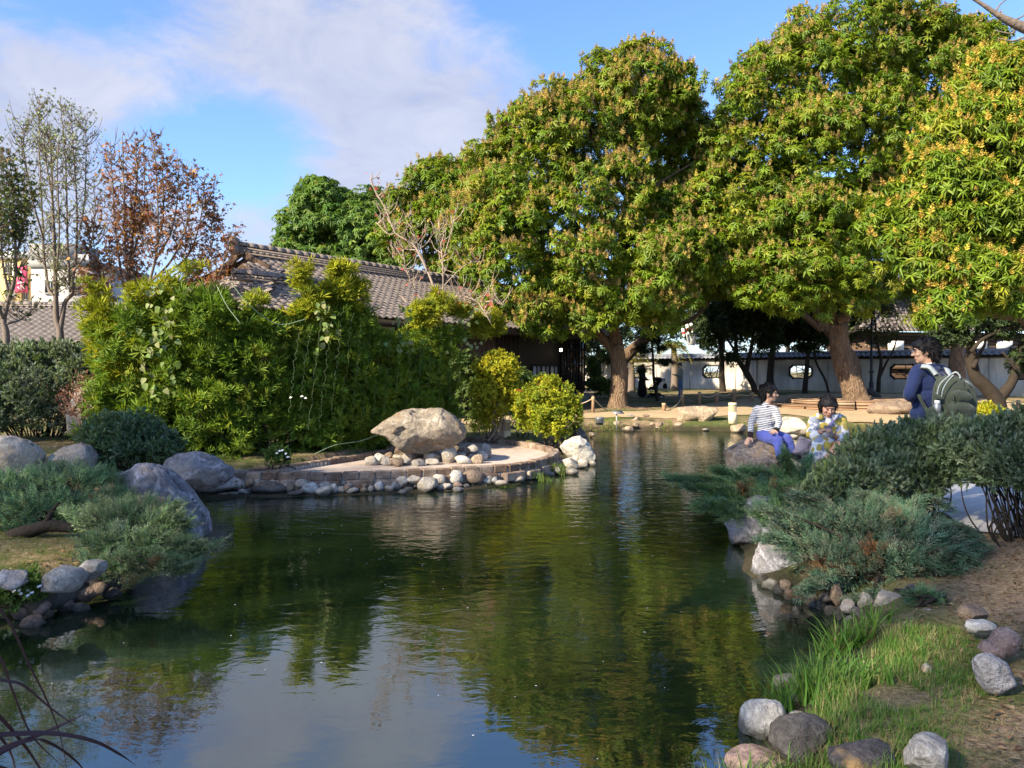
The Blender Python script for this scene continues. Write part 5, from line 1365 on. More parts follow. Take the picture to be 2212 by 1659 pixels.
def juniper(label, base, lobes, n, L, seed, cols=JUN, arms=(), brown=.03, nstem=40, outward=.6, low=.45, nout=.5):
    rg = np.random.default_rng(seed); base = np.asarray(base, float)
    o = thing('juniper', tuple(base), label, 'juniper', 'spreading junipers on the pond banks')
    P, N = shell(lobes, n, rg, keep=.8, jit=.16, low=low)
    n_in = n // 2
    k = rg.integers(0, len(lobes), n_in); Pi = np.array([c for c, _ in lobes])[k] + unit(rg.normal(size=(n_in, 3))) * np.array([r for _, r in lobes])[k] * rg.uniform(.3, .85, (n_in, 1))
    D = unit(N * nout + outward * unit(P - base) + rg.normal(size=P.shape) * .28 + [0, 0, .12])
    Di = unit(unit(Pi - base) + rg.normal(size=Pi.shape) * .4)
    U = unit(np.array([0, 0, 1.0]) + .5 * N + rg.normal(size=N.shape) * .3); Ui = unit(np.array([0, 0, 1.0]) + rg.normal(size=Pi.shape) * .4)
    sm = MB()
    for pts in arms:
        C_ = curve(pts, 8); sm.tube(C_, np.linspace(.022, .006, len(C_)), 6, caps=False)
        kk = np.linspace(len(C_) * .25, len(C_) - 1, max(20, int(np.linalg.norm(C_[-1] - C_[0]) * 110))).astype(int)
        tn = unit(np.gradient(C_, axis=0))[kk]
        sd = unit(np.cross(tn, [0, 0, 1.0])) * rg.choice([-1, 1], (len(kk), 1))
        P = np.vstack([P, C_[kk] + rg.normal(size=(len(kk), 3)) * .02]); D = np.vstack([D, unit(tn + sd * rg.uniform(.1, .8, (len(kk), 1)) + rg.normal(size=tn.shape) * .15 + [0, 0, .15])]); U = np.vstack([U, np.array([0, 0, 1.0]) + rg.normal(size=tn.shape) * .3])
    P, D, U = np.vstack([P, Pi]), np.vstack([D, Di]), np.vstack([U, Ui])
    M = frames_dir(D, U)
    tint = pal(rg, len(P), cols, None, .2) * (1 + .38 * vnoise(P * 6, seed)[:, None])
    br = (vnoise(P * 3.3, seed + 9) > .62) & (rg.uniform(size=len(P)) < .5 + brown * 5) if brown else np.zeros(len(P), bool)
    tint[br] = pal(rg, int(br.sum()), [(0.26, 0.125, 0.055), (0.15, 0.10, 0.06)])
    S = L * rg.uniform(.6, 1.2, len(P)); V, F, tt = spread(SPRAY[0], SPRAY[1], P - D * S[:, None] * .45, M, S, tint, SPRAY[2])
    f_ = np_mesh('foliage', V, F, m_conifer, o, tt); f_['kind'] = 'stuff'
    pick = rg.choice(len(P), nstem)
    for q in P[pick]:
        mid = .5 * (base + q) + rg.normal(size=3) * .08; mid[2] = min(mid[2], .5 * (base[2] + q[2]) + .02)
        C_ = curve([base + rg.normal(size=3) * [.1, .1, .02], mid, q], 5); sm.tube(C_, np.linspace(.014, .004, len(C_)), 5, caps=False)
    s_ = sm.build('branches', m_barkdark, o); s_['kind'] = 'stuff'
    return o
j = [(1600, 1060, 60, 24, 8.3), (1660, 1056, 70, 30, 8.4), (1720, 1050, 56, 34, 8.3), (1640, 1075, 70, 28, 7.9), (1700, 1080, 60, 30, 7.7), (1560, 1070, 44, 20, 8.0), (1580, 1110, 40, 14, 7.6), (1660, 1110, 40, 24, 7.3)]
juniper('bright green juniper with long arms over the water below the striped shirt boy', (2.85, 8.4, .35), lobes_px(j, 8.2), 900, .17, 81,
        arms=[[W(1700, 1090, 8), W(1560, 1042, 8), W(1430, 1036, 7.8)], [W(1680, 1090, 8), W(1560, 1060, 7.9), W(1470, 1052, 7.8)], [W(1690, 1100, 7.9), W(1560, 1090, 7.6), W(1500, 1100, 7.5)], [W(1690, 1080, 8), W(1580, 1026, 8.1), W(1540, 1020, 8.1)], [W(1720, 1060, 8), W(1702, 1010, 7.9), W(1694, 972, 7.8)], [W(1720, 1060, 8), W(1650, 1022, 8.1), W(1600, 1016, 8.2)], [W(1740, 1050, 8.0), W(1742, 1010, 8.0), W(1752, 990, 8.0)]])
j = [(1720, 1150, 60, 40, 6.3), (1800, 1150, 80, 44, 6.2), (1880, 1140, 80, 50, 6.2), (1960, 1160, 80, 44, 6.1), (2040, 1190, 64, 40, 5.9), (1760, 1200, 60, 34, 5.9), (1850, 1215, 80, 40, 5.8), (1940, 1230, 80, 40, 5.7), (2030, 1240, 56, 36, 5.7), (1800, 1250, 44, 22, 5.7), (1900, 1110, 60, 30, 6.4)]
juniper('large grey green juniper sprawling over the grey rock on the right bank', (2.9, 6.0, .33), lobes_px(j, 6.0), 1500, .15, 82,
        arms=[[W(1800, 1200, 6), W(1700, 1120, 6.1), W(1640, 1096, 6.2)], [W(1800, 1220, 5.9), W(1700, 1170, 5.9), W(1640, 1165, 5.9)], [W(1850, 1180, 6), W(1780, 1090, 6.2), W(1700, 1070, 6.4)], [W(1950, 1180, 6), W(1900, 1090, 6.2), W(1850, 1070, 6.3)], [W(1980, 1180, 5.9), W(2060, 1140, 5.9), W(2130, 1180, 5.8)], [W(1960, 1200, 5.8), W(2060, 1190, 5.7), W(2120, 1230, 5.7)], [W(1830, 1230, 5.7), W(1760, 1265, 5.6), W(1720, 1285, 5.6)], [W(1900, 1230, 5.7), W(1880, 1290, 5.5), W(1830, 1300, 5.5)], [W(1960, 1130, 6.2), W(1990, 1080, 6.3), W(2060, 1100, 6.2)]],
        cols=[(0.095, 0.18, 0.10), (0.135, 0.215, 0.125), (0.17, 0.235, 0.15), (0.08, 0.155, 0.09), (0.19, 0.20, 0.13)], brown=.03, nstem=120)
juniper('tiny juniper sprig among the bank stones at the right', W(2000, 1330, 5.0) * [1, 1, 0] + [0, 0, .3], lobes_px([(1990, 1295, 36, 22, 5.0), (2020, 1312, 22, 16, 5.0)], 5.0), 90, .10, 83, nstem=10, brown=0)
j = [(40, 1060, 70, 40, 7.6), (130, 1045, 80, 36, 7.8), (210, 1050, 60, 36, 7.7), (60, 1110, 70, 40, 7.2), (150, 1100, 70, 34, 7.3), (-30, 1090, 60, 60, 7.3), (250, 1085, 40, 28, 7.5), (30, 1150, 50, 20, 7.0)]
juniper('dark green juniper mound in front of the left boulders', (W(110, 0, 7.4)[0], 7.4, .4), lobes_px(j, 7.4), 950, .15, 84, cols=[(0.075, 0.155, 0.07), (0.10, 0.185, 0.085), (0.13, 0.205, 0.105), (0.065, 0.125, 0.08)], brown=.02, nstem=50)
j = [(230, 1130, 60, 36, 6.5), (300, 1120, 64, 38, 6.5), (360, 1140, 50, 34, 6.4), (250, 1180, 70, 34, 6.1), (330, 1190, 64, 34, 6.1), (400, 1190, 40, 22, 6.1), (270, 1225, 60, 22, 5.9), (350, 1220, 44, 18, 5.9)]
juniper('sprawling juniper with rusty dead tips reaching over the water on the left bank', (W(250, 0, 6.3)[0], 6.3, .36), lobes_px(j, 6.2), 1050, .145, 85,
        arms=[[W(330, 1200, 6.1), W(420, 1190, 6.1), W(475, 1182, 6.1)], [W(300, 1200, 6.1), W(380, 1230, 5.9), W(420, 1225, 5.9)], [W(260, 1150, 6.4), W(190, 1120, 6.5), W(140, 1105, 6.5)], [W(330, 1150, 6.3), W(370, 1100, 6.5), W(395, 1090, 6.5)], [W(240, 1220, 5.9), W(200, 1240, 5.8), W(170, 1190, 5.9)]],
        cols=[(0.115, 0.20, 0.085), (0.155, 0.225, 0.105), (0.19, 0.245, 0.14), (0.175, 0.20, 0.11)], brown=.06, nstem=110)
# dark exposed trunk of the left juniper
lg = thing('fallen_trunk', tuple(on_ground(60, 1165)), 'dark gnarled juniper trunk lying under the left junipers', 'trunk')
for k, (pts, r0, r1) in enumerate((([(20, 1160), (70, 1145), (110, 1135), (160, 1140), (190, 1132)], .07, .03), ([(95, 1140), (110, 1110), (128, 1085)], .035, .012), ([(70, 1146), (50, 1175), (20, 1190)], .05, .03), ([(130, 1140), (170, 1122), (200, 1120)], .025, .012))):
    m = MB(); P = curve([W(x, y, 6.9) for x, y in pts], 6); m.tube(P, np.linspace(r0, r1, len(P)), 8, jitter=.2, seed=k); m.build('limb', m_barkdark, lg, smooth=True)

# ------------------------------------------------------------------ dark trees beyond the garden wall, and unseen trees added behind the viewpoint to shade the near banks
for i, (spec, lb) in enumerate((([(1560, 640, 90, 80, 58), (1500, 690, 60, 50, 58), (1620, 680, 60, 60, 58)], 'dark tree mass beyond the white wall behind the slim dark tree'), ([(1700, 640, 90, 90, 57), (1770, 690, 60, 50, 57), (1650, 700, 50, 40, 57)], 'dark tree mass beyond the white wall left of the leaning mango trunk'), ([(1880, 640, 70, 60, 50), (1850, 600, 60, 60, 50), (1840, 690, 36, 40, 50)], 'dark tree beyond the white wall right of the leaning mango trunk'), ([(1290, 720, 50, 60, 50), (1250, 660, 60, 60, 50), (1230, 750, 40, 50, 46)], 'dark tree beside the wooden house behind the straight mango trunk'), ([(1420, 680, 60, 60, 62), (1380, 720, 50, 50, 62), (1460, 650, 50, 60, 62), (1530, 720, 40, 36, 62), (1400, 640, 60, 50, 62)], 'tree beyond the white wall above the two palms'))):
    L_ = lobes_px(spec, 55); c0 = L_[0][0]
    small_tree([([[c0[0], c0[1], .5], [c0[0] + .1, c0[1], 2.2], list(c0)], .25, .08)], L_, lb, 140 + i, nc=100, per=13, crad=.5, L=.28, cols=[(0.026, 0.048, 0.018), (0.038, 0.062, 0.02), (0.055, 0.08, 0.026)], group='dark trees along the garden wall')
SHADE = [((-9.0, -4.4, 6.8), 2.5), ((-5.0, -3.4, 6.9), 2.3), ((-12.6, -1.2, 6.6), 2.3), ((-8.0, -.3, 6.8), 2.4), ((-4.0, -.4, 6.8), 2.1), ((-5.9, 3.0, 6.7), 2.0), ((-2.9, 2.6, 6.7), 1.7), ((-10.6, 2.8, 6.6), 2.0), ((-11.8, 6.2, 4.9), 1.5), ((-9.0, 6.6, 4.6), 1.3), ((-16.2, 6.0, 6.4), 2.2), ((-14.4, 9.2, 4.4), 1.6), ((-1.0, .2, 6.8), 1.7), ((-1.6, -3.2, 6.8), 2.2), ((-6.4, 5.6, 5.2), 1.0)]
for i, grp in enumerate(((1, 13), (2, 3, 7), (4, 12), (5, 6, 14), (8, 9), (10, 11))):
    L_ = [(np.array(SHADE[k][0]) + 30 * SUN, np.array([SHADE[k][1], SHADE[k][1], 1.5])) for k in grp]
    c0 = L_[0][0]
    o = thing('added_shade_tree', (c0[0], c0[1], .35), ['unseen leafy tree added to shade the nearest right bank', 'unseen leafy tree added to shade the left bank and open water', 'unseen leafy tree added to shade the right bank by the junipers', 'unseen leafy tree added to shade the seated people', 'unseen leafy tree added to shade the front of the tall hedge', 'unseen leafy tree added to shade the left silver hedge'][i], 'tree', 'unseen trees added to shade the near banks')
    m = MB(); P = curve([[c0[0], c0[1], -.2], [c0[0] + .1, c0[1], 12], list(c0)], 6); m.tube(P, np.linspace(.42, .14, len(P)), 10, jitter=.1); m.build('trunk', m_bark, o, smooth=True)
    limbs(o, [([[c0[0] + .1, c0[1], 13], .5 * c0 + .5 * c_ + np.array([0, 0, -1.2]), list(c_)], .13, .05) for c_, _ in L_[1:]], m_bark)
    whorl_crown(o, 'crown', L_, 14 * len(grp), 9, .6, .32, 150 + i, SMALL_T, m_leafsoft, [(0.06, 0.10, 0.025), (0.08, 0.125, 0.03)], None, inner=.3)
# ================================================================== ROCKS AND STONES
ROCK = {
 'pale': rockmat('pale_granite', (0.62, 0.57, 0.50), (0.36, 0.32, 0.275), (0.40, 0.30, 0.20), .35, 2.2),
 'white': rockmat('white_marble_stone', (0.70, 0.67, 0.62), (0.43, 0.41, 0.38), (0.48, 0.39, 0.30), .3, 2.2, lich=.2),
 'grey': rockmat('grey_stone', (0.46, 0.43, 0.385), (0.24, 0.22, 0.20), (0.32, 0.25, 0.18), .4, 2.2),
 'blue': rockmat('blue_grey_stone', (0.45, 0.445, 0.465), (0.19, 0.185, 0.20), (0.40, 0.33, 0.26), .5, 1.2),
 'slate': rockmat('streaked_slate_boulder', (0.36, 0.355, 0.385), (0.13, 0.125, 0.14), (0.33, 0.265, 0.205), .8, 1.1),
 'brown': rockmat('brown_stone', (0.35, 0.26, 0.19), (0.17, 0.125, 0.095), None, .3, 2.2),
 'dark': rockmat('dark_stone', (0.17, 0.155, 0.145), (0.075, 0.068, 0.064), (0.10, 0.08, 0.06), .4, 2.0),
 'pink': rockmat('pink_stone', (0.44, 0.31, 0.265), (0.26, 0.18, 0.155), None, .3, 2.0),
 'tan': rockmat('sunlit_tan_stone', (0.47, 0.37, 0.265), (0.29, 0.22, 0.155), None, .4, 1.6),
 'feature': rockmat('feature_rock', (0.41, 0.355, 0.285), (0.21, 0.175, 0.135), (0.27, 0.18, 0.10), .55, 1.0, wet=False, lich=.5),
 'lichen': rockmat('lichen_spotted_rock', (0.46, 0.37, 0.29), (0.16, 0.125, 0.11), (0.34, 0.21, 0.11), .6, 1.6, lich=.7),
 'ochre': rockmat('ochre_streaked_stone', (0.12, 0.11, 0.115), (0.05, 0.045, 0.05), (0.42, 0.27, 0.11), .3, 2.6),
}
ICO = {}
def ico(s):
    if s not in ICO:
        b = bmesh.new(); bmesh.ops.create_icosphere(b, subdivisions=s, radius=1); b.verts.ensure_lookup_table()
        ICO[s] = (np.array([v.co[:] for v in b.verts]), np.array([[v.index for v in f.verts] for f in b.faces])); b.free()
    return ICO[s]
def facet(V, rg, n, lo=.62, hi=.95):
    """cuts flat planes into a unit blob"""
    for _ in range(n):
        a = unit(rg.normal(size=3)); h = rg.uniform(lo, hi)
        dd = V @ a
        V = V - np.maximum(dd - h, 0)[:, None] * a * .92
    return V
def outline_rock(name, px, d, depth, mat, label, cat='rock', seed=0, sub=5, cuts=9, rough=.05, group=None, mod=None, lean=0.0, hi=.97):
    rg = np.random.default_rng(seed + 500)
    P = np.array([W(x, y, d) for x, y in px]); Q = P[:, [0, 2]]
    c = 0.5 * (Q.min(0) + Q.max(0))
    S, F = ico(sub)
    th = np.arctan2(S[:, 2], S[:, 0])
    # distance from the centre to the outline in each direction
    A, B = Q - c, np.roll(Q, -1, 0) - c
    R_ = np.full(len(S), .01); u = np.c_[np.cos(th), np.sin(th)]
    for a, b in zip(A, B):
        e = b - a; den = u[:, 0] * e[1] - u[:, 1] * e[0]
        with np.errstate(divide='ignore', invalid='ignore'):
            tt = (a[0] * e[1] - a[1] * e[0]) / den; ss = (a[0] * u[:, 1] - a[1] * u[:, 0]) / den
        ok = (tt > 0) & (ss >= -1e-6) & (ss <= 1 + 1e-6) & np.isfinite(tt)
        R_ = np.where(ok, np.maximum(R_, tt), R_)
    rho = np.hypot(S[:, 0], S[:, 2])
    # fuller than an ellipsoid, then faceted front and back
    k = 1 - (1 - rho) ** 1.25
    yy = np.sign(S[:, 1]) * np.abs(S[:, 1]) ** .9
    U = np.c_[u[:, 0] * k, yy, u[:, 1] * k]
    for _ in range(cuts):
        a = unit(np.array([rg.normal() * .8, rg.choice([-1.2, -1.0, 1.0]), rg.normal() * .8])); h = rg.uniform(.48, .78)
        U = U - (np.maximum(U @ a - h, 0)[:, None] * a * np.array([.2, 1, .2]))
    V = np.c_[U[:, 0] * R_, U[:, 1] * depth / 2, U[:, 2] * R_]
    sz = float(np.mean(np.ptp(Q, axis=0)))
    nrm = unit(S)
    V = V + nrm * (rough * sz * .55 * fbm(V / sz * 3.0 + seed, seed, 4) * np.array([1, 1.3, 1]).mean())[:, None] + nrm * (rough * sz * .42 * (1 - np.abs(fbm(V / sz * 5.0 + seed * 3, seed + 5, 4, .6))))[:, None] - nrm * rough * sz * .28
    V[:, 1] += lean * V[:, 2]
    if mod is not None: V = mod(V, c)
    base = np.array([c[0], d, c[1]])
    o = np_mesh(name, V, F, ROCK[mat], world=False, smooth=True)
    o.location = base
    return tag(o, label, cat, group)
STN = [0]
SHARED = {}
def stone(px0, px1, py0, py1, mat, label, z0=0.0, group=None, d=None, name='stone', cat='stone', sub=3, flat=None, deep=.85, sink=.18, rough=1.0):
    """one stone seen between px0..px1, py0..py1; it rests at level z0"""
    STN[0] += 1; rg = np.random.default_rng(900 + STN[0])
    cx_ = .5 * (px0 + px1)
    p = G(cx_, py1, z0) if d is None else W(cx_, py1, d)
    dd = p[1]
    w, h = (px1 - px0) * dd / FPX, (py1 - py0) * dd / FPX
    S, F = ico(sub)
    V = facet(S.copy(), rg, 9, .58, .9)
    V = V * (1 + .10 * rough * fbm(V * 1.3 + STN[0] * 7.7, 3, 3) + .025 * rough * fbm(V * 5 + STN[0], 4, 3))[:, None]
    V = V / np.abs(V).max(0)
    # tilt the long axis a little, keep the width
    V = V * np.array([w / 2, w / 2 * deep, h / 2 * (1 + sink)])
    a = rg.uniform(-.35, .35); V[:, 2] += V[:, 0] * np.tan(rg.uniform(-.12, .12))
    o = np_mesh(name, V, F, ROCK[mat], world=False, smooth=True)
    o.location = (p[0], dd + w / 2 * deep * .8, p[2] + h / 2 - h * sink * .5)
    o.rotation_euler = (0, 0, a)
    return tag(o, label, cat, group)
ORD = 'first second third fourth fifth sixth seventh eighth ninth tenth eleventh twelfth thirteenth fourteenth fifteenth sixteenth seventeenth eighteenth nineteenth twentieth'.split()
def ordinal(n):
    if n <= 20: return ORD[n - 1]
    return ({2: 'twenty', 3: 'thirty', 4: 'forty', 5: 'fifty'}[n // 10] + '-' + ORD[n % 10 - 1]) if n % 10 else {3: 'thirtieth', 4: 'fortieth', 5: 'fiftieth'}[n // 10]
CW = {'pale': 'pale', 'white': 'whitish', 'grey': 'grey', 'blue': 'blue grey', 'brown': 'brown', 'dark': 'dark', 'pink': 'pinkish', 'tan': 'tan'}

# the big sculptural rock of the plaza with its two hollows
hole_c, hole_r = None, None
def feature_mod(V, c):
    hp = W(875, 930.5, 13.2); hx, hz = hp[0] - c[0], hp[2] - c[1]
    r = np.hypot(V[:, 0] - hx, (V[:, 2] - hz) * 1.05); f = (V[:, 1] < 0)
    V[:, 1] += np.where(f, .075 * (1 - sstep(r, .085, .105)), 0)
    tp = W(908, 884, 13.2); r2 = np.hypot(V[:, 0] - (tp[0] - c[0]), (V[:, 1] + .05) * .8)
    V[:, 2] -= np.where(V[:, 2] > .1, .06 * (1 - sstep(r2, .13, .2)), 0)
    # overhanging ledge line across the lower right
    return V
outline_rock('feature_rock', [(803, 929), (820, 915), (835, 905), (867, 886), (885, 882), (912, 882), (951, 885), (980, 900), (1001, 918), (1008, 934), (1002, 949), (984, 967), (957, 974), (927, 978), (903, 980), (867, 968), (849, 950), (829, 938), (808, 934)],
             13.2, 1.35, 'feature', 'huge tan feature rock with a round hollow, resting on pebbles on the plaza', 'rock', 3, 6, 11, .055, mod=feature_mod)
def R5(b):
    x0, x1, y0, y1 = b; ex, ey = (x1 - x0) * .07, (y1 - y0) * .14; x0, x1, y0 = x0 - ex, x1 + ex, y0 - ey
    return (384 + x0 * .4217, 384 + x1 * .4217, 850 + y0 * .4217, 850 + y1 * .4217)
peb = [(952, 1028, 328, 370, 'pale'), (1005, 1060, 312, 350, 'white'), (1040, 1097, 328, 372, 'grey'), (1058, 1100, 305, 332, 'brown'), (1065, 1125, 260, 315, 'brown'), (1105, 1160, 282, 325, 'brown'), (1087, 1155, 337, 376, 'brown'), (1098, 1150, 318, 342, 'grey'), (1145, 1197, 340, 368, 'grey'), (1150, 1215, 305, 345, 'grey'),
       (1198, 1235, 310, 345, 'dark'), (1195, 1262, 342, 374, 'grey'), (1250, 1345, 297, 355, 'pale'), (1262, 1340, 338, 366, 'pale'), (1347, 1422, 275, 357, 'pale'), (1310, 1350, 300, 340, 'grey'), (1423, 1478, 303, 342, 'pale'), (1423, 1502, 325, 362, 'white'), (1500, 1560, 318, 360, 'tan'), (1527, 1585, 300, 345, 'pale'), (1535, 1607, 265, 335, 'grey'), (1483, 1545, 268, 310, 'blue'), (1430, 1500, 282, 322, 'brown'), (1215, 1300, 290, 330, 'dark'), (1380, 1440, 265, 310, 'brown')]
peb.sort(key=lambda b: b[0] + b[1])
for i, (x0, x1, y0, y1, mt) in enumerate(peb):
    bx = R5((x0, x1, y0, y1))
    big = 'large ' if (x1 - x0) > 72 else 'small ' if (x1 - x0) < 55 else ''
    stone(*bx, mt, f'{big}{CW[mt]} stone in the ring under the feature rock, {ordinal(i + 1)} from the left', .2, 'stones under the feature rock')
FRONT = np.array([(x, G(x, y, .28)[1]) for x, y in PLAZA_PX[:15]])
wl_ = [(20, 75, 486, 502, 'grey'), (205, 300, 425, 470, 'white'), (100, 270, 460, 525, 'grey'), (262, 332, 442, 490, 'pale'), (325, 390, 440, 480, 'brown'), (275, 345, 482, 508, 'brown'), (195, 252, 514, 532, 'tan'), (250, 303, 506, 530, 'grey'), (300, 358, 496, 524, 'grey'), (362, 548, 463, 522, 'dark'), (543, 600, 465, 515, 'brown'), (600, 660, 445, 487, 'pale'), (560, 645, 500, 528, 'brown'),
       (632, 712, 465, 522, 'white'), (700, 785, 483, 528, 'pale'), (720, 780, 458, 490, 'grey'), (777, 815, 465, 515, 'white'), (808, 853, 482, 516, 'pale'), (840, 882, 470, 505, 'brown'), (855, 920, 490, 518, 'grey'), (928, 968, 487, 515, 'brown'), (968, 1003, 477, 512, 'grey'), (1006, 1050, 458, 506, 'white'), (1052, 1120, 477, 507, 'pale'), (1092, 1142, 455, 500, 'grey'), (1127, 1172, 497, 517, 'blue'),
       (1113, 1175, 432, 475, 'pale'), (1168, 1247, 427, 462, 'pale'), (1145, 1205, 482, 503, 'grey'), (1228, 1330, 440, 508, 'grey'), (1302, 1370, 420, 462, 'pale'), (1325, 1405, 463, 500, 'white'), (1383, 1462, 402, 463, 'white'), (1408, 1460, 460, 490, 'pink'), (1408, 1465, 485, 506, 'blue'), (1460, 1497, 468, 488, 'blue'), (1462, 1568, 402, 462, 'brown'), (1558, 1607, 438, 468, 'white'), (1607, 1640, 432, 462, 'white'),
       (1626, 1697, 446, 480, 'pale'), (1692, 1775, 424, 463, 'pale'), (1868, 1922, 370, 415, 'grey'), (1920, 1967, 380, 420, 'grey'), (1880, 1928, 404, 428, 'grey'), (1965, 2050, 340, 398, 'pale'), (1975, 2055, 390, 418, 'grey'), (2055, 2112, 338, 372, 'pale'), (2045, 2100, 360, 385, 'grey'), (2110, 2145, 350, 373, 'grey')]
wl_.sort(key=lambda b: b[0] + b[1])
for i, (x0, x1, y0, y1, mt) in enumerate(wl_):
    bx = R5((x0, x1, y0, y1))
    dk = np.interp(.5 * (bx[0] + bx[1]), FRONT[:, 0], FRONT[:, 1]) - .16; d0 = G(0, bx[3], 0)[1]
    dd = min(d0, dk) if bx[1] < 1190 else None
    big = 'large ' if (x1 - x0) > 90 else 'little ' if (x1 - x0) < 52 else ''
    shp = 'flat ' if (x1 - x0) > 2.2 * (y1 - y0) else 'round ' if (x1 - x0) < 1.35 * (y1 - y0) else ''
    stone(*bx, mt, f'{big}{CW[mt]} {shp}stone below the plaza kerb, {ordinal(i + 1)} from the left at the waterline', 0, 'stones along the plaza waterline', d=dd, sink=.16)
# filler cobbles wedged between and behind those
rg = np.random.default_rng(77)
for i, x in enumerate(sorted(rg.uniform(470, 1190, 46))):
    yb = np.interp(x, [470, 700, 900, 1080, 1190], [1070, 1072, 1066, 1053, 1030]) - rg.uniform(3, 20)
    w_ = rg.uniform(10, 24)
    stone(x - w_ / 2, x + w_ / 2, yb - w_ * rg.uniform(.5, .8), yb, rg.choice(['grey', 'brown', 'pale', 'dark', 'grey']), f'small cobble wedged behind the waterline stones under the plaza kerb, {ordinal(i + 1)} from the left', 0, 'cobbles wedged under the plaza kerb', d=min(G(0, yb, 0)[1], np.interp(x, FRONT[:, 0], FRONT[:, 1]) - .12), sub=2, sink=.3)

outline_rock('rock', [(1209, 966), (1219, 953), (1238, 944), (1252, 942), (1266, 951), (1277, 967), (1287, 982), (1284, 994), (1270, 1004), (1241, 1004), (1222, 985)], 14.7, .8, 'white', 'white and grey veined rock at the water at the right tip of the plaza', 'rock', 11, 5, 9, .06)
outline_rock('rock', [(1237, 912), (1247, 913), (1260, 928), (1270, 947), (1271, 961), (1250, 968), (1232, 942)], 15.7, .6, 'dark', 'dark slab leaning behind the white veined rock beside the golden shrub', 'rock', 12, 4, 7, .05)
def R3(pts): return [(1261.8 + x * .1736, 685.8 + y * .1736) for x, y in pts]
outline_rock('boulder', R3([(1143, 1290), (1150, 1170), (1165, 1125), (1290, 1100), (1500, 1104), (1655, 1118), (1657, 1150), (1620, 1210), (1560, 1280), (1500, 1325), (1440, 1345), (1400, 1325), (1300, 1312), (1190, 1310)]), 23.7, 1.0, 'tan', 'wide sunlit white boulder on the far shore before the path', 'boulder', 13, 5, 9, .05)
fs = [(345, 472, 1285, 1390, 'tan'), (455, 630, 1285, 1375, 'grey'), (590, 690, 1212, 1310, 'tan'), (615, 695, 1290, 1350, 'tan'), (505, 630, 1352, 1420, 'tan'), (468, 520, 1370, 1410, 'tan'), (275, 340, 1338, 1368, 'grey'), (703, 803, 1345, 1390, 'tan'), (650, 735, 1320, 1372, 'tan'), (735, 812, 1305, 1358, 'tan'), (810, 890, 1300, 1345, 'tan'), (885, 990, 1288, 1350, 'brown'), (830, 940, 1328, 1385, 'brown'), (875, 983, 1352, 1394, 'tan'),
      (998, 1118, 1340, 1380, 'tan'), (1252, 1345, 1338, 1380, 'tan'), (1312, 1403, 1353, 1390, 'tan'), (1480, 1555, 1380, 1408, 'grey'), (1825, 2035, 1325, 1428, 'tan'), (50, 150, 1425, 1490, 'tan'), (1120, 1240, 1300, 1350, 'tan'), (1245, 1420, 1318, 1355, 'tan'), (540, 630, 1205, 1230, 'grey'), (725, 830, 1205, 1235, 'brown'), (240, 300, 1280, 1305, 'grey')]
fs.sort(key=lambda b: b[0] + b[1])
for i, (x0, x1, y0, y1, mt) in enumerate(fs):
    (a0, b0), (a1, b1) = R3([(x0, y0), (x1, y1)])
    z0 = .02 if y1 > 1350 else (.18 if y1 > 1300 else .38)
    stone(a0, a1, b0, b1, mt, f'{"large " if x1 - x0 > 120 else ""}sunlit {CW[mt]} stone on the far shore, {ordinal(i + 1)} from the left', z0, 'stones on the far shore', sub=3)
def RP(pts): return [(1563.5 + x * .172, 812 + y * .172) for x, y in pts]
outline_rock('boulder', RP([(690, 640), (740, 560), (830, 516), (880, 520), (930, 560), (1000, 630), (1050, 680), (1052, 760), (780, 770), (690, 740)]), 21.6, 1.6, 'pale', 'rounded pale boulder standing in the water between the two seated people', 'boulder', 14, 5, 6, .04)
stone(*[v for p in zip(*RP([(790, 735), (950, 790)])) for v in p], 'pale', 'flat pale stone in the water below the rounded boulder', 0.0, sub=3)
def R4(pts): return [(1755.6 + x * .2063, 630.9 + y * .2063) for x, y in pts]
outline_rock('boulder', R4([(570, 1245), (590, 1190), (680, 1145), (900, 1132), (1060, 1150), (1085, 1220), (1040, 1300), (800, 1325), (620, 1300)]), 25.2, 1.4, 'brown', 'broad brown boulder at the front edge of the timber deck', 'boulder', 15, 5, 9, .05)
outline_rock('boulder', R4([(550, 1095), (556, 1040), (590, 1000), (640, 1020), (690, 1090), (690, 1110), (550, 1112)]), 36, 1.2, 'dark', 'dark boulder behind the leaning trunk below the lamp post', 'boulder', 16, 4, 7, .05)
outline_rock('boulder', R4([(1965, 1370), (2000, 1290), (2080, 1250), (2212, 1228), (2350, 1240), (2380, 1400), (1960, 1440)]), 14.0, 1.3, 'tan', 'pale boulder behind the silver hedge at the right edge', 'boulder', 17, 5, 7, .05)
outline_rock('boulder', RP([(12, 965), (40, 935), (200, 880), (330, 805), (430, 792), (560, 820), (630, 880), (660, 960), (660, 1100), (620, 1290), (360, 1330), (90, 1290), (40, 1150)]), 9.55, 1.15, 'lichen', 'big lichen spotted boulder the striped shirt boy sits on', 'boulder', 18, 6, 8, .05)
outline_rock('boulder', RP([(640, 1000), (760, 985), (860, 978), (1000, 985), (1140, 990), (1250, 980), (1420, 985), (1500, 1010), (1500, 1290), (640, 1290)]), 9.35, 1.0, 'pale', 'flat topped boulder under the woman with the phone', 'boulder', 19, 5, 6, .03)
def R7(pts): return [(1426.4 + x * .3551, 987.5 + y * .3551) for x, y in pts]
outline_rock('boulder', R7([(424, 430), (430, 380), (448, 335), (510, 280), (580, 225), (650, 232), (690, 300), (680, 420), (640, 500), (600, 570), (520, 575), (440, 540)]), 7.75, .75, 'slate', 'upright blue grey boulder at the waterline on the right bank', 'boulder', 20, 6, 11, .06)
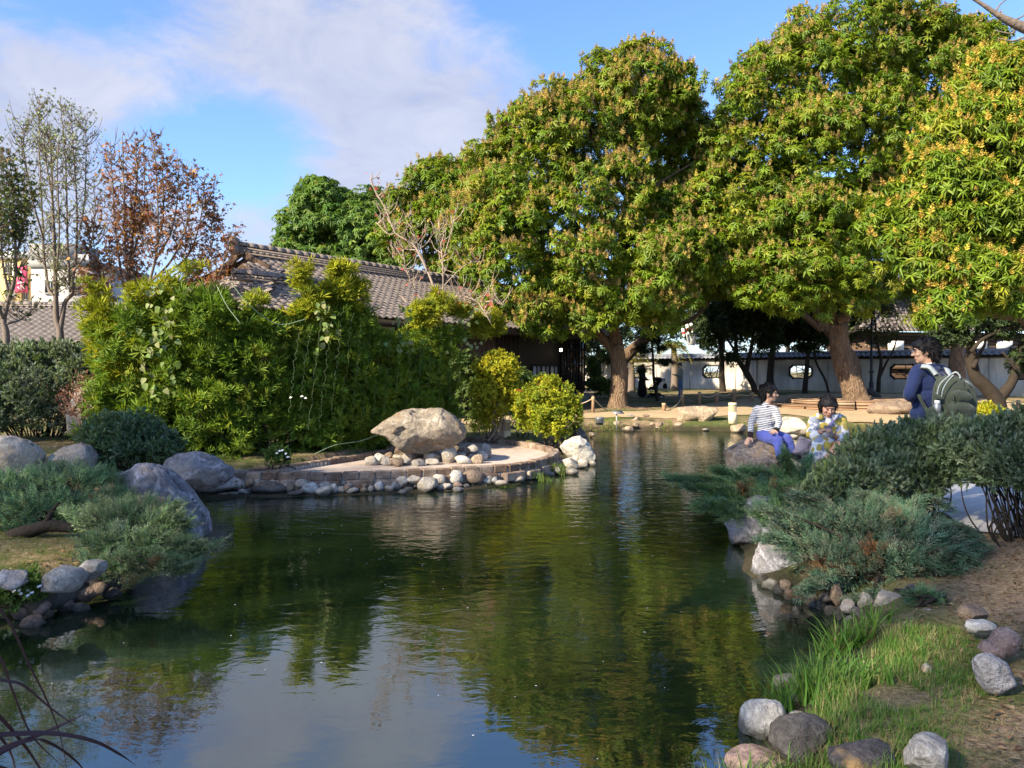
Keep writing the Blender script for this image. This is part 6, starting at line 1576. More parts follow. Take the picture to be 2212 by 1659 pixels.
outline_rock('boulder', R7([(572, 740), (575, 640), (598, 520), (610, 420), (690, 370), (800, 440), (900, 560), (1000, 660), (1060, 740), (1040, 830), (900, 850), (780, 830), (680, 800)]), 6.55, .9, 'slate', 'large grey sloping boulder under the grey green juniper', 'boulder', 21, 6, 11, .05)
outline_rock('boulder', R7([(900, 330), (930, 215), (1010, 190), (1100, 210), (1130, 300), (1080, 420), (940, 420)]), 6.9, .6, 'blue', 'dark blue boulder half hidden under the silver hedge', 'boulder', 22, 5, 9, .05)
outline_rock('boulder', [(-70, 1045), (-50, 955), (-10, 940), (40, 941), (62, 950), (80, 968), (83, 990), (72, 1012), (40, 1040)], 9.8, .95, 'pale', 'large cream boulder catching the sun at the left edge', 'boulder', 23, 5, 8, .045)
outline_rock('boulder', [(110, 1008), (116, 985), (140, 965), (165, 957), (190, 965), (206, 985), (206, 1012), (180, 1028), (130, 1026)], 10.1, .6, 'grey', 'rounded grey boulder beside the low domed shrub', 'boulder', 24, 5, 6, .035)
outline_rock('boulder', [(10, 1040), (25, 1016), (60, 1004), (110, 1003), (140, 1014), (155, 1036), (110, 1052), (40, 1054)], 8.7, .6, 'dark', 'low dark boulder behind the left juniper mound', 'boulder', 25, 4, 7, .04)
outline_rock('boulder', [(246, 1070), (256, 1024), (300, 1005), (332, 1008), (358, 1022), (388, 1052), (417, 1087), (438, 1122), (444, 1152), (441, 1182), (415, 1196), (370, 1200), (300, 1190), (255, 1140)], 7.9, 1.1, 'slate', 'massive blue grey sloping boulder dipping into the pond on the left bank', 'boulder', 26, 6, 12, .05)
outline_rock('boulder', [(336, 1010), (352, 988), (375, 977), (430, 979), (470, 989), (503, 1010), (501, 1030), (480, 1048), (450, 1062), (395, 1060), (346, 1046)], 10.25, .8, 'slate', 'broad grey boulder with reddish stain at the left end of the plaza', 'boulder', 27, 6, 11, .05)
outline_rock('standing_stone', [(143, 945), (146, 885), (154, 852), (170, 836), (200, 832), (220, 850), (232, 900), (238, 945)], 13.0, .5, 'grey', 'upright brown grey stone slab behind the red twiggy shrub', 'stone', 28, 4, 6, .03)
for i, (x0, x1, y0, y1, mt, lb) in enumerate([(84, 108, 978, 993, 'white', 'small white stone right of the cream boulder, upper of the pale pair'), (82, 106, 988, 1003, 'pale', 'small pale stone tucked against the foot of the cream boulder'), (100, 128, 965, 982, 'white', 'small whitish stone on the lawn above the rounded grey boulder'), (92, 116, 958, 972, 'tan', 'little tan stone at the back of the boulder group on the left lawn')]):
    stone(x0, x1, y0, y1, mt, lb, .42)
def RS7(b): (a0, b0), (a1, b1) = R7([(b[0], b[2]), (b[1], b[3])]); return a0, a1, b0, b1
def RS8(b): x0, x1, y0, y1 = b; return 1426.4 + x0 * .3551, 1426.4 + x1 * .3551, 1261.8 + y0 * .3551, 1261.8 + y1 * .3551
for b, mt, z0, lb in [((970, 1055, 835, 890), 'dark', .02, 'dark round stone at the foot of the grey sloping boulder'), ((1040, 1120, 780, 870), 'brown', .1, 'brown stone under the big juniper branch'), ((905, 985, 880, 918), 'blue', 0, 'small bluish stone at the waterline under the juniper twigs'),
        ((1095, 1240, 895, 985), 'dark', 0, 'large dark dome shaped stone at the right waterline'), ((1065, 1135, 960, 990), 'dark', 0, 'flat dark stone left of the dome shaped stone in the water'), ((1200, 1330, 835, 925), 'grey', .08, 'grey stone between the dome shaped stone and the round mossy one'), ((1325, 1500, 800, 930), 'grey', .12, 'large round mossy grey stone under the right juniper'),
        ((1335, 1435, 925, 1005), 'brown', .03, 'brown egg shaped stone below the mossy grey stone'), ((1285, 1350, 998, 1060), 'dark', 0, 'small dark round stone near the right waterline'), ((1410, 1570, 965, 1055), 'grey', .08, 'wide flat grey stone right of the brown egg shaped stone'), ((1590, 1700, 925, 995), 'grey', .2, 'grey stone beside the tiny juniper sprig'), ((1500, 1590, 780, 840), 'dark', .25, 'dark stone above the mossy grey stone'),
        ((1520, 1580, 890, 950), 'pale', .17, 'small pale stone left of the tiny juniper sprig'), ((1840, 2030, 915, 990), 'brown', .36, 'flat brown stone on the dirt at the right'), ((1895, 2080, 1000, 1072), 'white', .34, 'pale flat stone below the flat brown one at the right'), ((2020, 2230, 1060, 1190), 'pink', .36, 'broad purplish stone at the right edge'), ((1975, 2150, 1130, 1215), 'pink', .34, 'purplish grey stone overlapping the broad one at the right edge'),
        ((1955, 2195, 1225, 1395), 'blue', .33, 'smooth blue grey boulder sitting in the grass at the right edge'), ((1250, 1318, 1165, 1240), 'grey', 0, 'single round grey stone in the water by the tall grass'), ((705, 880, 1345, 1402), 'pale', 0, 'pale pointed slab lying in the water by the grass tuft'), ((1600, 1680, 1265, 1320), 'pale', .25, 'small pale stone sunk in the tall grass')]:
    stone(*RS7(b), mt, lb, z0, 'stones on the right bank', sub=4, sink=.5)
rg = np.random.default_rng(78)
for i, (x, y) in enumerate([(1652, 1262), (1668, 1275), (1690, 1285), (1712, 1296), (1735, 1302), (1757, 1308), (1778, 1318), (1800, 1330), (1822, 1338), (1842, 1352), (1862, 1368), (1700, 1272), (1742, 1284), (1790, 1300), (1838, 1322), (1860, 1335), (1884, 1352), (1905, 1370), (1890, 1395)]):
    w_ = rg.uniform(22, 40); stone(x - w_ / 2, x + w_ / 2, y - w_ * rg.uniform(.5, .75), y, rg.choice(['dark', 'brown', 'grey', 'dark']), f'dark cobble at the shaded right waterline under the big juniper, {ordinal(i + 1)} in the row', .0 if i < 11 else .07, 'cobbles along the right waterline', sink=.35)
for b, mt, z0, lb in [((510, 800, 735, 950), 'white', 0, 'large smooth white boulder at the bottom right waterline'), ((780, 950, 805, 920), 'grey', .02, 'dark grey stone between the white boulder and the grass'), ((775, 925, 675, 775), 'grey', .0, 'grey stone behind the grass tuft at the waterline'), ((1015, 1228, 720, 870), 'pale', .1, 'pale rough boulder right of the grass tuft'), ((1060, 1240, 688, 725), 'brown', .12, 'flat brown stone behind the pale rough boulder'),
        ((675, 1145, 845, 1135), 'dark', .1, 'big dark flat topped slab at the bottom of the right bank'), ((430, 795, 1065, 1190), 'pink', .05, 'pinkish brown stone cut by the bottom edge'), ((1090, 1515, 1005, 1200), 'ochre', .2, 'dark stone with ochre streaks at the bottom edge'), ((1525, 1860, 960, 1180), 'pale', .28, 'smooth light grey boulder at the bottom right')]:
    stone(*RS8(b), mt, lb, z0, 'stones on the right bank', sub=5, sink=.25, rough=.8)
def RS6(b): x0, x1, y0, y1 = b; return x0 * .3717, x1 * .3717, 1042.3 + y0 * .3717, 1042.3 + y1 * .3717
for b, mt, z0, lb in [((-40, 132, 510, 615), 'blue', .3, 'pale blue boulder behind the white lantana at the left edge'), ((150, 440, 500, 645), 'grey', .24, 'long grey boulder on the left bank edge'), ((405, 595, 458, 565), 'grey', .26, 'grey boulder under the rusty juniper tips'), ((410, 545, 615, 692), 'brown', .04, 'brown round stone below the long grey boulder'), ((580, 690, 620, 678), 'dark', .02, 'dark flat stone under the left juniper at the water'),
        ((505, 605, 588, 655), 'brown', .08, 'brown stone tucked under the juniper branches'), ((315, 425, 690, 752), 'pink', .0, 'pinkish stone at the waterline right of the round one on the left bank'), ((168, 272, 700, 762), 'pink', .05, 'round pinkish stone at the left waterline'), ((180, 292, 750, 797), 'brown', .0, 'flat brown stone in front of the round pinkish one'), ((45, 178, 728, 800), 'pink', .0, 'pinkish flat stone left of the round one'), ((98, 240, 788, 852), 'pink', -.01, 'pink stone half under water, nearest on the left bank'),
        ((-40, 36, 735, 792), 'brown', .0, 'brown stone cut by the left edge at the water'), ((398, 500, 702, 758), 'blue', -.01, 'bluish flat stone lying in the water on the left')]:
    stone(*RS6(b), mt, lb, z0, 'stones on the left bank', sub=4, sink=.25)
sl0 = thing('stone_edging', tuple(W(115, 1285, 6.0)), 'dark concrete edging strip below the long grey boulder', 'edging')
m = MB(); m.bar(G(60, 1308, .10), G(178, 1272, .10), .16, .13); m.build('edging_slab', ROCK['dark'], sl0)
m = MB(); m.bar(G(180, 1270, .11), G(250, 1252, .11), .15, .12); m.build('edging_slab', ROCK['dark'], sl0)

# ================================================================== GRASS, LITTER
def blades(n, nb, seed):
    rg = np.random.default_rng(seed); V, Fs, k = [], [], 0; var = []
    for i in range(nb):
        a = rg.uniform(0, 2 * pi); d_ = np.array([cos(a), sin(a), 0]); s_ = np.array([-sin(a), cos(a), 0]); b = rg.uniform(.15, .75); h_ = rg.uniform(.55, 1); w = rg.uniform(.018, .03); o = rg.normal(size=3) * [.1, .1, 0]
        for f in np.linspace(0, 1, n + 1)[:-1]:
            c = o + d_ * b * f ** 2 * h_ + np.array([0, 0, 1]) * h_ * (f - .28 * b * f ** 3)
            V += [c - s_ * w * (1 - f * .75), c + s_ * w * (1 - f * .75)]
        V.append(o + d_ * b * h_ + np.array([0, 0, 1]) * h_ * (1 - .28 * b)); L = 2 * n + 1
        for q in range(n - 1): Fs += [[k + 2 * q, k + 2 * q + 1, k + 2 * q + 3], [k + 2 * q, k + 2 * q + 3, k + 2 * q + 2]]
        Fs.append([k + 2 * n - 2, k + 2 * n - 1, k + 2 * n]); k += L; var += [rg.uniform(.75, 1.2)] * L
    return np.array(V), np.array(Fs), np.array(var)
TUFT, TUFT_S = blades(3, 7, 1), blades(2, 6, 2)
def grass(name, label, P, h, tmpl, cols, wts, seed, tilt=.12):
    rg = np.random.default_rng(seed); n = len(P)
    P = np.c_[P[:, 0], P[:, 1], gh(P[:, 0], P[:, 1]) - .012]
    M = frames(np.array([0, 0, 1.0]) + rg.normal(size=(n, 3)) * [tilt, tilt, 0], rg)
    hh = np.broadcast_to(h, (n,)) * rg.uniform(.55, 1.2, n)
    V, F, tt = spread(tmpl[0], tmpl[1], P, M, hh, pal(rg, n, cols, wts, .2), tmpl[2])
    o = np_mesh(name, V, F, m_grass, None, tt)
    return tag(o, label, kind='stuff')
def scatter_px(poly, n, seed, z=.3):
    """random ground points inside a photo polygon"""
    rg = np.random.default_rng(seed)
    Q = np.array([G(x, y, z)[:2] for x, y in poly]); lo, hi = Q.min(0), Q.max(0); out = []
    tot = 0
    while tot < n:
        p = rg.uniform(lo, hi, (n * 3, 2)); p = p[sdf_poly(p, Q) < 0]; out.append(p); tot += len(p)
        if len(p) == 0: break
    return np.vstack(out)[:n]
GREEN = [(0.075, 0.175, 0.03), (0.11, 0.21, 0.035), (0.16, 0.22, 0.055), (0.30, 0.25, 0.13)]
Pg = scatter_px([(1735, 1490), (1790, 1430), (1850, 1380), (1930, 1345), (2060, 1340), (2150, 1400), (2140, 1480), (2080, 1530), (2080, 1600), (2110, 1720), (1560, 1720), (1650, 1590), (1790, 1560)], 2500, 1)
k = (gh(Pg[:, 0], Pg[:, 1]) > -.03) & (vnoise(np.c_[Pg * 1.7, Pg[:, :1] * 0], 12) > -.7)
hgt = .06 + .085 * sstep(-sdf_poly(Pg, POND), -.9, .1)
grass('bank_grass', 'long green grass on the near right bank', Pg[k], hgt[k], TUFT, GREEN, [.3, .28, .22, .20], 2)
Pg = np.vstack([np.random.default_rng(3).normal(size=(130, 2)) * [.10, .12] + G(1775, 1510, .05)[:2], np.random.default_rng(4).normal(size=(70, 2)) * [.12, .06] + G(1560, 1680, .1)[:2], np.random.default_rng(5).normal(size=(50, 2)) * [.10, .05] + G(1840, 1420, .02)[:2]])
grass('bank_grass', 'taller grass tufts rising at the right waterline', Pg, .26, TUFT, GREEN, [.45, .35, .15, .05], 4, .18)
bp_ = []
for x, y in ((665, 1680), (690, 1690), (790, 1690), (860, 1685), (875, 1690), (1085, 1690), (1100, 1680), (1215, 1690), (1120, 1695), (1240, 1700)): bp_.append(G(x, y + 40, .1)[:2])
grass('bank_grass', 'few green blades poking up at the bottom edge', np.array(bp_), .26, blades(3, 3, 6), GREEN, [.5, .4, .1, 0], 5, .1)
Pg = scatter_px([(1900, 1350), (2060, 1180), (2160, 1160), (2330, 1180), (2330, 1720), (1900, 1720), (1900, 1500)], 5200, 6)
k = vnoise(np.c_[Pg * 1.6, Pg[:, :1] * 0], 22) + .25 * np.random.default_rng(61).normal(size=len(Pg)) > .0
grass('dry_turf', 'thin short grass on the brown dirt at the right', Pg[k], .05, TUFT_S, [(0.16, 0.20, 0.05), (0.34, 0.27, 0.15), (0.11, 0.18, 0.04), (0.28, 0.21, 0.11)], None, 7, .4)
Pg = scatter_px([(-60, 1260), (180, 1235), (250, 1190), (140, 1150), (-60, 1140)], 2800, 8)
grass('lawn_grass', 'short grass under the left junipers', Pg, .05, TUFT_S, [(0.13, 0.185, 0.04), (0.24, 0.21, 0.09), (0.09, 0.15, 0.03)], None, 9, .35)
Pg = scatter_px([(-60, 1010), (260, 1000), (330, 1010), (190, 940), (150, 925), (-60, 928)], 2600, 10)
grass('lawn_grass', 'yellow green sunlit lawn behind the left boulders', Pg, .07, TUFT_S, [(0.17, 0.19, 0.035), (0.24, 0.21, 0.06), (0.11, 0.15, 0.03)], None, 11, .35)
Pg = np.vstack([scatter_px([(1240, 938), (1330, 926), (1340, 906), (1260, 912), (1210, 918)], 1200, 12, .25), scatter_px([(1330, 915), (1450, 905), (1460, 922), (1400, 926)], 700, 13, .3), scatter_px([(1500, 926), (1700, 934), (1700, 926), (1520, 918)], 700, 14, .25), scatter_px([(1700, 936), (1830, 938), (2020, 938), (2100, 925), (1990, 914), (1850, 912)], 2800, 15, .28)])
grass('shore_grass', 'bright green grass along the far shore', Pg, .13, TUFT_S, [(0.15, 0.235, 0.03), (0.20, 0.26, 0.04), (0.24, 0.24, 0.07)], None, 16, .3)
Pg = scatter_px([(930, 905), (1060, 895), (1270, 886), (1430, 876), (1600, 853), (1640, 846), (1400, 850), (1240, 866), (900, 890)], 5200, 17, .42)
k = vnoise(np.c_[Pg * .5, Pg[:, :1] * 0], 32) > -.25
grass('lawn_grass', 'worn lawn between the path and the white wall', Pg[k], .06, TUFT_S, [(0.12, 0.15, 0.035), (0.24, 0.20, 0.08), (0.09, 0.13, 0.03)], None, 18, .35)
Pg = np.vstack([scatter_px([(1008, 946), (1101, 951), (1164, 960), (1200, 970), (1240, 960), (1180, 940), (1080, 932), (1000, 936)], 900, 19, .28), scatter_px([(510, 1018), (679, 995), (806, 976), (940, 952), (900, 950), (700, 980), (560, 1000)], 900, 20, .28)])
grass('shore_grass', 'short grass behind the plaza kerb', Pg, .06, TUFT_S, [(0.11, 0.15, 0.03), (0.16, 0.18, 0.045), (0.20, 0.16, 0.08)], None, 21, .35)
tf = []
for x, y, n_, s_ in ((1200, 1005, 60, .12), (1185, 1018, 50, .12), (1150, 1030, 34, .12), (1098, 1030, 60, .10), (1075, 1034, 20, .08), (685, 1033, 60, .10), (725, 1036, 50, .13), (760, 1038, 40, .12), (620, 1040, 14, .06), (842, 1032, 50, .08), (485, 1020, 30, .06), (565, 1010, 30, .12)):
    tf.append(np.random.default_rng(int(x)).normal(size=(n_, 2)) * [s_, s_ * .5] + G(x, y, .16)[:2])
Pg = np.vstack(tf)
grass('kerb_grass', 'grass tufts growing along the plaza kerb', Pg, np.where(Pg[:, 0] > .3, .20, .10), TUFT, [(0.10, 0.18, 0.03), (0.13, 0.21, 0.035), (0.17, 0.20, 0.06)], None, 23, .25).location.z = .05
# fallen leaves and dry litter
rg = np.random.default_rng(8)
Pl = np.vstack([scatter_px([(1950, 1340), (2090, 1170), (2320, 1190), (2320, 1660), (2100, 1660), (2120, 1480)], 1300, 30), scatter_px([(-60, 1250), (200, 1230), (140, 1150), (-60, 1140)], 160, 31), scatter_px([(1250, 900), (1600, 866), (1980, 850), (2100, 900), (1700, 912), (1300, 900)], 350, 33, .4)])
n_ = len(Pl); Pz = np.c_[Pl, gh(Pl[:, 0], Pl[:, 1]) + .012]
Pp = rg.normal(size=(70, 2)) * [1.5, .8] + [-.9, 13.2]; Pp = Pp[sdf_poly(Pp, PLAZA) < -.25]   # a few blown onto the plaza
Pz = np.vstack([Pz, np.c_[Pp, np.full(len(Pp), .215)]]); n_ = len(Pz)
V, F, tt = spread(*leaf4(1, .45, .2), Pz, frames_dir(unit(rg.normal(size=(n_, 3)) * [1, 1, .15]), np.array([0, 0, 1.0]) + rg.normal(size=(n_, 3)) * .3), rg.uniform(.015, .05, n_), pal(rg, n_, [(0.22, 0.14, 0.075), (0.30, 0.21, 0.12), (0.15, 0.09, 0.05)]))
tag(np_mesh('leaf_litter', V, F, m_leafsoft, None, tt), 'dry fallen leaves on the bare ground', kind='stuff')
# petals and specks floating on the water
Pw = rg.uniform([-3, 3.4], [2.4, 9], (150, 2)); Pw = Pw[sdf_poly(Pw, POND) < -.2][:60]; n_ = len(Pw)
V, F, _ = spread(np.array([[-.5, -.35, 0], [.5, -.4, 0], [.45, .35, 0], [-.4, .4, 0]]), np.array([[0, 1, 2, 3]]), np.c_[Pw, np.full(n_, .006)], frames(np.tile([0, 0, 1.0], (n_, 1)), rg), rg.uniform(.005, .011, n_))
tag(np_mesh('floating_petals', V, F, m_white), 'tiny pale petals floating on the pond', kind='stuff')
# white flowered lantana at the left edge
ln = shrub('lantana', 'small leafy plant with clusters of white flowers at the left waterline', 'plant', W(30, 1300, 5.4) * [1, 1, 0] + [0, 0, .2], lobes_px([(20, 1290, 50, 26, 5.4), (60, 1276, 36, 22, 5.4), (-20, 1290, 40, 30, 5.4)], 5.4), 42, 11, .06, .05, LIGUS_T, [(0.09, 0.16, 0.035), (0.12, 0.19, 0.04)], None, 91, stems=10, stem_r=.004)
rg = np.random.default_rng(9); fm = MB()
FT = whorl(7, leaf4(1, .8, .1), rise=.5, rise_var=.3, seed=2)
for x, y in ((14, 1262), (22, 1270), (36, 1268), (42, 1277), (30, 1278), (50, 1262), (56, 1258), (62, 1276), (46, 1284), (60, 1288), (85, 1268), (8, 1272), (70, 1282)):
    V, F, _ = spread(FT[0], FT[1], W(x, y, 5.28 + rg.uniform(-.04, .04))[None], frames(np.array([[0, -.4, 1.0]]), rg), np.array([.022])); fm.add(V, F)
fm.build('flowers', m_white, ln)['kind'] = 'stuff'
# small white flowered weeds at the hedge foot
wd = shrub('flowering_weed', 'little white flowered weed at the foot of the tall hedge', 'plant', W(606, 1000, 11.7), lobes_px([(600, 985, 26, 14, 11.7), (620, 992, 16, 10, 11.7)], 11.7), 20, 8, .07, .05, LIGUS_T, [(0.08, 0.15, 0.03)], None, 92, stems=4)
fm = MB()
for x, y in ((604, 975), (610, 974), (598, 980), (617, 981), (622, 988), (628, 860), (652, 857), (660, 861)):
    V, F, _ = spread(FT[0], FT[1], W(x, y, 11.55 if y > 900 else 12.3)[None], frames(np.array([[0, -.6, 1.0]]), rg), np.array([.032])); fm.add(V, F)
fm.build('flowers', m_white, wd)['kind'] = 'stuff'
# purple fountain grass leaning in at the bottom left
t = NT('purple_grass'); m_purple = t.fin(t.mix(t.noise(t.coord('Object'), 3), (0.03, 0.016, 0.022), (0.07, 0.04, 0.05)), .6, .25)
pg = thing('fountain_grass', (-1.75, 1.75, .2), 'purple leaved fountain grass leaning in at the bottom left corner', 'grass plant')
for pts, wd_ in (([(-120, 1700), (-20, 1630), (90, 1585), (187, 1541)], .013), ([(-150, 1600), (-20, 1588), (110, 1584), (200, 1600), (260, 1630), (295, 1655)], .010), ([(-140, 1720), (-20, 1640), (60, 1600), (110, 1606), (170, 1650), (200, 1700)], .009), ([(-120, 1300), (-10, 1405), (30, 1500), (70, 1590), (140, 1660)], .006), ([(-90, 1240), (10, 1330), (60, 1430), (100, 1510), (130, 1590), (150, 1690)], .005), ([(-100, 1440), (0, 1468), (50, 1480), (110, 1530), (180, 1580)], .006), ([(-80, 1500), (-10, 1540), (60, 1620), (110, 1700)], .009), ([(-120, 1660), (-30, 1655), (30, 1668), (60, 1700)], .01), ([(-140, 1540), (-40, 1560), (20, 1620), (40, 1700)], .01)):
    C_ = curve([W(x, y, 1.75 + .10 * i * (1 if wd_ > .007 else .6)) for i, (x, y) in enumerate(pts)], 7); kk = len(C_)
    tn = unit(np.gradient(C_, axis=0)); sd = unit(np.cross(tn, [0.1, -1, .6])); w_ = .6 * wd_ * np.interp(np.linspace(0, 1, kk), [0, .3, .8, 1], [.8, 1, .55, .05])
    nz = np.cross(sd, tn)
    V = np.vstack([C_ - sd * w_[:, None], C_ + nz * w_[:, None] * .35, C_ + sd * w_[:, None]])
    F = [[i, i + 1, kk + i + 1, kk + i] for i in range(kk - 1)] + [[kk + i, kk + i + 1, 2 * kk + i + 1, 2 * kk + i] for i in range(kk - 1)]
    np_mesh('blade', V, np.array(F), m_purple, pg, smooth=True)
# ================================================================== GARDEN FURNITURE
m_cream = plain('cream_lamp_paint', (0.66, 0.55, 0.36), .6, .3, .06, 5)
m_slot = plain('dark_slot', (0.03, 0.028, 0.025), .8, .2)
m_post = plain('round_timber', (0.27, 0.17, 0.10), .85, .2, .25, 8, .01)
m_rope = plain('pale_rope', (0.45, 0.37, 0.25), .9, .1, .2, 30, .004)
m_black = plain('black_plastic', (0.012, 0.012, 0.013), .45, .4)
m_steel = plain('grey_metal', (0.30, 0.30, 0.30), .4, .5, .05, 5, 0, .6)
def bollard(px0, px1, pyt, pyb, z, label):
    b_ = G(.5 * (px0 + px1), pyb, z); d = b_[1]; r = .5 * (px1 - px0) * d / FPX; h = (pyb - pyt) * d / FPX
    o = thing('bollard_light', tuple(b_), label, 'bollard light', 'cream louvred bollard lights')
    m = MB(); m.lathe([(0, -.1), (r, -.1), (r, h * .47), (r * .8, h * .47)], b_, 24); m.build('post', m_cream, o, smooth=False)
    m = MB(); m.lathe([(r * .78, h * .46), (r * .78, h * .86)], b_, 20); m.build('lamp_core', m_slot, o)
    for k in range(6):
        z0 = h * (.49 + k * .058)
        m = MB(); m.lathe([(r * .8, z0 + h * .02), (r * 1.0, z0), (r * 1.0, z0 + h * .026), (r * .8, z0 + h * .034)], b_, 24); m.build('louver', m_cream, o)
    m = MB(); m.lathe([(r * .8, h * .84), (r, h * .84), (r, h * .985), (r * .93, h), (0, h)], b_, 24); m.build('cap', m_cream, o)
bollard(1079.5, 1103.5, 907, 949, .27, 'cream louvred bollard light beside the tall golden shrub')
bollard(1573.5, 1591.5, 870, 907, .40, 'cream louvred bollard light on the far path behind the boy')
b_ = G(1295, 914, .34); d = b_[1]
lo_ = thing('ground_lamp', tuple(b_), 'low round grey louvred lamp in the grass of the far shore', 'ground lamp')
m = MB(); r = .13; m.lathe([(0, .17), (r * .9, .165), (r, .14), (r, .12), (r * .8, .12)], b_, 18); m.build('cap', m_steel, lo_)
for k in range(3):
    m = MB(); z0 = .02 + k * .036; m.lathe([(r * .8, z0 + .012), (r, z0), (r, z0 + .016), (r * .8, z0 + .022)], b_, 18); m.build('louver', m_steel, lo_)
m = MB(); m.lathe([(r * .75, -.05), (r * .75, .13)], b_, 14); m.build('lamp_core', m_slot, lo_)
sgn = thing('plaque_stand', tuple(W(1332, 924, 22.6)), 'thin post with a slanted information plate on the far shore', 'sign')
m = MB(); m.tube([W(1332, 930, 22.6), W(1332, 893, 22.6)], .02, 8); m.build('post', m_steel, sgn)
m = MB(); c_ = W(1335, 890.5, 22.55); m.box(c_, (.30, .22, .015), rx=.35, rz=.25); m.build('plate', m_steel, sgn)
posts = [(1281, 856, 888, .40, .055), (1434, 871, 885, .40, .07), (1474.5, 852, 877, .41, .06), (1510.6, 847, 874, .43, .07), (1548, 847, 873, .44, .07), (1586, 841, 870.5, .45, .075), (1623, 848, 868, .46, .07), (2199, 865, 893, .40, .06)]
plb = ['round timber fence post left of the straight mango trunk', 'short timber fence post tied with rope right of the mango trunk', 'slim timber fence post in front of the standing young man', 'timber fence post right of the standing young man, first of four behind the far boulder', 'timber fence post below the left octagon window, second behind the far boulder', 'timber fence post behind the cream bollard, third behind the far boulder', 'leaning timber fence post beside the boy\'s head, last of the row', 'timber fence post at the right edge by the V shaped tree']
tops = []
for (x, yt, yb, z, r), lb in zip(posts, plb):
    b_ = G(x, yb, z); h = (yb - yt) * b_[1] / FPX
    o = thing('fence_post', tuple(b_), lb, 'post', 'timber rope fence posts')
    lean = .12 if x == 1623 else RNG.uniform(-.02, .02)
    tp = b_ + [lean * h, 0, h]; tops.append(tp - [0, 0, h * .12])
    m = MB(); m.tube([b_ - [0, 0, .15], .5 * (b_ + tp), tp, tp + [0, 0, .012]], [r * 1.05, r, r * .97, r * .8], 10, jitter=.05); m.build('shaft', m_post, o, smooth=False)
    m = MB(); m.lathe([(r * 1.08, -.02), (r * 1.22, 0), (r * 1.08, .02)], tp - [0, 0, h * .12], 10); m.build('rope_knot', m_rope, o)
def rope(p, q, sag, label):
    p, q = np.asarray(p), np.asarray(q); s = np.linspace(0, 1, 14)[:, None]
    C_ = p + (q - p) * s; C_[:, 2] -= (4 * s * (1 - s))[:, 0] * sag
    m = MB(); m.tube(C_, .018, 6); o = m.build('rope', m_rope); tag(o, label, 'rope', 'fence ropes')
tr_ = W(1362, 887, 28.4)
rope(tops[0], tr_, .30, 'sagging rope from the left post to the foot of the mango trunk')
rope(tops[1], tops[2], .28, 'rope sagging between the short post and the slim post')
rope(tops[0], W(1215, 873, 26.5), .12, 'rope running left from the first post behind the golden shrub')
for k in (3, 4, 5): rope(tops[k], tops[k + 1], .14, ['rope between the first two posts right of the young man', 'rope between the middle posts below the octagon window', 'rope leading to the leaning post beside the boy'][k - 3])
rope(tops[7], W(2075, 868, 22.5), .03, 'rope from the right edge post towards the low V shaped tree')
rt = thing('tree_root', tuple(W(1375, 888, 28.6)), 'bare surface root stretching right from the straight mango trunk', 'root')
m = MB(); C_ = curve([W(1352, 884, 28.8), W(1368, 886, 28.5), W(1392, 884, 28.3), W(1412, 887, 28.2)], 5); m.tube(C_, np.linspace(.13, .03, len(C_)), 8, jitter=.15); m.build('root_limb', m_bark, rt, smooth=True)
lp = thing('lamp_post', tuple(W(1882, 848, 37)), 'slim black lamp post in front of the white wall', 'lamp post')
a, b_ = W(1882, 848, 37), W(1883, 690, 37)
m = MB(); m.tube([a - [0, 0, .2], a + [0, 0, .5], a + [0, 0, .52], a + [0, 0, 1.0], b_], [.11, .1, .07, .06, .045], 10); m.build('pole', m_black, lp)
m = MB(); m.lathe([(.1, 0), (.13, .05), (.09, .1)], a + [0, 0, .95], 10); m.build('collar', m_black, lp)
m = MB(); m.lathe([(.04, 0), (.16, .1), (.18, .4), (.02, .55)], b_, 8); m.build('lantern', m_black, lp)
# white pot and carp streamers hanging beyond the palm
hp = thing('hanging_pot', tuple(W(1494, 730, 47)), 'white conical pot hanging above the wall beside the palm', 'pot')
m = MB(); m.lathe([(.0, -.42), (.22, -.42), (.36, .3), (.38, .33), (.33, .33)], W(1494, 731, 47), 16); m.build('bowl', m_white, hp)
m = MB(); m.tube([W(1494, 724, 47), W(1493, 600, 47)], .015, 5); m.build('cord', m_steel, hp)
m_red = plain('red_cloth', (0.45, 0.05, 0.05), .8)
for k, (x, y0, y1, lb) in enumerate(((1475, 709, 727, 'leftmost red and white carp streamer above the wall'), (1484, 700, 722, 'longest carp streamer in the middle of the hanging group'), (1493, 698, 718, 'rightmost carp streamer hanging above the white pot'))):
    o = thing('carp_streamer', tuple(W(x, y1, 46.5)), lb, 'streamer', 'carp streamers')
    p, q = W(x, y0, 46.5), W(x + 3, y1, 46.5); m = MB(); m.tube([p, .6 * p + .4 * q], [.09, .10], 8, False); m.build('head', m_white, o)
    m = MB(); m.tube([.6 * p + .4 * q, .3 * p + .7 * q], [.10, .09], 8, False); m.build('belly', m_red, o)
    m = MB(); m.tube([.3 * p + .7 * q, q], [.09, .05], 8, False); m.build('tail', m_white, o)
    m = MB(); m.tube([p, W(x, 600, 46.5)], .008, 4); m.build('cord', m_steel, o)
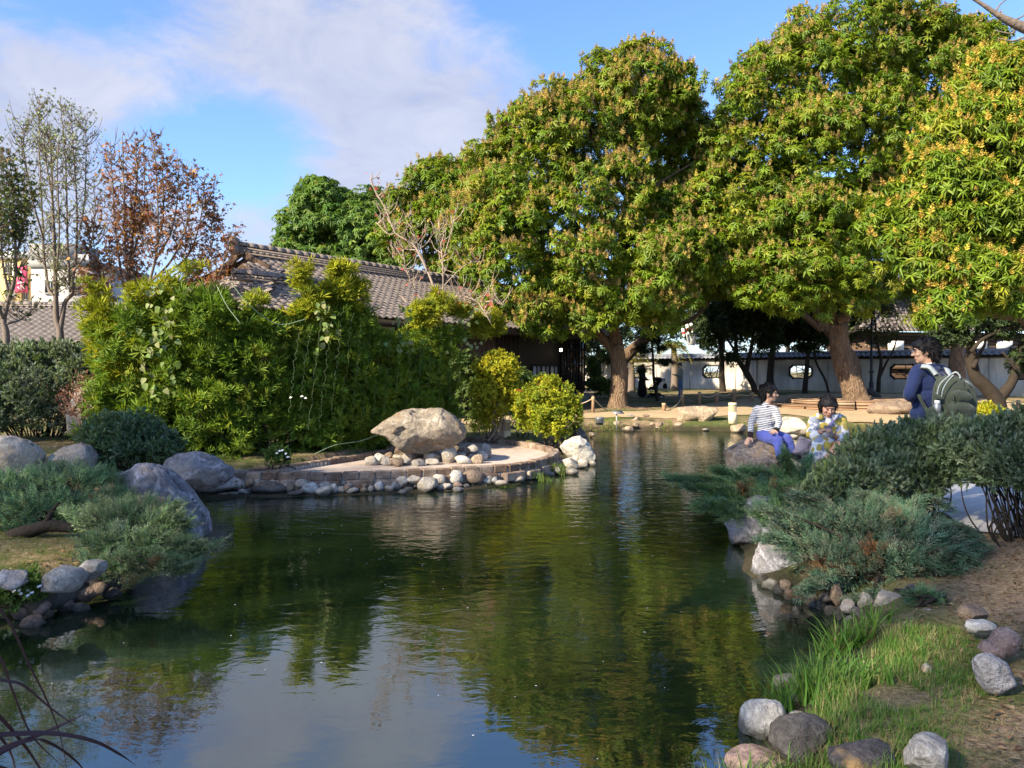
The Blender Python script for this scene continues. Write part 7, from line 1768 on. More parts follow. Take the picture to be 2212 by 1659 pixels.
# ================================================================== PEOPLE
def C(p, q, r0, r1=None): return ('c', np.asarray(p, float), np.asarray(q, float), r0, r0 if r1 is None else r1)
def E(c, r, m=None): return ('e', np.asarray(c, float), np.asarray(r, float), m)
def shrink(prims, k=.84):
    return [('c', p[1], p[2], p[3] * k, p[4] * k) if p[0] == 'c' else ('e', p[1], p[2] * k, p[3]) for p in prims]
def blob(name, prims, voxel, mat, parent=None, smooth=2, wrinkle=0.0, wscale=14, seed=0, base=None):
    """one continuous skin grown round the given limbs (voxel remesh), then softened"""
    m = MB()
    for p in prims:
        if p[0] == 'e': m.ell(p[1], p[2], 14, p[3])
        else:
            d = unit(p[2] - p[1]); L = np.linalg.norm(p[2] - p[1])
            a = np.linspace(0, pi / 2, 4)
            pts = [p[1] - d * p[3] * cos(t) for t in a] + [p[2] + d * p[4] * sin(t) for t in a]
            rad = [max(1e-3, p[3] * sin(t)) for t in a] + [max(1e-3, p[4] * cos(t)) for t in a]
            m.tube(pts, rad, 12)
    off = origin_of(parent) if parent is not None else (np.asarray(base, float) if base is not None else np.zeros(3))
    o = m.build('tmp', None, None)
    md = o.modifiers.new('r', 'REMESH'); md.mode = 'VOXEL'; md.voxel_size = voxel; md.adaptivity = 0
    ms = o.modifiers.new('s', 'SMOOTH'); ms.factor = .5; ms.iterations = smooth
    dg = bpy.context.evaluated_depsgraph_get()
    me = bpy.data.meshes.new_from_object(o.evaluated_get(dg))
    bpy.data.objects.remove(o)
    n = len(me.vertices); V = np.zeros(n * 3); me.vertices.foreach_get('co', V); V = V.reshape(-1, 3)
    if wrinkle:
        N = np.zeros(n * 3); me.vertices.foreach_get('normal', N); N = N.reshape(-1, 3)
        V = V + N * (wrinkle * fbm(V * wscale * np.array([1, 1, 1.5]), seed, 3))[:, None]
    me.vertices.foreach_set('co', (V - off).ravel())
    me.polygons.foreach_set('use_smooth', np.ones(len(me.polygons), bool)); me.update()
    ob = link(name, me, mat, parent)
    if parent is None and base is not None: ob.location = base
    return ob
def basis(f, up):
    f = unit(np.asarray(f, float)); r = unit(np.cross(f, up)); u = np.cross(r, f)
    return r, f, u, np.stack([r, f, u], -1)
def head(c, f, up, s=1.0):
    r, f, u, M = basis(f, up); c = np.asarray(c, float)
    P = lambda a, b, d: c + s * (r * a + f * b + u * d)
    skin = [E(P(0, -.005, .012), np.array([.074, .092, .098]) * s, M), E(P(0, .026, -.045), np.array([.058, .058, .064]) * s, M), E(P(0, .058, -.086), np.array([.026, .022, .020]) * s, M),
            C(P(0, .086, .006), P(0, .104, -.022), .009 * s, .0135 * s), E(P(.013, .094, -.026), np.array([.009] * 3) * s), E(P(-.013, .094, -.026), np.array([.009] * 3) * s),
            E(P(0, .080, -.058), np.array([.024, .012, .007]) * s, M), E(P(0, .078, -.066), np.array([.020, .012, .007]) * s, M), E(P(.04, .06, -.02), np.array([.024, .024, .024]) * s, M), E(P(-.04, .06, -.02), np.array([.024, .024, .024]) * s, M),
            E(P(.078, -.008, -.008), np.array([.010, .022, .034]) * s, M), E(P(-.078, -.008, -.008), np.array([.010, .022, .034]) * s, M), E(P(0, .078, .035), np.array([.055, .016, .012]) * s, M)]
    return skin, P, M
def face_parts(P, M, s, parent, m_eye, m_brow, m_lip, smile=False):
    for sg in (-1, 1):
        m = MB(); m.ell(P(.031 * sg, .084, .010), np.array([.0105, .006, .0048]) * s, 8, M); m.build('eye', m_eye, parent, smooth=True)
        if smile: continue
        m = MB(); m.tube([P(.016 * sg, .094, .030), P(.034 * sg, .091, .035), P(.050 * sg, .080, .029)], .0042 * s, 5); m.build('eyebrow', m_brow, parent)
    m = MB()
    z = -.058
    m.tube([P(-.025, .080, z + (.009 if smile else .001)), P(-.012, .0915, z), P(0, .0945, z - .002), P(.012, .0915, z), P(.025, .080, z + (.009 if smile else .001))], .0042 * s, 5); m.build('mouth', m_lip, parent)
def hand(w, d, n, t, s=1.0, curl=.35):
    w = np.asarray(w, float); d = unit(d); n = unit(np.asarray(n, float) - d * np.dot(n, d)); tt = unit(np.cross(n, d)); t = tt if np.dot(tt, t) > 0 else -tt
    M = np.stack([t, d, n], -1)
    out = [E(w + d * .045 * s, np.array([.039, .052, .015]) * s, M), C(w - d * .02 * s, w + d * .02 * s, .024 * s, .026 * s)]
    for off, L in ((.029, .070), (.0105, .079), (-.0085, .073), (-.027, .057)):
        b = w + (d * .084 + t * off) * s; d1 = d * cos(curl) + n * sin(curl) + t * off * 2.5; d2 = d * cos(2.3 * curl) + n * sin(2.3 * curl) + t * off * 2.5
        mid = b + unit(d1) * L * .55 * s; tip = mid + unit(d2) * L * .45 * s
        out += [C(b, mid, .0088 * s, .0080 * s), C(mid, tip, .0080 * s, .0066 * s)]
    b = w + (d * .022 + t * .028) * s; mid = b + unit(t * .75 + d * .6 + n * .3) * .042 * s; tip = mid + unit(d * .9 + t * .2 + n * .35) * .032 * s
    return out + [C(b, mid, .0125 * s, .010 * s), C(mid, tip, .010 * s, .0078 * s)]
def locks(hair, n, L, w, f, seed, down=.8, face=None):
    """loose locks lying on and standing off the hair"""
    rg = np.random.default_rng(seed); me = hair.data; k = len(me.vertices)
    V = np.zeros(k * 3); me.vertices.foreach_get('co', V); V = V.reshape(-1, 3); N = np.zeros(k * 3); me.vertices.foreach_get('normal', N); N = N.reshape(-1, 3)
    c = V.mean(0)
    okv = np.where((V - c) @ f < .042)[0]   # none hanging over the face
    i = rg.choice(okv, n); P, Nn = V[i], N[i]
    swirl = np.cross(np.array([0, 0, 1.0]), P - c)
    D = np.array([0, 0, -down]) + f * .25 * np.sign(((P - c) @ f))[:, None] + swirl * 1.5 + rg.normal(size=(n, 3)) * .22
    D = unit(D - Nn * (D * Nn).sum(1, keepdims=True) * .95 + Nn * rg.uniform(.0, .30, (n, 1)))
    T = np.array([[0, 0, 0], [.35, .5, .10], [1, 0, -.12], [.35, -.5, .10]]) * [1, w / L, 1]
    Vo, Fo, _ = spread(T, np.array([[0, 3, 2], [0, 2, 1]]), P - Nn * .002, frames_dir(D, Nn), L * rg.uniform(.5, 1.1, n))
    o = np_mesh('hair_locks', Vo, Fo, m_hair, hair, world=False); o['kind'] = 'stuff'
def skinmat(name, c):
    t = NT(name); n = t.noise(t.coord('Object'), 12, 3)
    t.b.inputs['Subsurface Weight'].default_value = .12; t.b.inputs['Subsurface Radius'].default_value = (.02, .008, .005)
    return t.fin(t.mix(n, tuple(x * .9 for x in c), tuple(x * 1.08 for x in c)), .5, .35)
m_skin = skinmat('skin', (0.52, 0.31, 0.21))
m_skin2 = skinmat('skin_warm', (0.50, 0.27, 0.19))
m_hair = plain('black_hair', (0.010, 0.009, 0.010), .55, .25, .3, 40, .004)
m_eye = plain('dark_eye', (0.012, 0.009, 0.008), .15, .5)
m_lip = plain('lip', (0.32, 0.11, 0.09), .5, .3)
def cloth(name, c, var=.12, scale=9):
    t = NT(name); n, n2 = t.noise(t.coord('Object'), scale, 4), t.noise(t.coord('Object'), 160, 2)
    t.bump(t.math('ADD', t.math('MULTIPLY', n, 1.0), t.math('MULTIPLY', n2, .06)), .02)
    t.b.inputs['Sheen Weight'].default_value = .15
    return t.fin(t.mix(n, tuple(x * (1 - var) for x in c), tuple(x * (1 + var) for x in c)), .85, .15)
t = NT('striped_jersey')
sp = t.node('ShaderNodeSeparateXYZ'); t.l.new(t.coord('Object'), sp.inputs[0])
zz = t.math('ADD', t.math('ADD', sp.outputs['Z'], t.math('MULTIPLY', sp.outputs['X'], .14)), t.math('MULTIPLY', t.noise(t.coord('Object'), 5, 2), .03))
st_ = t.math('FRACT', t.math('MULTIPLY', zz, 46))
t.bump(t.noise(t.coord('Object'), 14, 3), .02)
m_stripe = t.fin(t.mix(t.math('GREATER_THAN', st_, .60), (0.72, 0.71, 0.72), (0.035, 0.032, 0.045)), .85, .15)
m_blue = cloth('blue_trousers', (0.085, 0.105, 0.37)); m_cuff = cloth('black_rib', (0.02, 0.015, 0.015)); m_navy = cloth('navy_jacket', (0.016, 0.027, 0.088)); m_jean = cloth('blue_denim', (0.09, 0.15, 0.28))
m_greyknit = cloth('grey_knit', (0.20, 0.215, 0.19)); m_blackcl = cloth('black_cloth', (0.008, 0.008, 0.009)); m_redshoe = cloth('red_shoe', (0.25, 0.02, 0.025)); m_slate = cloth('slate_trousers', (0.06, 0.085, 0.16)); m_whitecl = cloth('white_cotton', (0.72, 0.71, 0.70), .05)
m_mauve = cloth('mauve_cloth', (0.26, 0.22, 0.25), .15); m_purple_strap = cloth('purple_strap', (0.17, 0.145, 0.32)); m_pack = cloth('olive_green_canvas', (0.045, 0.056, 0.040), .2); m_packlight = cloth('pale_webbing', (0.33, 0.37, 0.38), .1)
ROCK['pack'] = m_pack
t = NT('printed_dress')
c = t.coord('Object', (1, 1, 1), (.03, 0, .02))
v1 = t.node('ShaderNodeTexVoronoi'); t.l.new(c, v1.inputs['Vector']); v1.inputs['Scale'].default_value = 10.5; v1.inputs['Randomness'].default_value = .55
sx = t.node('ShaderNodeSeparateColor'); t.l.new(v1.outputs['Color'], sx.inputs[0])
nr = t.node('ShaderNodeValToRGB'); nr.color_ramp.interpolation = 'CONSTANT'; t.l.new(sx.outputs[1], nr.inputs[0])
e = nr.color_ramp.elements; e[0].position = 0; e[0].color = (0.46, 0.36, 0.08, 1); e[1].position = .46; e[1].color = (0.25, 0.275, 0.35, 1); q = e.new(.84); q.color = (0.40, 0.31, 0.08, 1)
t.bump(t.noise(t.coord('Object'), 11, 3), .02)
m_dress = t.fin(t.mix(t.rng(v1.outputs['Distance'], .60, .64), nr.outputs['Color'], (0.66, 0.66, 0.65)), .8, .2)

def P3(x, y, d): return W(x, y, d)
# ---- boy in the striped jersey, seated on the boulder, right hand propped on it, looking away to the right
by = thing('person', tuple(W(1656, 950, 9.5)), 'black haired boy in striped jersey and blue trousers seated on the lichen spotted boulder', 'person')
d0 = 9.45
hs, HP, HM = head(W(1662, 850, d0), (.90, -.36, -.05), (0, 0, 1), .95)
shirt = [E(W(1654, 893, d0), (.125, .095, .11)), E(W(1655, 912, d0), (.118, .098, .12)), E(W(1656, 929, d0), (.118, .10, .085)), C(W(1638, 885, d0), W(1671, 885, d0 - .03), .058), C(W(1655, 874, d0), W(1655, 886, d0), .05, .085)]
armA = [C(W(1634, 886, d0), W(1623, 913, d0 + .03), .050, .043), C(W(1623, 913, d0 + .03), W(1621, 938, d0 - .02), .043, .036)]
armB = [C(W(1674, 887, d0 - .06), W(1683, 914, d0 - .14), .050, .043), C(W(1683, 914, d0 - .14), W(1677, 928, d0 - .25), .043, .035)]
legs = [E(W(1655, 938, d0), (.128, .115, .085)), C(W(1649, 941, d0 - .02), W(1681, 953, d0 - .32), .080, .064), C(W(1681, 953, d0 - .32), W(1684, 986, d0 - .42), .060, .048), C(W(1664, 938, d0), W(1700, 948, d0 - .2), .080, .062), C(W(1700, 948, d0 - .2), W(1714, 980, d0 - .3), .060, .046)]
hA = hand(W(1620, 944, d0 - .03), W(1608, 962, d0 - .12) - W(1620, 944, d0 - .03), (0, 0, -1), (.5, -.8, 0), .85, .12)
hB = hand(W(1676, 929, d0 - .26), W(1661, 940, d0 - .33) - W(1676, 929, d0 - .26), (0.1, -.5, .9), (.2, -.5, -1), .85, .35)
bodyp = hs + [C(HP(0, -.015, -.06), W(1655, 878, d0), .046, .050)] + shrink(shirt + armA + armB + legs, .8) + hA + hB + [C(W(1621, 938, d0 - .02), W(1620, 945, d0 - .03), .025), C(W(1677, 928, d0 - .25), W(1675, 930, d0 - .27), .024)]
body = blob('body', bodyp, .0065, m_skin, by, 2)
face_parts(HP, HM, .95, body, m_eye, m_hair, m_lip)
hr = blob('hair', [E(HP(0, -.012, .058), np.array([.088, .102, .072]) * .97, HM), E(HP(0, -.055, .005), np.array([.082, .062, .088]) * .97, HM), E(HP(0, .062, .062), np.array([.070, .036, .030]), HM), E(HP(.07, .0, .03), np.array([.022, .052, .045]), HM), E(HP(-.07, .0, .03), np.array([.022, .052, .045]), HM), E(HP(0, -.06, -.06), np.array([.06, .04, .05]), HM)], .007, m_hair, by, 1, .007, 30, 3); locks(hr, 700, .06, .012, HM[:, 1], 1)
blob('jersey', shirt + armA + armB, .009, m_stripe, by, 2, .004, 16, 4)
blob('cuff', [C(W(1621, 936, d0 - .02), W(1620.5, 943, d0 - .03), .038, .036)], .006, m_cuff, by)
blob('cuff', [C(W(1679, 925, d0 - .22), W(1676, 929, d0 - .26), .037, .035)], .006, m_cuff, by)
m = MB(); nk = W(1656, 877, d0); a = np.linspace(0, 2 * pi, 17); m.tube(nk + np.c_[.062 * np.cos(a), .058 * np.sin(a), .012 * np.cos(a) - .01], .009, 6, False); m.build('collar', m_cuff, by)
blob('trousers', legs, .009, m_blue, by, 2, .006, 13, 5)
for x, y, dd in ((1688, 990, d0 - .50), (1719, 984, d0 - .38)):
    blob('shoe', [C(W(x - 5, y, dd + .05), W(x + 6, y + 3, dd - .08), .042, .034)], .009, m_blackcl, by)

# ---- woman in the printed dress, looking down at her phone
wm = thing('person', tuple(W(1790, 975, 9.2)), 'smiling woman in yellow and grey printed dress sitting with a phone in both hands', 'person')
d0 = 9.2
hs, HP, HM = head(W(1788, 879, d0 - .08), (-.06, -.90, -.40), (0, -.40, .90), 1.04)
dress = [C(W(1764, 905, d0), W(1812, 905, d0), .070), E(W(1788, 914, d0), (.165, .125, .12)), E(W(1789, 936, d0 + .03), (.175, .14, .13)), E(W(1790, 957, d0 + .06), (.20, .17, .11)), C(W(1788, 893, d0 + .01), W(1788, 903, d0), .06, .10)]
slA = [C(W(1760, 908, d0), W(1752, 936, d0 - .10), .075, .064), C(W(1752, 936, d0 - .10), W(1763, 941, d0 - .24), .062, .056)]
slB = [C(W(1816, 908, d0), W(1823, 943, d0 - .10), .075, .066), C(W(1823, 943, d0 - .10), W(1814, 949, d0 - .24), .064, .057)]
skirt = [C(W(1778, 958, d0 + .03), W(1771, 957, d0 - .38), .105, .085), C(W(1801, 958, d0 + .03), W(1790, 958, d0 - .34), .10, .075), C(W(1769, 960, d0 - .40), W(1764, 985, d0 - .42), .080, .085), C(W(1780, 961, d0 - .38), W(1779, 988, d0 - .42), .085, .085), C(W(1768, 966, d0 - .2), W(1766, 982, d0 - .2), .09)]
legp = [C(W(1800, 962, d0 - .05), W(1811, 965, d0 - .45), .082, .064), C(W(1811, 965, d0 - .45), W(1790, 988, d0 - .52), .058, .045), C(W(1790, 988, d0 - .52), W(1778, 1008, d0 - .5), .045, .036), C(W(1772, 958, d0 - .38), W(1775, 1010, d0 - .42), .058, .042), E(W(1778, 1016, d0 - .56), (.04, .10, .035))]
wA, wB = W(1776, 931, d0 - .34), W(1801, 940, d0 - .34)
hA = hand(wA, W(1787, 927, d0 - .42) - wA, (.3, -.2, -1), (.2, -.9, .3), .92, .45)
hB = hand(wB, W(1789, 935, d0 - .41) - wB, (-.2, .3, 1), (-.1, -.2, 1), .95, .5)
bodyp = hs + [C(HP(0, -.02, -.06), W(1788, 899, d0), .050, .056)] + shrink(dress + slA + slB + skirt[:2], .8) + legp + hA + hB + [C(W(1762, 940, d0 - .22), wA, .040, .027), C(W(1815, 949, d0 - .22), wB, .043, .029)]
body = blob('body', bodyp, .0065, m_skin2, wm, 2)
face_parts(HP, HM, 1.04, body, m_eye, m_hair, m_lip, True)
hr = blob('hair', [E(HP(0, -.012, .056), np.array([.088, .105, .070]) * 1.04, HM), E(HP(0, -.05, .0), np.array([.088, .064, .095]) * 1.04, HM), C(HP(-.06, .066, .052), HP(.06, .066, .052), .024), C(HP(-.045, .084, .058), HP(.045, .084, .058), .012), C(HP(.078, .03, .05), HP(.080, .012, -.05), .019, .013), C(HP(-.078, .03, .05), HP(-.080, .012, -.05), .019, .013)], .007, m_hair, wm, 2, .002, 60, 5); locks(hr, 600, .055, .010, HM[:, 1], 2, 1.0)
blob('dress', dress + slA + slB + skirt, .009, m_dress, wm, 2, .006, 12, 7)
for p, q in ((W(1760, 941, d0 - .22), W(1766, 939, d0 - .27)), (W(1817, 949, d0 - .22), W(1811, 948, d0 - .27))):
    blob('cuff', [C(p, q, .060, .052)], .008, m_whitecl, wm, 2, .003)
for sg in (-1, 1):
    m = MB(); b_ = W(1788 + sg * 8, 897, d0 - .11); m.prism([b_, b_ + [sg * .085, .02, .02], b_ + [sg * .09, .0, -.035], b_ + [sg * .02, -.012, -.06]], np.zeros(3), np.array([0, -.012, 0])); m.build('collar', m_dress, wm)
m = MB(); C_ = curve([W(1812, 893, d0 + .02), W(1807, 900, d0 - .10), W(1797, 913, d0 - .150), W(1787, 927, d0 - .155)], 6); n_ = len(C_); V = np.vstack([C_ - [.024, 0, .012], C_ + [.024, 0, .012], C_ - [.024, -.006, .012], C_ + [.024, .006, .012]])
m.add(V, [[i, n_ + i, n_ + i + 1, i + 1] for i in range(n_ - 1)] + [[2 * n_ + i, i, i + 1, 2 * n_ + i + 1] for i in range(n_ - 1)]); m.build('bag_strap', m_purple_strap, wm)
m = MB(); a = np.linspace(0, 2 * pi, 15); wc_ = W(1806, 944, d0 - .30); m.tube(wc_ + np.c_[.012 * np.cos(a), .034 * np.cos(a), .034 * np.sin(a)], .003, 5, False); m.build('bracelet', plain('gold', (.6, .42, .15), .3, .5, .05, 4, 0, .8), wm)
ph = thing('phone', tuple(W(1790, 931, d0 - .43)), 'grey mobile phone held in the hands of the seated woman', 'phone')
m = MB(); pc_ = W(1790.5, 931, d0 - .43); m.box(pc_, (.078, .15, .009), rx=R(48), rz=R(-4)); m.build('phone_case', plain('phone_grey', (.16, .13, .14), .35, .5), ph)
m = MB(); mm = Matrix.Rotation(R(-4), 3, 'Z') @ Matrix.Rotation(R(48), 3, 'X'); m.box(pc_ + np.array(mm @ Vector((-.018, -.052, -.0065))), (.03, .022, .004), rx=R(48), rz=R(-4)); m.build('camera_bump', m_black, ph)
bg_ = blob('drawstring_bag', [E(W(1735, 970, 9.0), (.105, .085, .075)), E(W(1737, 961, 9.0), (.08, .07, .06)), C(W(1736, 955, 9.0), W(1733, 948, 9.0), .05, .034), C(W(1744, 956, 9.0), W(1750, 953, 8.98), .05, .03), E(W(1722, 976, 9.0), (.05, .06, .04))], .008, m_mauve, None, 1, .010, 22, 9, base=W(1735, 982, 9.0))
tag(bg_, 'crumpled mauve drawstring bag on the boulder between boy and woman', 'bag')
m = MB(); m.tube(curve([W(1722, 951, 8.93), W(1735, 948, 8.92), W(1746, 953, 8.92), (W(1752, 962, 8.93))], 5), .005, 5); m.build('drawcord', m_mauve, bg_)

# ---- man with the backpack, seen from behind
mn = thing('person', (W(2004, 0, 7.82)[0], 7.82, gz(W(2004, 0, 7.82)[0], 7.82)), 'man in navy jacket and glasses standing with folded arms seen from behind', 'person')
d0 = 7.82
hs, HP, HM = head(W(1997, 760, d0), (-.93, .34, -.08), (0, 0, 1), 1.08)
gzm_ = gz(W(2004, 0, 7.82)[0], 7.82)
jacket = [C(W(1984, 803, d0 - .05), W(2034, 804, d0 + .06), .078), E(W(2008, 826, d0), (.185, .135, .15)), E(W(2005, 862, d0), (.172, .135, .17)), E(W(2002, 895, d0), (.172, .138, .11)), C(W(2005, 786, d0), W(2007, 800, d0), .062, .11)]
armA = [C(W(1979, 808, d0 - .06), W(1964, 852, d0 - .10), .068, .058), C(W(1964, 854, d0 - .10), W(1978, 864, d0 + .18), .058, .045)]
armB = [C(W(2039, 808, d0 + .08), W(2040, 850, d0 + .20), .068, .058), C(W(2040, 852, d0 + .20), W(2000, 858, d0 + .30), .056, .043)]
trs = [E(W(2002, 922, d0), (.160, .125, .10)), C(W(1990, 930, d0 - .02), [W(1992, 0, d0)[0], d0 - .03, gzm_ + .52], .088, .066), C([W(1992, 0, d0)[0], d0 - .03, gzm_ + .52], [W(1992, 0, d0)[0], d0, gzm_ + .09], .064, .052),
       C(W(2015, 930, d0 + .04), [W(2016, 0, d0)[0], d0 + .06, gzm_ + .52], .088, .066), C([W(2016, 0, d0)[0], d0 + .06, gzm_ + .52], [W(2016, 0, d0)[0], d0 + .1, gzm_ + .09], .064, .052)]
hA = hand(W(1980, 865, d0 + .20), (.3, .9, .1), (.9, -.3, 0), (0, .2, 1), 1, .4); hB = hand(W(1998, 858, d0 + .31), (-.95, .1, .1), (.1, -1, 0), (0, 0, 1), 1, .4)
body = blob('body', hs + [C(HP(0, -.02, -.06), W(2006, 790, d0), .056, .062)] + shrink(jacket + armA + armB + trs, .8) + hA + hB, .0075, m_skin, mn, 2)
face_parts(HP, HM, 1.08, body, m_eye, m_hair, m_lip)
hr = blob('hair', [E(HP(0, -.015, .058), np.array([.092, .108, .078]) * 1.08, HM), E(HP(0, -.062, .004), np.array([.088, .064, .085]) * 1.08, HM), E(HP(0, .058, .070), np.array([.076, .044, .036]) * 1.08, HM), E(HP(.072, -.01, .035), np.array([.024, .055, .048]) * 1.08, HM), E(HP(-.072, -.01, .035), np.array([.024, .055, .048]) * 1.08, HM), E(HP(0, -.072, -.062), np.array([.06, .04, .04]) * 1.08, HM)], .008, m_hair, mn, 1, .010, 26, 6); locks(hr, 800, .065, .013, HM[:, 1], 3, .6)
blob('jacket', jacket + armA + armB, .010, m_navy, mn, 2, .005, 11, 8)
m = MB(); a = np.linspace(-2.6, 2.6, 15); nk = W(2006, 789, d0); m.tube(nk + np.c_[.075 * np.cos(a), .07 * np.sin(a), 0 * a + .012 * np.cos(a)], .014, 6); m.build('jacket_collar', m_navy, mn)
m = MB(); m.tube(nk + [0, 0, .02] + np.c_[.068 * np.cos(a), .063 * np.sin(a), 0 * a + .012 * np.cos(a)], .007, 6); m.build('shirt_collar', m_whitecl, mn)
blob('trousers', trs, .011, m_slate, mn, 2, .004, 10, 4)
for x, dy in ((1992, -.02), (2016, .09)):
    p = np.array([W(x, 0, d0)[0], d0 + dy, gzm_ + .045]); blob('shoe', [C(p, p + [-.16, .06, -.005], .045, .04)], .012, m_blackcl, mn)
m = MB()
for sg in (-1, 1):
    a = np.linspace(0, 2 * pi, 13); r_, f_, u_ = HM[:, 0], HM[:, 1], HM[:, 2]
    m.tube(HP(.033 * sg, .103, .010) + 1.08 * (.023 * np.cos(a)[:, None] * r_ + .017 * np.sin(a)[:, None] * u_), .002, 5, False)
    m.tube([HP(.055 * sg, .100, .014), HP(.078 * sg, .05, .012), HP(.084 * sg, -.01, .008)], .002, 5)
m.tube([HP(-.01, .104, .012), HP(.01, .104, .012)], .002, 5); m.build('glasses', m_steel, mn)
def RB(pts): return [(1920.1 + x * .1455, 702.2 + y * .1455) for x, y in pts]
bp = outline_rock('backpack', RB([(690, 1000), (700, 900), (740, 810), (850, 752), (960, 735), (1070, 780), (1165, 825), (1222, 905), (1250, 1040), (1266, 1170), (1252, 1310), (1205, 1420), (1080, 1490), (900, 1500), (730, 1490), (690, 1380), (685, 1200)]), 7.48, .30, 'pack', 'olive green canvas backpack on the back of the man in navy', 'backpack', seed=4, sub=5, cuts=2, rough=.02)
def WB_(x, y, d): return W(1920.1 + x * .1455, 702.2 + y * .1455, d)
def bpart(name, prims, mat, vox=.008, wr=.004): return blob(name, prims, vox, mat, bp, 2, wr, 20, 3)
bpart('front_pocket', [C(WB_(980, 1250, 7.34), WB_(1150, 1270, 7.36), .075), C(WB_(1000, 1380, 7.34), WB_(1130, 1390, 7.36), .07), C(WB_(990, 1060, 7.345), WB_(1130, 1080, 7.365), .06)], m_pack)
bpart('side_pocket', [C(WB_(680, 1290, 7.40), WB_(660, 1440, 7.40), .062, .070)], m_pack)
for pts, r_, mt, nm in (([(715, 1080, 7.38), (730, 960, 7.37), (780, 850, 7.38), (930, 725, 7.42)], .005, m_packlight, 'piping'), ([(780, 1080, 7.345), (800, 960, 7.33), (860, 850, 7.34), (960, 740, 7.36)], .005, m_packlight, 'piping'), ([(930, 725, 7.44), (1000, 700, 7.42), (1050, 750, 7.42), (1060, 790, 7.42)], .008, m_packlight, 'grab_handle'),
                        ([(1140, 830, 7.36), (1180, 860, 7.36), (1220, 895, 7.38)], .005, m_packlight, 'piping'), ([(1110, 850, 7.32), (1130, 910, 7.31)], .006, m_black, 'zip_pull'), ([(965, 1040, 7.29), (960, 1130, 7.28)], .006, m_black, 'zip_pull'), ([(1015, 1240, 7.27), (1025, 1310, 7.27)], .006, m_black, 'zip_pull'), ([(760, 1320, 7.33), (715, 1390, 7.33)], .008, m_packlight, 'zip_pull')):
    m = MB(); m.tube(curve([WB_(*p) for p in pts], 6), r_, 6); m.build(nm, mt, bp)
def strap(pts, w_, mt, nm, thick=.012):
    C_ = curve([WB_(*p) for p in pts], 7); n_ = len(C_); tn = unit(np.gradient(C_, axis=0)); sd = unit(np.cross(tn, [0, -1, .25])); nz = np.cross(sd, tn)
    V = np.vstack([C_ - sd * w_, C_ + sd * w_, C_ + sd * w_ + nz * thick, C_ - sd * w_ + nz * thick]); F = []
    for k in range(4): F += [[k * n_ + i, ((k + 1) % 4) * n_ + i, ((k + 1) % 4) * n_ + i + 1, k * n_ + i + 1] for i in range(n_ - 1)]
    return np_mesh(nm, V, np.array(F), mt, bp)
strap([(450, 655, 7.78), (500, 615, 7.70), (600, 640, 7.645), (680, 720, 7.62), (770, 830, 7.56)], .030, m_pack, 'shoulder_strap')
strap([(490, 615, 7.685), (590, 628, 7.63), (655, 690, 7.60), (690, 740, 7.585)], .019, m_packlight, 'strap_webbing', .016)
strap([(810, 640, 7.84), (860, 660, 7.76), (890, 730, 7.68), (920, 780, 7.56)], .028, m_packlight, 'shoulder_strap')
strap([(440, 1030, 7.66), (500, 1160, 7.62), (600, 1320, 7.56)], .017, m_pack, 'lower_strap', .006)
strap([(660, 1010, 7.40), (720, 1060, 7.365), (790, 1080, 7.34)], .02, m_pack, 'compression_strap', .008)
bo = thing('water_bottle', tuple(WB_(715, 1230, 7.37)), 'bottle with white cap standing in the side pocket of the backpack', 'bottle')
b_ = WB_(718, 1260, 7.375); m = MB(); m.lathe([(0, -.08), (.036, -.08), (.036, .05), (.024, .066)], b_, 14); m.build('bottle_body', m_steel, bo, smooth=True)
m = MB(); m.lathe([(.024, .062), (.025, .066), (.025, .088), (.022, .092), (0, .092)], b_, 14); m.build('cap', m_white, bo)

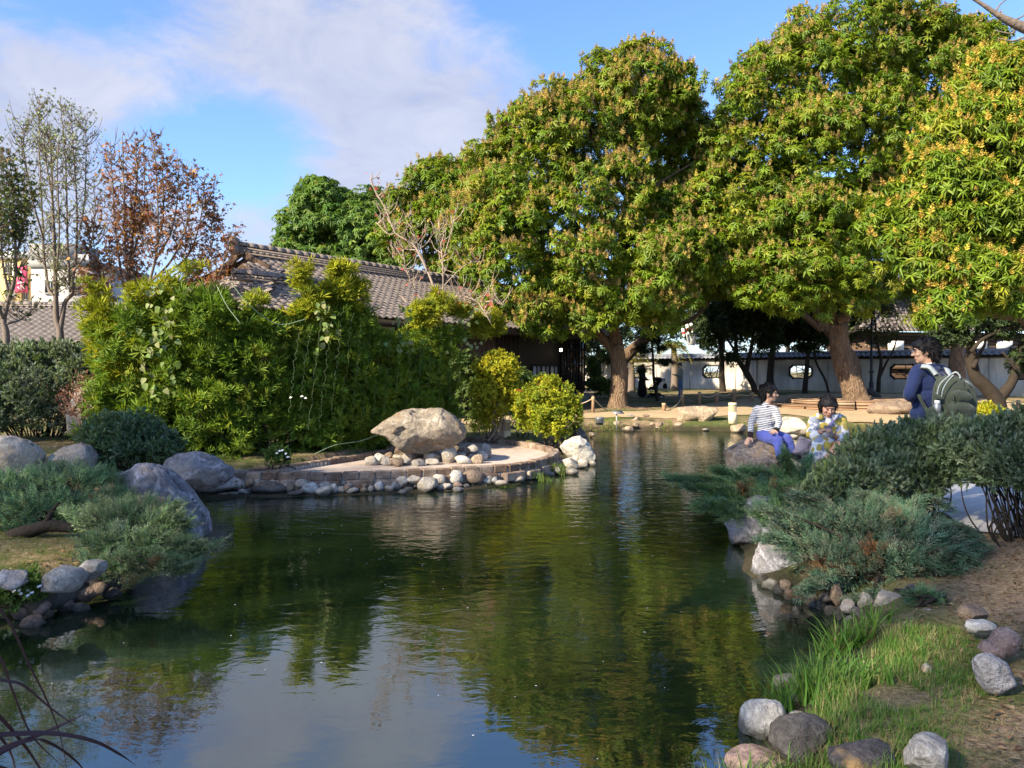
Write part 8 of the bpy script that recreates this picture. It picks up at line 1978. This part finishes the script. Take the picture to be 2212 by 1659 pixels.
# ---- two people far off by the wall, and the stroller
def standing(base, f, h, top, bottom, shoes, label, arms, skirt=False, lean=0):
    base = np.asarray(base, float); o = thing('person', tuple(base), label, 'person'); s = h / 1.72
    r, f, u, M = basis(f, (0, 0, 1)); P = lambda a, b, z: base + s * (r * a + f * b + u * z)
    hs, HP, HM = head(P(0, .04, 1.60), unit(f - .35 * u), u, s)
    tor = [C(P(-.15, 0, 1.40), P(.15, 0, 1.40), .065 * s), E(P(0, 0, 1.27), np.array([.19, .125, .18]) * s, M), E(P(0, 0, 1.08), np.array([.175, .125, .18]) * s, M), E(P(0, 0, .97), np.array([.175, .13, .10]) * s, M)]
    for sg in (-1, 1): tor += [C(P(.19 * sg, 0, 1.38), P(.22 * sg, .03, 1.10), .06 * s, .05 * s), C(P(.22 * sg, .03, 1.10), P(.10 * sg, .26, 1.16 if arms else .95), .048 * s, .04 * s)]
    hands = [q for sg in (-1, 1) for q in hand(P(.09 * sg, .28, 1.17 if arms else .95), f * .8 - r * sg * .5, u, u, s, .5)]
    if skirt: low = [C(P(0, 0, .95), P(0, .0, .34), .16 * s, .24 * s), C(P(-.06, 0, .9), P(-.1, 0, .34), .14 * s, .17 * s), C(P(.06, 0, .9), P(.1, 0, .34), .14 * s, .17 * s)]
    else: low = [E(P(0, 0, .93), np.array([.165, .125, .11]) * s, M)] + [q for sg in (-1, 1) for q in (C(P(.085 * sg, 0, .88), P(.09 * sg, .02 * sg, .48), .085 * s, .062 * s), C(P(.09 * sg, .02 * sg, .48), P(.09 * sg, .02 * sg, .10), .06 * s, .048 * s))]
    shin = [C(P(.09 * sg, 0, .5), P(.09 * sg, 0, .08), .05 * s, .04 * s) for sg in (-1, 1)]
    body = blob('body', hs + [C(P(0, .02, 1.52), P(0, 0, 1.42), .05 * s, .058 * s)] + shrink(tor + low, .8) + hands + shin, .013, m_skin, o, 1)
    face_parts(HP, HM, s, body, m_eye, m_hair, m_lip)
    blob('hair', [E(HP(0, -.012, .055), np.array([.088, .102, .070]) * s, HM), E(HP(0, -.055, .005), np.array([.084, .062, .088]) * s, HM)], .013, m_hair, o, 1, .006, 30)
    blob('jumper', tor, .014, top, o, 1, .005, 12); blob('skirt' if skirt else 'jeans', low, .014, bottom, o, 1, .005, 9)
    for sg in (-1, 1): blob('shoe', [C(P(.09 * sg, -.03, .045), P(.10 * sg, .15, .04), .048 * s, .04 * s)], .014, shoes, o)
    return o
p = on_ground(1470, 864); p[1] = min(p[1], 37)
standing(W(1470, 864, 36.0), (-.85, -.05, 0), 1.74, m_greyknit, m_jean, m_redshoe, 'young man in grey jumper, jeans and red shoes standing by the palm', True)
standing(W(1387, 864, 35.6), (.75, -.55, 0), 1.66, m_blackcl, m_blackcl, m_whitecl, 'person in a long black skirt standing half hidden behind the pine', False, True)
so = W(1414, 865, 35.4); sr = thing('stroller', tuple(so), 'black pushchair with folded canopy and hanging bag beside the pine', 'stroller')
def S_(x, y, z): return so + np.array([x, y, z])
for x, y, r_ in ((-.24, -.22, .11), (-.24, .22, .11), (.26, -.26, .15), (.26, .26, .15)):
    m = MB(); a = np.linspace(0, 2 * pi, 17); m.tube(S_(x, y, r_) + np.c_[(r_ - .03) * np.cos(a), 0 * a, (r_ - .03) * np.sin(a)], .03, 6, False); w_ = m.build('wheel', m_black, sr, smooth=True)
    m = MB(); m.tube([S_(x, y - .02, r_), S_(x, y + .02, r_)], r_ * .45, 10)
    m.build('hub', m_steel, w_)
m = MB()
for y in (-.23, .23):
    m.tube([S_(-.26, y, .12), S_(-.12, y, .5), S_(.1, y, .62)], .016, 6); m.tube([S_(.27, y, .15), S_(.08, y, .5), S_(-.02, y, .7)], .016, 6); m.tube(curve([S_(.02, y, .58), S_(.22, y, .82), S_(.40, y, 1.0), S_(.38, y, .84)], 4), .016, 6); m.tube([S_(-.25, y, .16), S_(.26, y, .18)], .014, 6)
m.tube([S_(.39, -.23, .96), S_(.39, .23, .96)], .018, 6); m.build('frame', m_black, sr)
blob('seat', [C(S_(-.16, -.14, .58), S_(-.16, .14, .58), .06), C(S_(.08, -.14, .60), S_(.08, .14, .60), .07), C(S_(.18, -.14, .85), S_(.18, .14, .85), .05), C(S_(-.02, 0, .58), S_(.16, 0, .82), .10), C(S_(-.2, -.1, .6), S_(-.27, -.1, .48), .03), C(S_(-.2, .1, .6), S_(-.27, .1, .48), .03)], .016, m_blackcl, sr)
blob('canopy', [E(S_(.12, 0, .98), (.23, .20, .10)), E(S_(.20, 0, .90), (.12, .19, .12))], .016, m_blackcl, sr)
m = MB(); m.box(S_(.02, 0, .27), (.42, .36, .14), taper=1.15); m.build('basket', m_blackcl, sr)
hbg = blob('handbag', [E(S_(.44, -.2, .68), (.10, .05, .12)), E(S_(.44, -.2, .62), (.12, .06, .08))], .014, m_blackcl, None, 1, base=S_(.44, -.2, .55)); tag(hbg, 'black bag hanging from the pushchair handle', 'bag')
m = MB(); m.tube(curve([S_(.38, -.2, .76), S_(.40, -.2, .98), S_(.47, -.2, .80)], 5), .008, 5); m.build('bag_handle', m_black, hbg)
